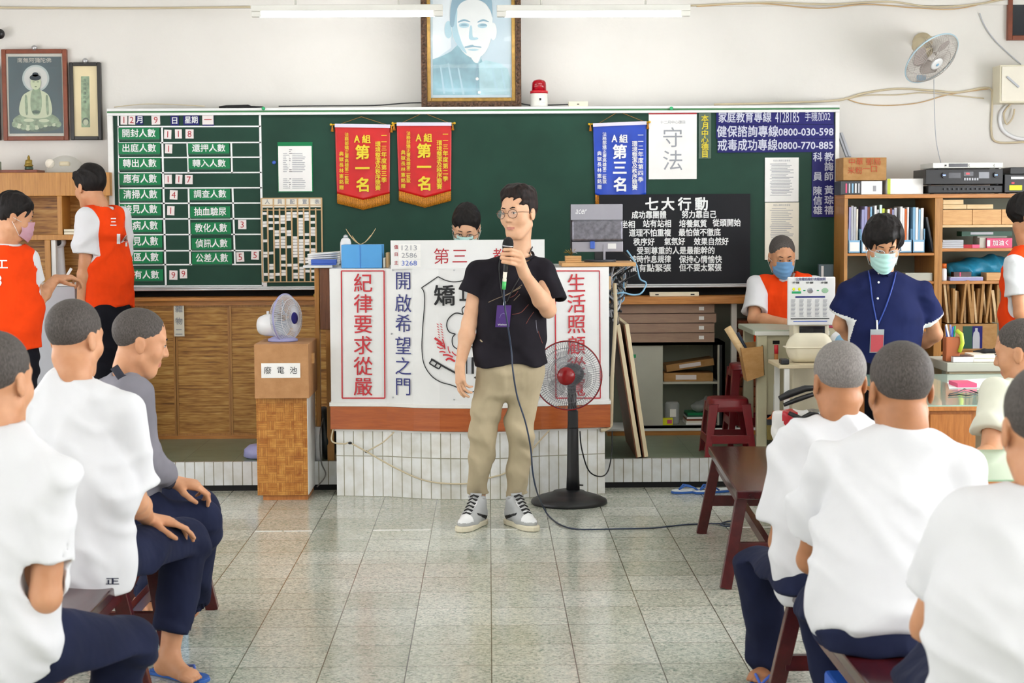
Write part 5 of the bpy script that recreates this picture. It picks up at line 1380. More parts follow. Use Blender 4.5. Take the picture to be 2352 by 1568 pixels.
M('clear_dome', 'dfe2d8', .12, alpha=.28)
c = V((X_(160, SY + .2), SY + .2, zt)); f_ = Field(); f_.ell(c + V((0, 0, .0)), (.125, .10, .115), k=.01, cuts=[(c, V((0, 0, -1)))]); sdf('clear_cover', [(f_, .008)], ['clear_dome'], t)
MB().box(c + V((-.035, -.03, .045)), c + V((.03, .02, .075)), 'scroll_cream').build('yellow_lamp', t, bevel=.01); MB().lathe([(.03, 0), (.03, .01), (.01, .012)], c + V((-.085, -.05, .06)), (0, -1, 0), 'paper_warm', 16).build('round_dial', t)
# grey counter in front
t = thing('grey_counter', 'pale grey counter panel between the two men in orange vests', 'counter', (X_(120, 10.5), 10.6, PZ))
MB().box((X_(40, 10.5), 10.5, PZ), (X_(176, 10.5), 10.85, Z_(657, 10.5, 120)), 'pale_grey').build('counter_body', t, bevel=.005)
MB().box((X_(40, 10.5) - .01, 10.49, Z_(657, 10.5, 120)), (X_(176, 10.5) + .01, 10.86, Z_(653, 10.5, 120)), 'white_paint').build('counter_top', t, bevel=.002)

# stuff between stand and lectern
t = thing('black_bag', 'dark plastic bag of bottles standing on the platform between stand and lectern', 'bag', (X_(748, 10.05), 10.1, PZ))
f_ = Field(); c = V((X_(750, 10.1), 10.1, PZ)); f_.ell(c + V((0, 0, .13)), (.065, .10, .14), k=.03); f_.ell(c + V((-.02, 0, .22)), (.05, .07, .09), k=.03)
sdf('bag_body', [(f_, .01)], [M('bag_dark', '1e2528', .3)], t, disp=folds([((1, 0, .3), 60, .006), ((0, 1, .5), 50, .005)], 2))
MB().cyl(c + V((-.045, -.10, 0)), c + V((-.045, -.10, .2)), .02, 'white_plastic').build('bottle', t)
cable([(742, 960, 10.0), (735, 1000, 9.9), (738, 1060, 9.93), (748, 1090, 9.90), (728, 1118, 9.88)], .004, 'cable_mid', 'grey_cable', 'grey cord hanging down the step between stand and lectern', cat='cord')
t = thing('lilac_basin', 'lilac plastic basin on the platform behind the parquet stand', 'basin', (X_(590, 10.2), 10.2, PZ))
ax3((X_(596, 10.15), 10.15, PZ + .001), (0, 0, 1), [(.09, 0), (.105, .01), (.10, .05), (.07, .075), (.03, .08)], 'lilac', 'basin_shell', t, 32)

# ---------------------------------------------------------------- right of the lectern
RY = 11.03
rx0, rx1 = X_(1395, RY), X_(1925, RY)
lz1, lz0 = Z_(681, RY - .05, 1570), Z_(698, RY - .05, 1570)
t = thing('open_counter', 'long brown wooden counter under the chalkboard right of the lectern', 'counter', ((rx0 + rx1) / 2, 11.2, PZ))
MB().box((rx0, RY - .06, lz0), (rx1, ROOM_B - .001, lz1), 'oak_trim').build('counter_top', t, bevel=.003)
MB().box((rx0, ROOM_B - .02, PZ), (rx1, ROOM_B - .001, lz0), 'inner_green').build('back_panel', t)
MB().box((rx0, RY, PZ), (rx1, ROOM_B - .03, PZ + .03), 'oak_trim').build('base_plank', t)
MB().box((rx0, RY - .008, PZ + .03), (rx1, ROOM_B - .03, PZ + .045), 'white_paint').build('white_shelf', t)
MB().box((X_(1679, RY), RY - .02, PZ + .045), (X_(1691, RY), RY + .02, lz0), 'white_metal').build('white_post', t)
zc = PZ + .0455
MB().box((X_(1493, RY), RY + .0, lz1 + .001), (X_(1605, RY), RY + .05, Z_(671, RY, 1550)), 'cream_plastic').box((X_(1505, RY), RY - .001, lz1 + .008), (X_(1513, RY), RY, lz1 + .015), 'black_ink').box((X_(1586, RY), RY - .001, lz1 + .008), (X_(1595, RY), RY, lz1 + .015), 'black_ink').build('adapter_strip', label='long cream adapter box lying on the brown counter', cat='box', bevel=.004)
# steel cabinet
kz1 = Z_(786, RY, 1550); ka, kb = X_(1440, RY), X_(1665, RY)
t = thing('steel_cabinet', 'black-framed low cabinet with one grey sliding door and open shelves', 'cabinet', ((ka + kb) / 2, 11.2, zc))
f = MB(); frame_box(f, ka, kb, zc, kz1, RY + .0, RY + .03, .018, 'steel_frame'); f.box((kb - .035, RY, zc), (kb, ROOM_B - .03, kz1), 'steel_frame').box((ka, RY, kz1 - .018), (kb, ROOM_B - .03, kz1), 'steel_frame').box((ka, ROOM_B - .05, zc), (kb, ROOM_B - .03, kz1), 'inner_green').box((ka, RY, zc), (kb, ROOM_B - .05, zc + .015), 'cabinet_grey'); f.build('frame', t)
MB().box((ka + .02, RY + .012, zc + .016), (X_(1523, RY), RY + .03, kz1 - .02), 'cabinet_grey').build('sliding_door', t, bevel=.002)
MB().box((X_(1453, RY), RY + .010, Z_(824, RY)), (X_(1461, RY), RY + .012, Z_(816, RY)), 'green_bright').build('green_sticker', t)
mid = Z_(878, RY, 1580)
MB().box((X_(1523, RY), RY + .02, mid - .012), (kb - .035, ROOM_B - .05, mid), 'cabinet_grey').build('inner_shelf', t)
MB().box((kb - .045, RY + .002, zc + .015), (kb - .035, RY + .03, kz1 - .018), 'cabinet_grey').build('rail', t)
def carton(x0, y0, x1, y1, Y, dep, tilt, m, name, label, stripe=None, zb=None, cat='box', group=None):
    a, b = W(x0, y0, Y), W(x1, y1, Y); c = V(((a.x + b.x) / 2, Y + dep / 2, (a.z + b.z) / 2)); w, h = (b.x - a.x) / 2, (a.z - b.z) / 2
    if zb is not None: c.z = zb + h * math.cos(tilt) + w * abs(math.sin(tilt)) + .001
    r = V((math.cos(tilt), 0, math.sin(tilt))); u = V((-math.sin(tilt), 0, math.cos(tilt)))
    mb = MB().obox(c, r * w, V((0, dep / 2, 0)), u * h, m)
    if stripe: mb.obox(c - V((0, dep / 2, 0)) + r * w * stripe[1], r * w * stripe[2], V((0, .001, 0)), u * h * .55, stripe[0])
    return mb.build(name, label=label, cat=cat, group=group, bevel=.003)
carton(1525, 858, 1638, 876, RY + .06, .2, 0, 'kraft', 'carton', 'lower flat cardboard box on the middle shelf of the black-framed cabinet', ('card', -.1, .42), mid)
carton(1530, 838, 1640, 853, RY + .08, .2, R(8), 'kraft', 'carton', 'slanting cardboard box resting over the lower one in the cabinet', ('card', 0, .45), mid + .06)
zl = zc + .016
t = thing('glass_jar', 'clear plastic jar with a white label in the lower cell of the cabinet', 'jar', (X_(1542, RY + .1), RY + .1, zl))
cj = V((X_(1544, RY + .12), RY + .12, zl)); ax3(cj, (0, 0, 1), [(.045, 0), (.048, .01), (.048, .13), (.04, .145)], 'clear_bag', 'jar_body', t, 24); MB().box(cj + V((-.02, -.052, .05)), cj + V((.02, -.049, .10)), 'paper').build('jar_label', t)
MB().box((X_(1523, RY), RY + .04, zl), (X_(1547, RY), RY + .07, zl + .045), 'label_yellow').box((X_(1534, RY), RY + .039, zl + .01), (X_(1545, RY), RY + .04, zl + .035), 'pink').build('snack_packet', label='small yellow and pink packet in the lower cell of the cabinet', cat='packet')
for i, (m, w_) in enumerate((('paper', 44), ('paper_warm', 46), ('picture_wood', 42), ('paper', 40), ('plate_dark', 40), ('plate_green', 36))):
    x0 = 1578 + i * .8; z = zl + .0005 + i * .0125
    MB().box((X_(x0, RY), RY + .05, z), (X_(x0 + w_, RY), RY + .25, z + .012), m).build('magazine', label='%s magazine, %s in the small pile inside the cabinet' % ({'paper': 'white', 'paper_warm': 'cream', 'picture_wood': 'brown', 'plate_dark': 'dark green', 'plate_green': 'green'}[m], ('at the bottom', 'second up', 'third up', 'fourth up', 'fifth up', 'on top')[i]), cat='magazine', group='magazines inside the cabinet')
t = thing('plastic_bag', 'crumpled clear plastic bag on the magazines inside the cabinet', 'bag', (X_(1612, RY), RY + .15, zl + .075))
f_ = Field(); c = V((X_(1606, RY + .15), RY + .15, zl + .105)); f_.ell(c, (.055, .06, .0325), k=.02); f_.rc(c, c + V((.05, 0, .05)), .03, .02, k=.03)
sdf('bag_film', [(f_, .006)], ['clear_bag'], t, disp=folds([((1, 0, .3), 90, .006), ((0, .3, 1), 70, .005)], 5))
# flat wooden cases on the steel cabinet
for i, (y0, y1, x1, lb) in enumerate(((765, 785, 1641, 'lowest'), (742, 763, 1641, 'second from the bottom'), (720, 741, 1645, 'third from the bottom'), (701, 718, 1641, 'topmost'))):
    z0 = kz1 + .001 + i * .0625; z1 = z0 + .058 if i < 3 else lz0 - .004
    x0_ = X_(1420, RY); x1_ = X_(x1, RY)
    MB().box((x0_, RY + .0, z0), (x1_, ROOM_B - .04, z1), 'case_wood').box((X_(1605, RY), RY - .001, z0 + (z1 - z0) * .3), (X_(1617, RY), RY, z0 + (z1 - z0) * .7), 'paper').build('flat_case', label='flat wooden case with a white tag, %s of four' % lb, cat='case', group='stack of flat wooden cases', bevel=.002)
MB().tube([(X_(1673, RY), RY + .05, zc), (X_(1673, RY), RY + .05, Z_(868, RY, 1673))], .010, 'ply_light', 10).build('wooden_stick', label='short upright wooden stick beside the white post', cat='stick')
# parcels wrapped in brown tape
rs = random.Random(6); z = zc + .001; k_ = 0
ordn = ['lowest', 'second up', 'third up', 'fourth up', 'fifth up', 'sixth up', 'seventh up', 'eighth up', 'ninth up', 'tenth up', 'eleventh up', 'twelfth up', 'topmost']
M('brown_tape', '8c4f34', .2, var=.35, vscale=18, bumpy=.5, bscale=40)
while z < Z_(722, RY, 1720) - .05:
    h = .066 if k_ < 9 else .05
    x0 = X_(1694 + rs.uniform(-1, 2), RY)
    MB().box((x0, RY + .02, z), (X_(1752, RY), RY + .3, z + h - .002), 'brown_tape').build('wrapped_parcel', label='parcel wrapped in shiny brown tape, %s in the stack behind the desk' % ordn[min(k_, 12)], cat='parcel', group='brown taped parcels', bevel=.008); z += h; k_ += 1
# leaning boards
for i, (tx, bx, ty, by, lb) in enumerate(((1419, 1468, 747, 1063, 'pale-edged dark board leaning on the lectern side, the left one of two'), (1439, 1484, 746, 1062, 'pale-edged board leaning outermost, right of its twin'))):
    Y0, Y1 = 9.985, 10.75
    a = W(tx, ty, Y0); b = V((X_(bx, Y0, by), Y0, PZ + .001)); a.z = Z_(ty, Y0, tx)
    d = (a - b); L = d.length; u = d.normalized(); r = V((u.z, 0, -u.x))
    t = thing('leaning_board', lb, 'board', b, 'boards leaning against the lectern'); w_ = .0175
    c = (a + b) / 2 + V((0, (Y1 - Y0) / 2, 0))
    c = c + V((0, 0, .005))
    MB().obox(c - r * w_ * .78, r * w_ * .2, V((0, (Y1 - Y0) / 2, 0)), u * L / 2, 'dark_brown_wood').build('board_face', t)
    MB().obox(c + r * w_ * .1, r * w_ * .68, V((0, (Y1 - Y0) / 2 - .001, 0)), u * (L / 2 - .001), M('board_edge', 'ead9b4', .55)).build('board_core', t, bevel=.003)

# plastic stools
def stool(cx, cy, z0, h, label, m='red_plastic', sw=.125, bw=.20):
    t = thing('plastic_stool', label, 'stool', (cx, cy, z0))
    mb = MB(); n = 32
    def sq(r, z, p=4.0):
        o = []
        for i in range(n):
            a = 2 * math.pi * i / n; c_, s_ = math.cos(a), math.sin(a)
            k = (abs(c_) ** p + abs(s_) ** p) ** (-1 / p); o.append(V((cx + c_ * k * r, cy + s_ * k * r, z)))
        return o
    rings = [sq(sw - .02, z0 + h), sq(sw - .004, z0 + h - .004), sq(sw, z0 + h - .012), sq(sw + .006, z0 + h - .045), sq(sw + .010, z0 + h - .075), sq(sw + .004, z0 + h - .075), sq(sw - .004, z0 + h - .02)]
    vs_ = [v for r in rings for v in r]; fs = [(i * n + k, i * n + (k + 1) % n, (i + 1) * n + (k + 1) % n, (i + 1) * n + k) for i in range(len(rings) - 1) for k in range(n)]
    fs = [tuple(reversed(f)) for f in fs]
    fs.append(tuple(range(n))); mb.add(vs_, fs, m, True); mb.build('seat', t)
    cr = []
    for sx in (-1, 1):
        for sy in (-1, 1):
            lg = MB(); N = 6; vv = []
            for j in range(N + 1):
                u = j / N; z = z0 + (h - .03) * (1 - u); r = sw + .004 + (bw - sw) * u; wd = .055 - .022 * u
                q = V((cx + sx * r, cy + sy * r, z)); px = V((cx + sx * (r - wd), cy + sy * r, z)); pyy = V((cx + sx * r, cy + sy * (r - wd), z))
                th = .006
                vv += [px, q, pyy, pyy + V((-sx * th, 0, 0)), q + V((-sx * th, -sy * th, 0)), px + V((0, -sy * th, 0))]
            fs = [(j * 6 + k, j * 6 + (k + 1) % 6, (j + 1) * 6 + (k + 1) % 6, (j + 1) * 6 + k) for j in range(N) for k in range(6)] + [(0, 1, 2, 3, 4, 5), tuple(N * 6 + k for k in (5, 4, 3, 2, 1, 0))]
            if sx * sy < 0: fs = [tuple(reversed(f)) for f in fs]
            lg.add(vv, fs, m); lg.build('leg', t, bevel=.003)
            cr.append((sx, sy))
    zz = z0 + h * .30; r = sw + (bw - sw) * .68
    for (a, b) in (((-1, -1), (1, -1)), ((1, -1), (1, 1)), ((1, 1), (-1, 1)), ((-1, 1), (-1, -1))):
        A = V((cx + a[0] * r, cy + a[1] * r, zz)); B_ = V((cx + b[0] * r, cy + b[1] * r, zz)); MB().beam(A * .93 + B_ * .07, B_ * .93 + A * .07, .008, .05, m).build('crossbar', t, bevel=.003)
    return t
sc = 10.16
stool(X_(1671, sc), sc, PZ + .001, Z_(917, sc - .12, 1671) - PZ, 'dark red plastic stool on the platform before the low cabinets', sw=.118, bw=.148)
stool(X_(1722, 10.62), 10.62, PZ + .001, .50, 'dark red plastic stool half hidden behind the grey steel desk', sw=.12, bw=.15)

# grey steel desk with the seated orange-vested man
DY = 9.99
t = thing('steel_desk', 'grey-green steel desk where a man in an orange vest sits writing', 'desk', (1.9, 10.3, PZ))
dx0 = X_(1733, DY, 760); dx1 = X_(1905, DY, 760); dz1 = Z_(757, DY, 1800)
MB().box((dx0 - .01, DY - .01, dz1 - .030), (dx1, 10.58, dz1), 'grey_green').build('desk_top', t, bevel=.004)
MB().box((dx0, DY - .013, dz1 - .032), (dx1, DY - .010, dz1 - .008), 'white_metal').build('edge_strip', t)
for (xa, xb) in ((dx0 + .015, dx0 + .075), (dx1 - .07, dx1 - .01)):
    for (ya, yb) in ((DY, DY + .05), (10.5, 10.55)):
        MB().box((xa, ya, PZ), (xb, yb, dz1 - .03), 'beige_steel' if 'beige_steel' in MATS else M('beige_steel', 'c6c2a4', .4)).build('leg', t, bevel=.004)
MB().box((dx0 + .075, DY + .02, dz1 - .5), (dx1 - .07, DY + .03, dz1 - .03), 'beige_steel').build('modesty_panel', t)
for i in range(3): MB().box((dx0 + .11 + i * .13, DY + .017, dz1 - .085), (dx0 + .15 + i * .13, DY + .02, dz1 - .065), 'dark_gap').build('vent_slot', t)
# cardboard bin with paper rolls
t = thing('cardboard_bin', 'open cardboard bin hanging at the left end of the grey steel desk', 'box', W(1728, 875, 9.95))
a = W(1702, 800, 9.93); b = W(1752, 795, 9.93); c = W(1755, 862, 9.93); d = W(1716, 876, 9.93)
mb = MB(); bk = V((0, .14, 0))
for q in ((a, b, c, d),): mb.add([p for p in q] + [p + V((0, .004, 0)) for p in q], [(3, 2, 1, 0), (4, 5, 6, 7), (0, 1, 5, 4), (1, 2, 6, 5), (2, 3, 7, 6), (3, 0, 4, 7)], 'kraft')
for (p, q) in ((a, d), (b, c), (d, c)): mb.add([p, q, q + bk, p + bk, p + V((.003, 0, .003)), q + V((.003, 0, .003)), q + bk + V((.003, 0, .003)), p + bk + V((.003, 0, .003))], [(0, 1, 2, 3), (7, 6, 5, 4)], 'kraft')
a2, b2, c2, d2 = [p + bk + V((0, 0, .02)) for p in (a, b, c, d)]; mb.add([a2, b2, c2, d2], [(0, 1, 2, 3)], 'kraft'); mb.build('bin_shell', t)
for i, (p, q, r_, m, lb) in enumerate((((1671, 752), (1716, 826), .022, 'ply_light', 'cream paper roll, thickest of those in the cardboard bin'), ((1676, 766), (1722, 830), .014, 'pale_grey', 'grey paper roll under the cream one in the cardboard bin'), ((1694, 764), (1726, 826), .010, 'cable_blue', 'thin dark blue rolled sheet in the cardboard bin'))):
    P0, P1 = W(p[0], p[1], 9.99 + .03 * i), W(q[0], q[1], 9.99 + .03 * i); MB().cyl(P1, P0, r_, m, seg=18).build('paper_roll', label=lb, cat='paper roll', group='paper rolls in the cardboard bin')
# red and white handled brush
t = thing('broom', 'orange brush with a red and white taped handle hanging on the grey desk leg', 'broom', W(1779, 1000, 9.9)); bY_ = 9.95
MB().tube([W(1783, 793, bY_), W(1782, 880, bY_)], .011, 'desk_wood', 12).build('handle', t)
MB().tube([W(1783, 792, bY_), W(1783, 812, bY_)], .0125, 'bright_red', 12).build('handle_tip', t); MB().tube([W(1782, 882, bY_), W(1781, 944, bY_)], .0125, 'white_gloss', 12).build('white_grip', t)
mb = MB(); mb.prism([W(x, y, bY_ - .015) for x, y in ((1779, 940), (1784, 940), (1790, 955), (1800, 963), (1762, 963), (1773, 955))], (0, .03, 0), 'orange_plastic'); mb.build('brush_head', t, bevel=.004)
mb = MB(); mb.prism([W(x, y, bY_ - .013) for x, y in ((1762, 963), (1800, 963), (1801, 976), (1762, 976))], (0, .026, 0), 'dark_grey'); mb.build('brush_band', t)
mb = MB(); mb.prism([W(x, y, bY_ - .012) for x, y in ((1762, 976), (1801, 976), (1803, 1008), (1763, 1010))], (0, .024, 0), 'bristle'); mb.build('bristles', t)
# sign, device, tub and cart
gY = 9.42
t = thing('utility_cart', 'low grey cart carrying the cream tub beside the steel desk', 'cart', (X_(1850, gY), gY, 0)); cz = Z_(838, gY, 1830)
MB().box((X_(1790, gY), gY, cz - .02), (X_(1925, gY), gY + .38, cz), 'beige').build('shelf', t, bevel=.003)
for x in (1803, 1918):
    for dy in (.01, .33): MB().box((X_(x, gY), gY + dy, 0), (X_(x + 12, gY), gY + dy + .03, cz - .02), 'white_metal').build('leg', t, bevel=.003)
MB().box((X_(1803, gY), gY + .01, .18), (X_(1930, gY), gY + .36, .20), 'beige').build('lower_shelf', t)
t = thing('cream_tub', 'cream rounded plastic tub with a lid on the low cart', 'tub', (X_(1850, gY + .1), gY + .15, cz))
f_ = Field(); c = V((X_(1858, gY + .16), gY + .17, cz))
f_.rc(c + V((-.06, 0, .05)), c + V((.07, 0, .05)), .055, .055, k=.02, cuts=[(c + V((0, 0, .001)), V((0, 0, -1)))]); f_.rc(c + V((-.07, 0, .085)), c + V((.08, 0, .085)), .058, .058, k=.02); f_.rc(c + V((-.055, 0, .12)), c + V((.07, 0, .12)), .045, .045, k=.03)
sdf('tub_body', [(f_, .006)], ['cream_plastic'], t); MB().box(c + V((-.135, -.065, .082)), c + V((.145, .065, .09)), 'cream_plastic').build('tub_rim', t, bevel=.004)
MB().box((X_(1796, gY), gY + .02, cz + .001), (X_(1815, gY), gY + .1, cz + .03), 'black_plastic').build('black_case', label='small black case on the cart left of the cream tub', cat='case', bevel=.006)
vY = 9.81; vz = Z_(790, vY, 1860)
t = thing('scale_console', 'cream console with a dark display panel holding up the white chart', 'machine', (X_(1863, vY), vY, 0))
xa, xb = X_(1822, vY), X_(1904, vY)
MB().box((xa, vY, cz + .003), (xb, vY + .14, Z_(742, vY, 1860)), 'cream_plastic').build('console_body', t, bevel=.008)
MB().box((xa, vY + .02, 0), (xb, vY + .12, cz - .001), 'cream_plastic').build('console_stand', t, bevel=.006)
a, b = W(1836, 749, vY), W(1894, 784, vY); mb = MB().box((a.x, vY - .006, b.z), (b.x, vY, a.z), 'screen_dark')
for i in (0, 1):
    for j in (0, 1): mb.box((a.x + .008 + i * .072, vY - .008, b.z + .012 + j * .036), (a.x + .064 + i * .072, vY - .006, b.z + .036 + j * .036), 'black_plastic')
mb.build('display_panel', t)
hY = 9.79; a, b = W(1808, 636, hY), W(1917, 746, hY)
t = thing('exchange_chart', 'white rounded chart board with blue heading and small pictures', 'sign board', ((a.x + b.x) / 2, hY, b.z))
MB().box((a.x, hY - .014, b.z), (b.x, hY, a.z), 'white_gloss').build('board', t, bevel=.006)
mb = MB(); q = hY - .015
def hb(x0, y0, x1, y1, m): 
    p, r_ = W(x0, y0, q), W(x1, y1, q); mb.box((p.x, q - .0006, r_.z), (r_.x, q, p.z), m)
mb.text('公用電話撥打流程說明', W(1862, 641, q), .018, 'blue_ink', w=.17, bold=.01)
for x in (1828, 1860, 1893): mb.text('步驟', W(x, 649, q), .012, 'black_ink', w=.04)
for x in (1823, 1836): mb.ball(W(x, 664, q), (.008, .001, .009), 'label_yellow', 10, 6)
hb(1819, 669, 1840, 674, 'green_bright')
mb.ball(W(1861, 667, q), (.018, .001, .016), 'silver', 12, 6); mb.ball(W(1895, 667, q), (.020, .001, .015), 'green_glass', 12, 6); hb(1845, 666, 1850, 668, 'green_bright'); hb(1876, 666, 1881, 668, 'green_bright')
hb(1827, 680, 1895, 683.5, 'blue_ink')
for cx_ in (1822, 1841, 1859, 1877, 1895):
    for k_ in range(13): hb(cx_ - 5, 688 + k_ * 3.1, cx_ + 5 - (k_ % 3), 689.3 + k_ * 3.1, 'grey_ink')
hb(1816, 731, 1905, 732.4, 'black_ink'); hb(1822, 737, 1900, 738.4, 'blue_plastic')
mb.build('printed_chart', t)
# thermos, folder, head gear bag
t = thing('thermos', 'white thermos with a pink lid and foot behind the chart board', 'thermos', (X_(1918, 10.1), 10.1, dz1))
c = V((dx1 - .045, 10.12, dz1 + .001)); c.x = X_(1917, 10.12); 
MB().box((dx1 - .002, 9.99, PZ), (X_(1940, 10.0), 10.5, dz1), 'beige_steel').build('side_locker', label='beige metal locker closing the right end of the steel desk', cat='locker', bevel=.004)
ax3(c, (0, 0, 1), [(.034, 0), (.035, .015)], 'pink', 'foot_ring', t, 20); ax3(c + V((0, 0, .015)), (0, 0, 1), [(.034, 0), (.034, .12), (.03, .13)], 'white_plastic', 'thermos_body', t, 20); ax3(c + V((0, 0, .145)), (0, 0, 1), [(.028, 0), (.027, .02), (.015, .0325)], 'pink', 'lid', t, 20)
t = thing('ring_binder', 'dark grey ring binder standing against the right end of the chalkboard', 'binder', W(1897, 655, 11.0)); a, b = W(1881, 607, 10.98), W(1914, 680, 10.98)
MB().box((a.x, 10.98, lz1 + .001), (b.x, 11.02, a.z), M('binder_grey', '4e6068', .5)).build('cover', t, bevel=.002); MB().box((a.x + .015, 10.977, lz1 + .07), (a.x + .03, 10.98, a.z - .01), 'paper').build('spine_label', t)
t = thing('tote_bag', 'clear and patterned carrier bag with a black handle in front of the cart', 'bag', W(1840, 985, 9.2))
f_ = Field(); c = V((X_(1842, 9.2), 9.22, 0)); f_.rc(c + V((0, 0, .16)), c + V((.0, 0, .48)), .13, .16, k=.04, frame=(V((1, 0, 0)), V((0, 0, 1)), V((0, 1, 0))), ratio=.5, cuts=[(c + V((0, 0, .53)), V((0, 0, 1)))])
def bagm(C): return ((np.sin(C[:, 0] * 40) + np.sin(C[:, 2] * 26 + 1)) > .9).astype(int) + 2 * ((C[:, 0] > c.x + .03)).astype(int)
sdf('bag_body', [(f_, .009)], ['paper', 'bright_red', 'foil', 'foil'], t, disp=folds([((1, 0, .4), 55, .006), ((.4, 0, 1), 45, .006)], 9), matfn=bagm)
for i, (pp, w_) in enumerate((([(1790, 916), (1812, 905), (1850, 892), (1878, 890)], .03), ([(1800, 930), (1830, 918), (1868, 905)], .02), ([(1812, 948), (1840, 962), (1862, 950), (1880, 952)], .022))):
    P_ = [W(x, y, 9.06 - .02 * i) for x, y in pp]; MB().tube(P_, [w_ * .5, w_ * .7, w_ * .6, w_ * .4][:len(P_)], 'black_plastic', 8).build('handle_strap', t)
t = thing('blue_bottle_bag', 'white bag with a pale blue disc hanging behind the polo-shirted man', 'bag', W(1925, 790, 9.4))
f_ = Field(); c = W(1930, 795, 9.62); f_.ell(c, (.07, .05, .09), k=.02); sdf('bag_body', [(f_, .008)], ['white_plastic'], t); ax3(c + V((.0, -.045, .03)), (0, -1, 0), [(.04, 0), (.04, .006), (.01, .008)], 'cable_light_blue', 'blue_disc', t, 24)

# ---------------------------------------------------------------- big shelf on the right
BX0, BX1 = X_(1937, 10.85), ROOM_R - .3
QY = 10.85; q_ = lambda y, px=2100: Z_(y, QY, px)
t = thing('bookshelf', 'large light wood bookshelf unit filled with files and boxes on the right', 'bookshelf', (2.9, 11.1, PZ))
MB().box((BX0, QY, q_(455)), (BX1, ROOM_B - .001, q_(446)), 'oak_trim').build('top_board', t, bevel=.002)
MB().box((BX0, ROOM_B - .04, PZ), (BX1, ROOM_B - .001, q_(455)), 'inner_green').build('back_panel', t)
for (a, b) in ((1937, 1945), (2144, 2162)): MB().box((X_(a, QY), QY, PZ), (X_(b, QY), ROOM_B - .04, q_(455)), 'oak_post').build('upright', t, bevel=.002)
MB().box((X_(2147, QY), QY + .004, PZ), (X_(2152, QY) , ROOM_B - .05, q_(455)), 'cabinet_grey').build('divider', t)
for (a, b, y0, y1, m) in ((1945, 2144, 581, 587, 'oak_trim'), (1945, 2144, 646, 652, 'oak_trim'), (1945, 2144, 755, 762, 'oak_trim'), (2162, 2900, 517, 523, 'ply_light'), (2162, 2900, 571, 578, 'oak_trim'), (2162, 2900, 646, 653, 'oak_trim'), (2162, 2900, 808, 815, 'oak_trim')):
    MB().box((X_(a, QY), QY + .005, q_(y1)), (min(X_(b, QY), BX1), ROOM_B - .04, q_(y0)), m).build('shelf_plank', t, bevel=.002)
zA = q_(581) + .001
# file boxes with files
rs = random.Random(11); pal = [('paper', 'white'), ('cable_light_blue', 'pale blue'), ('lime', 'yellow-green'), ('paper_warm', 'cream'), ('mint_glass', 'mint'), ('pale_grey', 'light grey'), ('lilac', 'lilac'), ('plate_navy', 'navy-striped'), ('picture_wood', 'dark red'), ('orange_plastic', 'orange')]
ordx = ['first', 'second', 'third', 'fourth', 'fifth', 'sixth']
for i in range(6):
    xa, xb = X_(1948 + i * 29.5, QY), X_(1948 + i * 29.5 + 28, QY)
    tt = thing('file_box', 'pale blue file box with a white label, %s from the left on the file shelf' % ordx[i], 'file box', ((xa + xb) / 2, QY + .1, zA), 'file boxes on the shelf')
    mb = MB(); z1_ = zA + .082
    mb.box((xa, QY + .02, zA), (xb, QY + .024, z1_), 'cable_light_blue').box((xa, QY + .02, zA), (xa + .003, QY + .25, z1_ + .07), 'cable_light_blue').box((xb - .003, QY + .02, zA), (xb, QY + .25, z1_ + .07), 'cable_light_blue').box((xa, QY + .02, zA), (xb, QY + .25, zA + .003), 'cable_light_blue').build('box_shell', tt)
    MB().box((xa + .010, QY + .018, zA + .012), (xb - .008, QY + .02, zA + .070), 'paper').build('box_label', tt)
    x = xa + .006; kk = 0
    while x < xb - .018:
        w_ = rs.uniform(.010, .017); m, nm_ = pal[rs.choice((0, 0, 0, 1, 3, 3, 4, 5, 5, 0, 6, 2, 7, 8, 9))] if not (i == 0 and kk == 0) else pal[6]
        h = rs.uniform(.27, .30)
        MB().obox(((x + w_ / 2), QY + .13, zA + .004 + h / 2), V((w_ / 2, 0, 0)), V((0, .09, 0)), V((rs.uniform(0, .002), 0, h / 2)), m).build('file_folder', label='%s file, %s in the %s file box' % (nm_, ('leftmost', 'second', 'third', 'fourth', 'fifth', 'sixth')[min(kk, 5)], ordx[i]), cat='file', group='files in the file boxes'); x += w_ + .002; kk += 1
MB().obox((X_(2136, QY), QY + .12, zA + .115), V((.006, 0, 0)), V((0, .09, 0)), V((-.022, 0, .11)), 'dark_grey').build('clipboard', label='dark clipboard leaning at the right end of the file shelf', cat='clipboard')
# second row cell left
MB().box((X_(2080, QY), QY + .02, q_(646) + .001), (X_(2142, QY), QY + .12, q_(627)), 'cabinet_grey').build('grey_box', label='flat grey box on the shelf under the files', cat='box', bevel=.003)
# cells on the right
z0 = q_(517) + .001; xs = (2163, 2231, 2298, 2365)
for i in range(3):
    MB().box((X_(xs[i], QY), QY + .01, z0), (X_(xs[i + 1] - 1, QY), QY + .25, q_(482)), 'ply').build('drawer_box', label='light wooden drawer box, %s of those under the top board' % ('left', 'middle', 'rightmost')[i], cat='drawer', group='light wooden drawer boxes', bevel=.002)
for (a, b, y0, y1, dz, tl, lb) in ((2163, 2217, 470, 479, 0, -.02, 'lower left'), (2163, 2210, 459, 470, .03, -.05, 'upper left'), (2218, 2278, 470, 480, 0, 0, 'right-hand')):
    zz = q_(482) + .002 + dz
    c = V(((X_(a, QY) + X_(b, QY)) / 2, QY + .1, zz + .016)); w_ = (X_(b, QY) - X_(a, QY)) / 2
    MB().obox(c, V((w_, 0, 0)), V((0, .09, 0)), V((0, 0, .0145)), 'ply_light').build('paper_bundle', label='cream paper bundle on the wooden drawers, the %s one' % lb, cat='paper bundle', group='cream paper bundles', bevel=.003)
z0 = q_(571) + .001
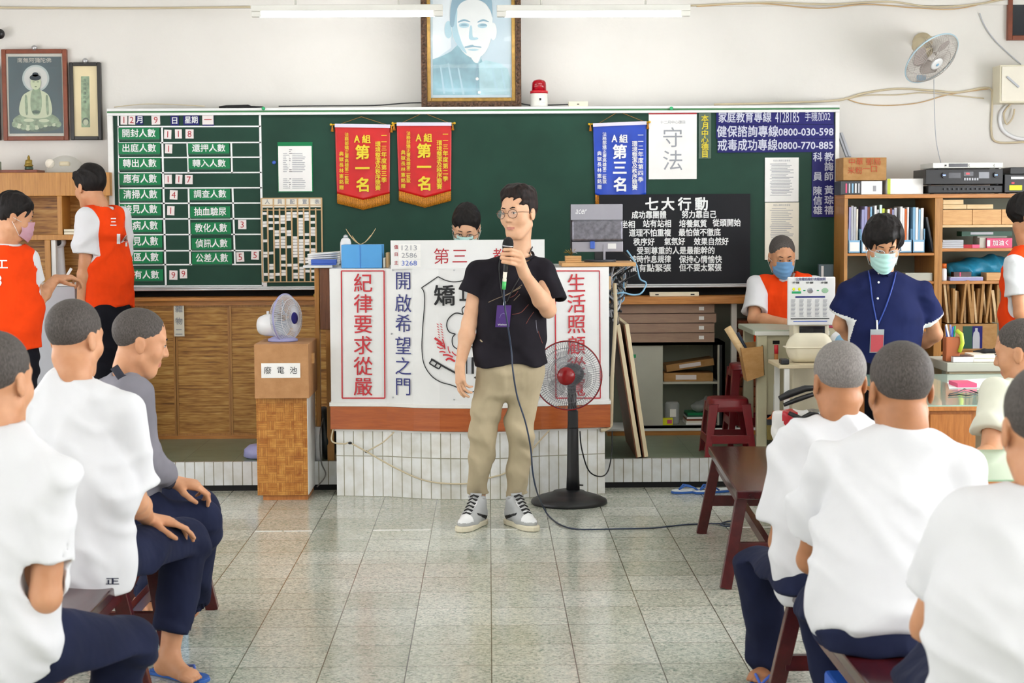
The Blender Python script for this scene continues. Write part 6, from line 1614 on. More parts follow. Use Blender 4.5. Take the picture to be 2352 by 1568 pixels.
for i in range(4): MB().box((X_(2162 + i, QY), QY + .02, z0 + i * .0135), (X_(2212, QY), QY + .2, z0 + .012 + i * .0135), 'pale_grey').build('booklet', label='light grey booklet, %s in the low pile beside the upright' % ('bottom', 'second', 'third', 'top')[i], cat='booklet', group='light grey booklets')
MB().box((X_(2213, QY), QY + .03, z0), (X_(2232, QY), QY + .12, z0 + .022), 'red_ink').build('red_box', label='small dark red box right of the grey booklets', cat='box'); MB().box((X_(2233, QY), QY + .03, z0), (X_(2250, QY), QY + .1, z0 + .022), 'pink').build('pink_box', label='small pink box between the dark red one and the white carton', cat='box')
MB().box((X_(2252, QY), QY + .05, z0), (X_(2266, QY), QY + .2, z0 + .065), 'cabinet_grey').build('grey_carton', label='grey-green side of a carton left of the pink carton', cat='carton')
a = X_(2267, QY); mb = MB().box((a, QY + .03, z0), (X_(2325, QY), QY + .2, z0 + .062), 'pink').box((a, QY + .028, z0 + .01), (a + .02, QY + .03, z0 + .05), 'white_gloss'); mb.text('加油く', (a + .085, QY + .028, z0 + .031), .036, 'white_letter', w=.10); mb.build('pink_carton', label='pink carton with white characters on the right shelf', cat='carton', bevel=.002)
MB().box((X_(2214, QY), QY + .08, z0 + .075), (X_(2330, QY), QY + .2, z0 + .105), 'plate_dark').box((X_(2234, QY), QY + .078, z0 + .085), (X_(2286, QY), QY + .08, z0 + .10), 'pale_grey').box((X_(2252, QY) , QY + .1, z0 + .065), (X_(2320, QY), QY + .19, z0 + .075), 'cabinet_grey').build('dark_binder', label='dark green binder with a grey label lying on the cartons', cat='binder')
z0 = q_(646) + .001
t = thing('spray_bottle', 'white bottle with an orange cap in the right shelf cell', 'bottle', (X_(2166, QY), QY + .04, z0)); c = V((X_(2166, QY + .04), QY + .04, z0))
ax3(c, (0, 0, 1), [(.017, 0), (.018, .01), (.018, .07), (.012, .08)], 'white_plastic', 'bottle_body', t, 16); ax3(c + V((0, 0, .08)), (0, 0, 1), [(.017, 0), (.017, .028), (.01, .03)], 'orange_plastic', 'cap', t, 16)
t = thing('blue_bags', 'crumpled shiny blue plastic bag filling the right shelf cell', 'bag', (X_(2235, QY), QY + .2, z0)); f_ = Field(); c = V((X_(2225, QY + .2), QY + .25, z0))
f_.ell(c + V((0, 0, .06)), (.14, .10, .07), k=.04, cuts=[(c, V((0, 0, -1)))]); f_.ell(c + V((.16, 0, .07)), (.14, .10, .09), k=.04, cuts=[(c, V((0, 0, -1)))])
sdf('bag_film', [(f_, .01)], ['sea_blue'], t, disp=folds([((1, 0, .7), 50, .012), ((.5, .5, 1), 38, .010)], 4))
MB().box((X_(2183, QY), QY + .02, z0), (X_(2258, QY), QY + .15, z0 + .022), 'lilac').box((X_(2184, QY), QY + .02, z0 + .022), (X_(2257, QY), QY + .149, z0 + .024), 'white_gloss').build('flat_box', label='flat lilac box in front of the blue bag', cat='box')
MB().box((X_(2192, QY), QY + .03, z0 + .025), (X_(2232, QY), QY + .1, z0 + .056), 'bench_top').box((X_(2205, QY), QY + .029, z0 + .027), (X_(2208, QY), QY + .03, z0 + .054), 'pink').build('maroon_packet', label='dark maroon packet lying on the flat lilac box', cat='packet')
MB().box((X_(2266, QY), QY + .02, z0), (X_(2305, QY), QY + .15, z0 + .05), 'ply').build('kraft_box', label='light brown box at the orange-vested man shoulder on the right shelf', cat='box', bevel=.002)
MB().box((X_(2090, QY), QY + .01, q_(646) - .0), (X_(2090, QY) + .001, QY + .011, q_(645)), 'paper')
# envelopes in the lower cell
z0 = q_(808) + .001; rs = random.Random(21)
carton(2170, 745, 2290, 806, QY + .02, .26, 0, 'kraft', 'water_carton', 'brown carton printed with a water bottle under the paper envelopes', None, z0)
zk = q_(745) + .002; mb = MB(); a, b = W(2212, 749, QY + .018), W(2256, 800, QY + .018)
mb.box((a.x, QY + .017, b.z), (b.x, QY + .0195, a.z), 'plate_dark').box((a.x + .06, QY + .016, b.z), (b.x, QY + .017, a.z), 'plate_navy')
c_ = V((a.x + .085, QY + .0155, b.z)); mb.prism([c_ + V((x, 0, z)) for x, z in ((-.022, 0), (.022, 0), (.022, .07), (.018, .10), (.008, .112), (.008, .13), (-.008, .13), (-.008, .112), (-.018, .10), (-.022, .07))], (0, .001, 0), 'pale_grey'); mb.build('bottle_print', label='printed bottle label on the front of the brown water carton', cat='label')
for i in range(17):
    px = 2166 + i * 7.4; tl = rs.uniform(-.16, .14); h = rs.uniform(.2, .29); x = X_(px, QY + .1)
    c = V((x, QY + .10 + rs.uniform(0, .05), zk + h / 2 + .003)); MB().obox(c, V((.005 + rs.random() * .004, 0, 0)), V((0, .1, 0)), V((math.sin(tl) * h / 2, 0, h / 2 * math.cos(tl))), 'kraft' if i % 3 else 'ply_light').build('envelope', label='brown paper envelope in the packed row standing on the lower right shelf', cat='envelope', group='brown envelopes on the lower right shelf')
# on top of the shelf
z0 = q_(446) + .001
carton(1937, 361, 2036, 413, QY + .052, .25, 0, 'kraft', 'parcel_box', 'brown cardboard box with faded red print on top of two small boxes', None, z0 + .088)
mb = MB(); Yq = QY + .048
for s_, x, y in (('中華', 1966, 372), ('郵局', 2006, 372), ('米粉', 1964, 392), ('一口', 1998, 388)): mb.text(s_, W(x, y, Yq), .045, M('faded_red', 'bb4a2a', .7), bold=0)
mb.build('box_print', label='faded red characters printed on the cardboard box front', cat='print')
xa = X_(1932, QY)
mb = MB().box((xa, QY + .05, z0), (X_(1978, QY), QY + .25, z0 + .084), 'dark_grey')
for i in range(5): mb.box((xa + .03 + i * .02, QY + .048, z0 + .01), (xa + .04 + i * .02, QY + .05, z0 + .07), ('pink', 'pale_grey', 'cable_light_blue', 'white_gloss', 'pale_grey')[i])
mb.build('dark_box', label='dark patterned box under the left half of the cardboard box', cat='box', bevel=.002)
mb = MB().box((X_(1979, QY), QY + .05, z0), (X_(2027, QY), QY + .25, z0 + .084), 'white_gloss').box((X_(2006, QY), QY + .048, z0 + .02), (X_(2013, QY), QY + .05, z0 + .055), 'grey_ink'); mb.build('white_box', label='white box under the right half of the cardboard box', cat='box', bevel=.002)
mb = MB().box((X_(2038, QY), QY + .04, z0), (X_(2120, QY), QY + .25, z0 + .098), 'paper').box((X_(2038, QY), QY + .038, z0), (X_(2045, QY), QY + .04, z0 + .098), 'lime'); mb.build('copy_paper_box', label='white box with a green left edge between cardboard box and amplifier', cat='box', bevel=.002)
def amp(x0, x1, zz, h, m, Yq, label, name='amplifier', dep=.32):
    t = thing(name, label, 'amplifier', (X_((x0 + x1) / 2, Yq), Yq, zz)); xa, xb = X_(x0, Yq), X_(x1, Yq)
    MB().box((xa, Yq, zz + .006), (xb, Yq + dep, zz + h), m).build('housing', t, bevel=.003)
    mb = MB()
    for x in (xa + .03, xb - .03): mb.cyl((x, Yq + .03, zz), (x, Yq + .03, zz + .006), .012, 'black_plastic')
    mb.build('feet', t)
    return t, xa, xb
Yq = QY - .02
t, xa, xb = amp(2128, 2298, z0, .052, 'black_plastic', Yq + .02, 'lower black mixer unit with a row of small knobs under the amplifier', 'mixer_unit')
for i in range(12): MB().cyl((xa + .10 + i * .029, Yq + .02, z0 + .03), (xa + .10 + i * .029, Yq + .006, z0 + .03), .006, 'dark_grey', seg=12).build('knob', t)
t, xa, xb = amp(2122, 2298, z0 + .054, .10, 'black_plastic', Yq, 'wide black amplifier with a red display and blue-lit knobs on the shelf top')
zz = z0 + .054
for x in (xa + .115, xb - .045):
    k0 = MB().cyl((x, Yq, zz + .062), (x, Yq - .014, zz + .062), .017, 'black_plastic').build('volume_knob', t); MB().box((x - .010, Yq - .0155, zz + .06), (x + .006, Yq - .014, zz + .066), 'led_blue').build('blue_light', k0)
mb = MB().box((xa + .145, Yq - .001, zz + .045), (xa + .22, Yq, zz + .078), 'screen_dark').box((xa + .24, Yq - .001, zz + .058), (xa + .30, Yq, zz + .084), 'screen_dark').box((xa + .255, Yq - .002, zz + .067), (xa + .275, Yq - .001, zz + .076), 'led_red').box((xa + .335, Yq - .001, zz + .042), (xa + .40, Yq, zz + .082), 'grey_ink').build('display', t)
for i in range(6): MB().box((xa + .242 + i * .016, Yq - .003, zz + .03), (xa + .252 + i * .016, Yq, zz + .046), 'pale_grey').build('button', t)
t, xa, xb = amp(2138, 2298, zz + .102, .040, 'white_metal', Yq + .02, 'slim silver receiver lying on top of the black amplifier', 'receiver')
Yk = Yq + .02; zk2 = zz + .102
MB().box((xa + .10, Yk - .001, zk2 + .012), (xa + .22, Yk, zk2 + .034), 'screen_dark').build('display', t); MB().box((xa + .075, Yk - .004, zk2 + .018), (xa + .085, Yk, zk2 + .028), 'black_plastic').build('button', t)
for x in (xa + .235, xb - .05): MB().cyl((x, Yk, zk2 + .022), (x, Yk - .01, zk2 + .022), .008, 'white_gloss').build('knob', t)
t, xa, xb = amp(2302, 2410, z0, .12, 'black_plastic', QY - .02, 'black audio unit with a yellow label at the right end of the shelf top', 'audio_unit')
mb = MB().box((xa + .03, QY - .023, z0 + .02), (xa + .11, QY - .020, z0 + .052), 'label_yellow').box((xa + .045, QY - .023, z0 + .062), (xa + .06, QY - .02, z0 + .07), 'led_red').box((xa + .04, QY - .023, z0 + .09), (xa + .12, QY - .02, z0 + .105), 'white_letter').build('yellow_label', t)
MB().box((xa + .04, QY, z0 + .121), (xb, QY + .2, z0 + .165), 'black_plastic').build('small_black_unit', label='smaller black unit on top of the audio unit with the yellow label', cat='box', bevel=.004)
for i in (0, 1): MB().beam(W(1925 + i * 7, 305, WY - .03), W(1945 + i * 7, 360, WY - .10), .02, .01, 'pale_grey').build('leaning_tube', label='grey tube leaning on the wall behind the cardboard box, %s one' % ('left', 'right')[i], cat='tube', group='leaning grey tubes')

# ---------------------------------------------------------------- desks at the right front
ty0 = 7.46; x0 = X_(2098, ty0, 940)
t = thing('wooden_desk', 'wooden desk with a mint glass top at the right, behind the seated men', 'desk', (2.6, 8.2, 0))
MB().box((x0, ty0, .725), (4.3, 8.93, .745), 'desk_wood').build('desk_top', t, bevel=.003); MB().box((x0 + .005, ty0 + .005, .745), (4.295, 8.925, .751), 'mint_glass').build('glass_top', t)
MB().box((x0 + .06, ty0 + .03, .04), (X_(2248, ty0), ty0 + .6, .725), 'desk_wood').build('drawer_block', t)
for i, z in enumerate((.06, .28, .50)): MB().box((x0 + .02 + .06, ty0 + .022, z + .01), (X_(2248, ty0) - .02, ty0 + .032, z + .21), 'desk_wood').build('drawer', t, bevel=.004)
for x in (x0 + .04, 4.22):
    for y in (ty0 + .65, 8.85): MB().box((x, y, 0), (x + .05, y + .05, .725), 'desk_wood').build('leg', t)
ty1 = 8.97
t = thing('metal_desk', 'grey metal desk behind the wooden desk, carrying a pen holder', 'desk', (2.9, 9.2, 0))
x2 = X_(2176, ty1); MB().box((x2, ty1, .757), (4.3, 9.40, .805), 'cabinet_grey').build('desk_top', t, bevel=.004); MB().box((x2 + .02, ty1 + .03, .05), (4.25, ty1 + .05, .757), 'beige').build('front_panel', t)
for x in (x2 + .02, 4.2):
    for y in (ty1 + .05, 9.34): MB().box((x, y, 0), (x + .05, y + .05, .757), 'beige').build('leg', t)
zt = .806
t = thing('pen_holder', 'terracotta pen holder crowded with pens on the grey metal desk', 'pen holder', (X_(2166 + 14, ty1 + .06), ty1 + .08, zt)); c = V((X_(2186, ty1 + .1), ty1 + .10, zt))
MB().box(c + V((-.04, -.035, 0)), c + V((.035, .035, .13)), 'terracotta').build('holder_cup', t, bevel=.006)
mb = MB(); rs = random.Random(3)
for i, m in enumerate(('blue_plastic', 'white_plastic', 'pink', 'black_plastic', 'lilac', 'green_bright', 'blue_plastic')):
    a = V((rs.uniform(-.025, .02), rs.uniform(-.02, .02), .03)); MB().tube([c + a, c + a + V((rs.uniform(-.04, .02), 0, .14 + rs.random() * .03))], .005, m, 8).build('pen', t)
MB().tube([c + V((.03, -.04, .05)), c + V((.045, -.045, .10)), c + V((.04, -.04, .145)), c + V((.015, -.03, .165))], .011, 'lime', 12).build('lime_strap', t)
t = thing('photo_box', 'small white-edged box with a dark picture on the grey metal desk', 'box', (X_(2205, ty1), ty1 + .1, zt)); MB().box((X_(2190, ty1 + .02), ty1 + .02, zt), (X_(2238, ty1 + .02), ty1 + .16, zt + .028), 'white_gloss').build('box_body', t, bevel=.002); MB().box((X_(2192, ty1 + .02), ty1 + .03, zt + .028), (X_(2236, ty1 + .02), ty1 + .15, zt + .030), 'portrait_dark' if 'portrait_dark' in MATS else M('portrait_dark', '6a4a48', .4, var=.6, vscale=60)).build('lid_picture', t)
for i in range(2): MB().box((X_(2238 + i * 2, ty1), ty1 + .02, zt + i * .019), (X_(2312, ty1), ty1 + .2, zt + .018 + i * .019), 'paper_warm').build('white_case', label='flat white case on the grey desk, %s of two' % ('lower', 'upper')[i], cat='case', group='flat white cases', bevel=.002)
t = thing('black_pouch', 'long black pouch lying across the white cases', 'pouch', (X_(2270, ty1 + .1), ty1 + .12, zt + .037)); f_ = Field(); c = V((X_(2262, ty1 + .12), ty1 + .13, zt + .05)); f_.rc(c, c + V((.10, 0, 0)), .012, .012, k=.01); f_.rc(c + V((-.06, 0, -.002)), c, .004, .012, k=.01); sdf('pouch_body', [(f_, .004)], ['soft_black'], t)
zg = .752
P_ = [F(x, y, zg) for x, y in ((2176, 878), (2220, 872), (2292, 868), (2310, 877), (2286, 890), (2180, 892))]
MB().prism(P_, (0, 0, .002), 'paper').build('paper_sheet', label='white crumpled sheet on the mint glass desk top', cat='paper')
MB().tube([F(x, y, zg + .004) for x, y in ((2180, 905), (2200, 900), (2215, 893), (2232, 897), (2248, 903), (2262, 899), (2290, 888))], .0025, 'cable_black', 6).tube([F(x, y, zg + .004) for x, y in ((2178, 908), (2204, 906), (2222, 908), (2240, 905))], .0025, 'cable_black', 6).build('earphone_cord', label='thin black cord lying on the mint glass desk top', cat='cord')
MB().box(F(2200, 890, zg + .001), F(2222, 882, zg + .001) + V((0, 0, .02)), 'pink').build('small_packet', label='small colourful packet on the white sheet', cat='packet')
t2y0, t2y1 = 5.35, 6.05; x3 = X_(2140, t2y1)
t = thing('green_table', 'low table with a pale green glass top behind the nearest seated man', 'table', (2.3, 5.7, 0))
MB().box((x3, t2y0, .725), (3.6, t2y1, .745), 'desk_wood').build('table_top', t); MB().box((x3 + .004, t2y0 + .004, .745), (3.596, t2y1 - .004, .751), 'green_glass').build('glass_top', t)
for x in (x3 + .03, 3.5):
    for y in (t2y0 + .03, t2y1 - .08): MB().box((x, y, 0), (x + .05, y + .05, .725), 'desk_wood').build('leg', t)

# ---------------------------------------------------------------- benches
def bench(x0, y0, x1, y1, w, label, grp='dark red benches', h=.43, legs=True):
    a, b = V((x0, y0, 0)), V((x1, y1, 0)); d = (b - a).normalized(); r = V((d.y, -d.x, 0)); L = (b - a).length
    t = thing('bench', label, 'bench', (a + b) / 2, grp)
    c = (a + b) / 2 + V((0, 0, h - .019))
    MB().obox(c, r * w / 2, d * L / 2, V((0, 0, .019)), 'bench_top').build('seat', t, bevel=.006)
    for e in (-1, 1):
        for s_ in (-1, 1):
            p = (a + b) / 2 + d * e * (L / 2 - .12) + r * s_ * (w / 2 - .035); q = p + d * e * .06 + r * s_ * .075
            MB().beam(V((q.x, q.y, 0)), V((p.x, p.y, h - .038)), .05, .038, 'bench_leg', up=d).build('leg', t, bevel=.003)
        p = (a + b) / 2 + d * e * (L / 2 - .09); k_ = w / 2 + .0
        MB().beam(p - r * k_ + V((0, 0, .17)), p + r * k_ + V((0, 0, .17)), .03, .05, 'bench_leg').build('crossbar', t, bevel=.002)
    MB().beam((a + b) / 2 - d * (L / 2 - .1) + V((0, 0, .17)), (a + b) / 2 + d * (L / 2 - .1) + V((0, 0, .17)), .03, .045, 'bench_leg').build('long_stretcher', t, bevel=.002)
    for s_ in (-1, 1):
        MB().beam((a + b) / 2 - d * (L / 2 - .1) + r * s_ * (w / 2 - .03) + V((0, 0, h - .065)), (a + b) / 2 + d * (L / 2 - .1) + r * s_ * (w / 2 - .03) + V((0, 0, h - .065)), .02, .045, 'bench_leg').build('apron', t)
    return t
bench(1.245, 8.55, 1.185, 7.15, .30, 'empty dark red bench on the right, ending before the platform')
bench(1.085, 5.45, 1.085, 3.20, .31, 'dark red bench under the two men seated at the right')
bench(-1.35, 5.70, -1.34, 4.20, .32, 'dark red bench under the white-shirted men seated on the left')
bench(-1.30, 6.98, -1.30, 5.95, .25, 'dark red bench under the man in the grey jacket')
# storage boxes under the right bench
MB().box((.965, 4.30, 0), (1.18, 4.9, .27), 'blue_under' if 'blue_under' in MATS else M('blue_under', '1d57b8', .5)).build('blue_bin', label='deep blue bin under the right-hand bench', cat='bin', bevel=.01)
MB().box((-1.22, 6.50, .0), (-1.17, 6.56, .36), 'blue_box').build('blue_panel_box', label='light blue box edge behind the seated man knees on the left', cat='box')
# slippers by the step
def slipper(px, py, ang, m_sole, m_top, m_strap, label, s=1.0, z=0.0, grp=None, at=None):
    c = F(px, py, z) if at is None else V(at); c.z = z
    t = thing('flip_flop', label, 'slipper', c, grp); d = V((math.cos(ang), math.sin(ang), 0)); l = V((-d.y, d.x, 0))
    prof = [(-.13, .028), (-.12, .036), (-.06, .036), (0, .038), (.06, .047), (.10, .044), (.128, .028), (.135, .01)]
    out = [c + d * x * s + l * w * s for x, w in prof] + [c + d * x * s - l * w * s for x, w in reversed(prof)]
    MB().prism([p + V((0, 0, .001)) for p in out], (0, 0, .013), m_sole).build('sole', t, bevel=.003)
    MB().prism([c + (p - c) * .97 + V((0, 0, .0145)) for p in out], (0, 0, .004), m_top).build('footbed', t)
    g = c + d * .085 * s + V((0, 0, .022))
    for q in (-1, 1): MB().tube([g, c + d * .05 * s + l * q * .025 * s + V((0, 0, .045)), c + d * .0 * s + l * q * .038 * s + V((0, 0, .035)), c - d * .03 * s + l * q * .036 * s + V((0, 0, .018))], .005, m_strap, 8).build('strap', t)
    return t
slipper(1589, 1131, R(-168), 'slipper_blue', 'slipper_white', 'slipper_blue', 'white flip-flop with blue straps by the step, left one of the pair', grp='flip-flops by the step', s=.9)
slipper(1636, 1131, R(-160), 'slipper_blue', 'slipper_white', 'slipper_blue', 'white flip-flop with blue straps by the step, right one next to the bench', grp='flip-flops by the step', s=.9)
# microphone cable along the floor
def fl(x, y): return F(x, y, .005)
# ---------------------------------------------------------------- people
def skin(name, c, c2):
    m, nt, bs = nmat(name); co = objco(nt)
    link(nt, ramp(nt, noise(nt, co, 14, 3), [(.3, c2), (.7, c)]), bs.inputs['Base Color'])
    bs.inputs['Roughness'].default_value = .5; bs.inputs['Subsurface Weight'].default_value = .12; bs.inputs['Subsurface Radius'].default_value = (.012, .005, .003)
    bs.inputs['Specular IOR Level'].default_value = .35
skin('skin_light', 'e0b392', 'd6a583'); skin('skin_tan', 'cf9a76', 'c08863'); skin('skin_brown', 'b67f5a', 'a4704c')
M('lip', 'c07a6a', .45); M('eye_white', 'e8e6e2', .2); M('iris', '1c120d', .2)
def hairmat(name, c, c2, s_=90):
    m, nt, bs = nmat(name); co = objco(nt, (1, 1, .35)); n = noise(nt, co, s_, 3)
    link(nt, ramp(nt, n, [(.35, c2), (.7, c)]), bs.inputs['Base Color']); bs.inputs['Roughness'].default_value = .62; bs.inputs['Specular IOR Level'].default_value = .25; bump(nt, bs, n, .6, .004)
hairmat('hair_black', '1c1615', '0a0807'); hairmat('hair_brown', '2a1a16', '0d0807'); hairmat('hair_stubble', '5d5753', '3f3a37', 300); hairmat('hair_grey', '8f8a86', '6b6663', 300)
fabric('tee_white', 'dbdcdf', .02, fold=.3); fabric('tee_black', '232027', .25, fold=.35); fabric('khaki', 'b7a98c', .1, fold=.45, fscale=12); fabric('navy_trousers', '1f2540', .2, fold=.4, fscale=12)
fabric('polo_navy', '1b2350', .15, fold=.3); fabric('vest_orange', 'f4460c', .1, fold=.35, fscale=14); fabric('jacket_grey', '85838c', .12, fold=.4); fabric('collar_dark', '3b3c46', .1); fabric('tee_cream', 'dcdccb', .04, fold=.3); fabric('dark_trousers', '12131c', .2, fold=.3)
fabric('mask_mint', 'b9e0da', .03, fold=.05); fabric('mask_blue', '6f9cc8', .03, fold=.05); fabric('mask_pink', 'c79aa8', .05, fold=.05)
M('lens', 'ffffff', .02, alpha=.05); M('rim_gold', '6a4a36', .35, .5); M('rim_clear', 'c9c9cf', .2, .3); M('lanyard_blue', '1f3f96', .5); M('badge_purple', '4b2a78', .45)

def pz(q): return W(q[0], q[1], q[2])
def hair_mesh(parent, P, A, s, style, mat):
    r, f, u = A; H = Field()
    def pl(y0, z0, y1, z1, sg=1):         # plane through two points of the profile; keeps the upper-back side
        d = V((y1 - y0, z1 - z0)); n = (d[1], -d[0])
        return (P(0, y0, z0), (f * n[0] + u * n[1]) * sg)
    low = pl(-.11, -.058, .0, .004); tem = pl(.030, -.02, .040, .050); fro = pl(.036, .042, .086, .098)
    def cap(c, rad, k=.01): H.ell(P(*c), tuple(q * s for q in rad), A, k=k, cuts=[low, tem if False else pl(.028, -.05, .046, .06), fro])
    if style == 'buzz':
        H.ell(P(0, -.014, .046), (.0785 * s, .0992 * s, .0872 * s), A, k=.01, cuts=[pl(-.11, -.045, .0, -.002), pl(.030, -.04, .050, .06), pl(.036, .042, .086, .086)])
        sdf('hair', [(H, .0055)], [mat], parent, disp=lambda Q: (-.0012 + .0006 * np.sin(Q[:, 0] * 310) * np.sin(Q[:, 2] * 290)).astype(np.float32)); return
    if style == 'short':
        cap((0, -.018, .048), (.084, .106, .097)); H.rc(P(-.05, .045, .088), P(.05, .048, .088), .022 * s, .022 * s, k=.02)
    if style == 'quiff':
        fro = pl(.026, .052, .078, .106)
        cap((0, -.018, .047), (.0835, .106, .095))
        H.rc(P(.046, .036, .106), P(-.034, .044, .119), .021 * s, .019 * s, k=.03); H.rc(P(.032, .0, .124), P(-.040, -.0, .122), .026 * s, .024 * s, k=.03)
        H.rc(P(-.045, .02, .110), P(-.056, -.03, .098), .020 * s, .020 * s, k=.02); H.rc(P(-.03, -.07, .100), P(.03, -.08, .092), .030 * s, .028 * s, k=.03)
    if style == 'parted':
        cap((0, -.018, .050), (.097, .108, .102)); H.ell(P(0, -.03, .02), (.094 * s, .085 * s, .07 * s), A, k=.02, cuts=[low, pl(.010, -.1, .012, .1)])
        H.rc(P(-.058, .040, .095), P(-.010, .072, .098), .024 * s, .022 * s, k=.02); H.rc(P(-.01, .078, .092), P(.050, .066, .068), .022 * s, .018 * s, k=.02); H.rc(P(.062, .045, .070), P(.074, .030, .022), .018 * s, .010 * s, k=.02); H.rc(P(-.068, .035, .070), P(-.074, .028, .022), .018 * s, .010 * s, k=.02)
    f0 = folds([(tuple(r * .9 + u * .3), 170, .0030), (tuple(r * .5 + f * .7), 120, .0024), (tuple(r), 60, .002)], 3, .02, 14); fn = lambda Q: f0(Q) * (.45 if style == 'quiff' else 1) - (.0012 if style == 'quiff' else .0022)
    sdf('hair', [(H, .0042)], [mat], parent, disp=fn)
def brows(parent, P, s, mat):
    for q in (-1, 1): MB().tube([P(q * .014, .0915, .034), P(q * .03, .0905, .0385), P(q * .046, .079, .034)], [.0022 * s, .0030 * s, .0012 * s], mat, 6).build('eyebrow', parent)
def eyes(parent, P, A, s):
    for q in (-1, 1):
        e = MB().ball(P(q * .031, .0785, .0105), (.0120 * s, .0120 * s, .0052 * s), 'eye_white', 14, 10, A).build('eye', parent); MB().ball(P(q * .031 , .0858, .0105), (.0056 * s, .0056 * s, .0050 * s), 'iris', 10, 8, A).build('iris', e)
        MB().tube([P(q * .017, .0875, .012), P(q * .031, .0935, .0175), P(q * .045, .0835, .012)], .0013, 'iris', 5).build('eyelash_line', e)
def glasses(parent, P, A, s, rim, rr=.024, w=.0013, drop=0, sq=2.0):
    r, f, u = A; t = MB()
    for q in (-1, 1):
        def g(a): 
            c_, s_ = math.cos(a), math.sin(a); k = (abs(c_) ** sq + abs(s_) ** sq) ** (-1 / sq)
            return P(q * (.034 + 0) + c_ * k * rr, .108 - abs(q * .034 + c_ * k * rr) * .16, .008 + drop + s_ * k * rr * .86)
        t.tube([g(2 * math.pi * i / 28) for i in range(28)], w, rim, 6, closed=True)
        t.tube([P(q * .059, .098, .015 + drop), P(q * .076, .08, .014 + drop), P(q * .082, .0, .006 + drop)], w, rim, 6)
    t.tube([P(-.011, .107, .011 + drop), P(0, .112, .014 + drop), P(.011, .107, .011 + drop)], w, rim, 6)
    go = t.build('glasses', parent)
    for q in (-1, 1):
        l_ = MB(); c = P(q * .034, .1025, .008 + drop); rr2 = rr * .98
        l_.prism([P(q * .034 + math.cos(a) * rr2, .108 - abs(q * .034 + math.cos(a) * rr2) * .16, .008 + drop + math.sin(a) * rr2 * .86) for a in [2 * math.pi * i / 24 for i in range(24)]], f * .0006, 'lens'); l_.build('lens', go)
def mask(parent, P, A, s, mat, loops=True):
    r, f, u = A
    def fn(a, b):
        x = (a * 2 - 1); zz = .004 - b * .112
        yc = .124 - .012 * (1 - b) ** 2 - .045 * max(0, b - .55) ** 1.3
        wd = .067 - .016 * max(0, b - .5)
        y = yc - (abs(x) ** 2.2) * (.076 - .02 * b) + .0015 * math.sin(b * 26) * (1 - abs(x) ** 4)
        z = zz - .014 * abs(x) ** 2 * (1 - b) + .022 * b * abs(x) ** 2 + (.008 * (1 - abs(x)) if b < .1 else 0)
        return P(x * wd, y, z)
    ob = MB().grid(fn, 24, 20, mat).build('face_mask', parent); m = ob.modifiers.new('so', 'SOLIDIFY'); m.thickness = .002; m.offset = 0
    if loops:
        for q in (-1, 1):
            for z_ in (-.012, -.085): MB().tube([P(q * .066, .05, z_), P(q * .078, .02, z_ * .6), P(q * .088, -.008, -.01 + (z_ + .045) * .3)], .0012, 'white_gloss', 5).build('ear_loop', ob)
DN = V((0, 0, -1))
class Person:
    def __init__(s, label, cat='person', base=None): s.root = thing('person', label, cat, base)
def torso_frame(sl, sr, top, bot):
    L = (sr - sl).normalized(); U = (top - bot); U = (U - L * U.dot(L)).normalized(); return L, U, L.cross(U)
def cloth_torso(T, sl, sr, neck, fr, infl=0.0, ratio=.62, k=.06, hem=None, hem_n=None, shr=.055, nkr=.062, vneck=False):
    """T: list of (point, half width)"""
    L, U, Fw = fr; F_ = Field()
    cuts = [] if hem is None else [(hem, hem_n or -U)]
    for i in range(len(T) - 1):
        (a, ra), (b, rb) = T[i], T[i + 1]
        F_.rc(a, b, ra + infl, rb + infl, k=k, frame=(L, U, Fw), ratio=ratio, cuts=cuts)
    for q in (sl, sr):
        F_.rc(neck - U * .03, q, nkr + infl, shr + infl, k=.045)
    return F_
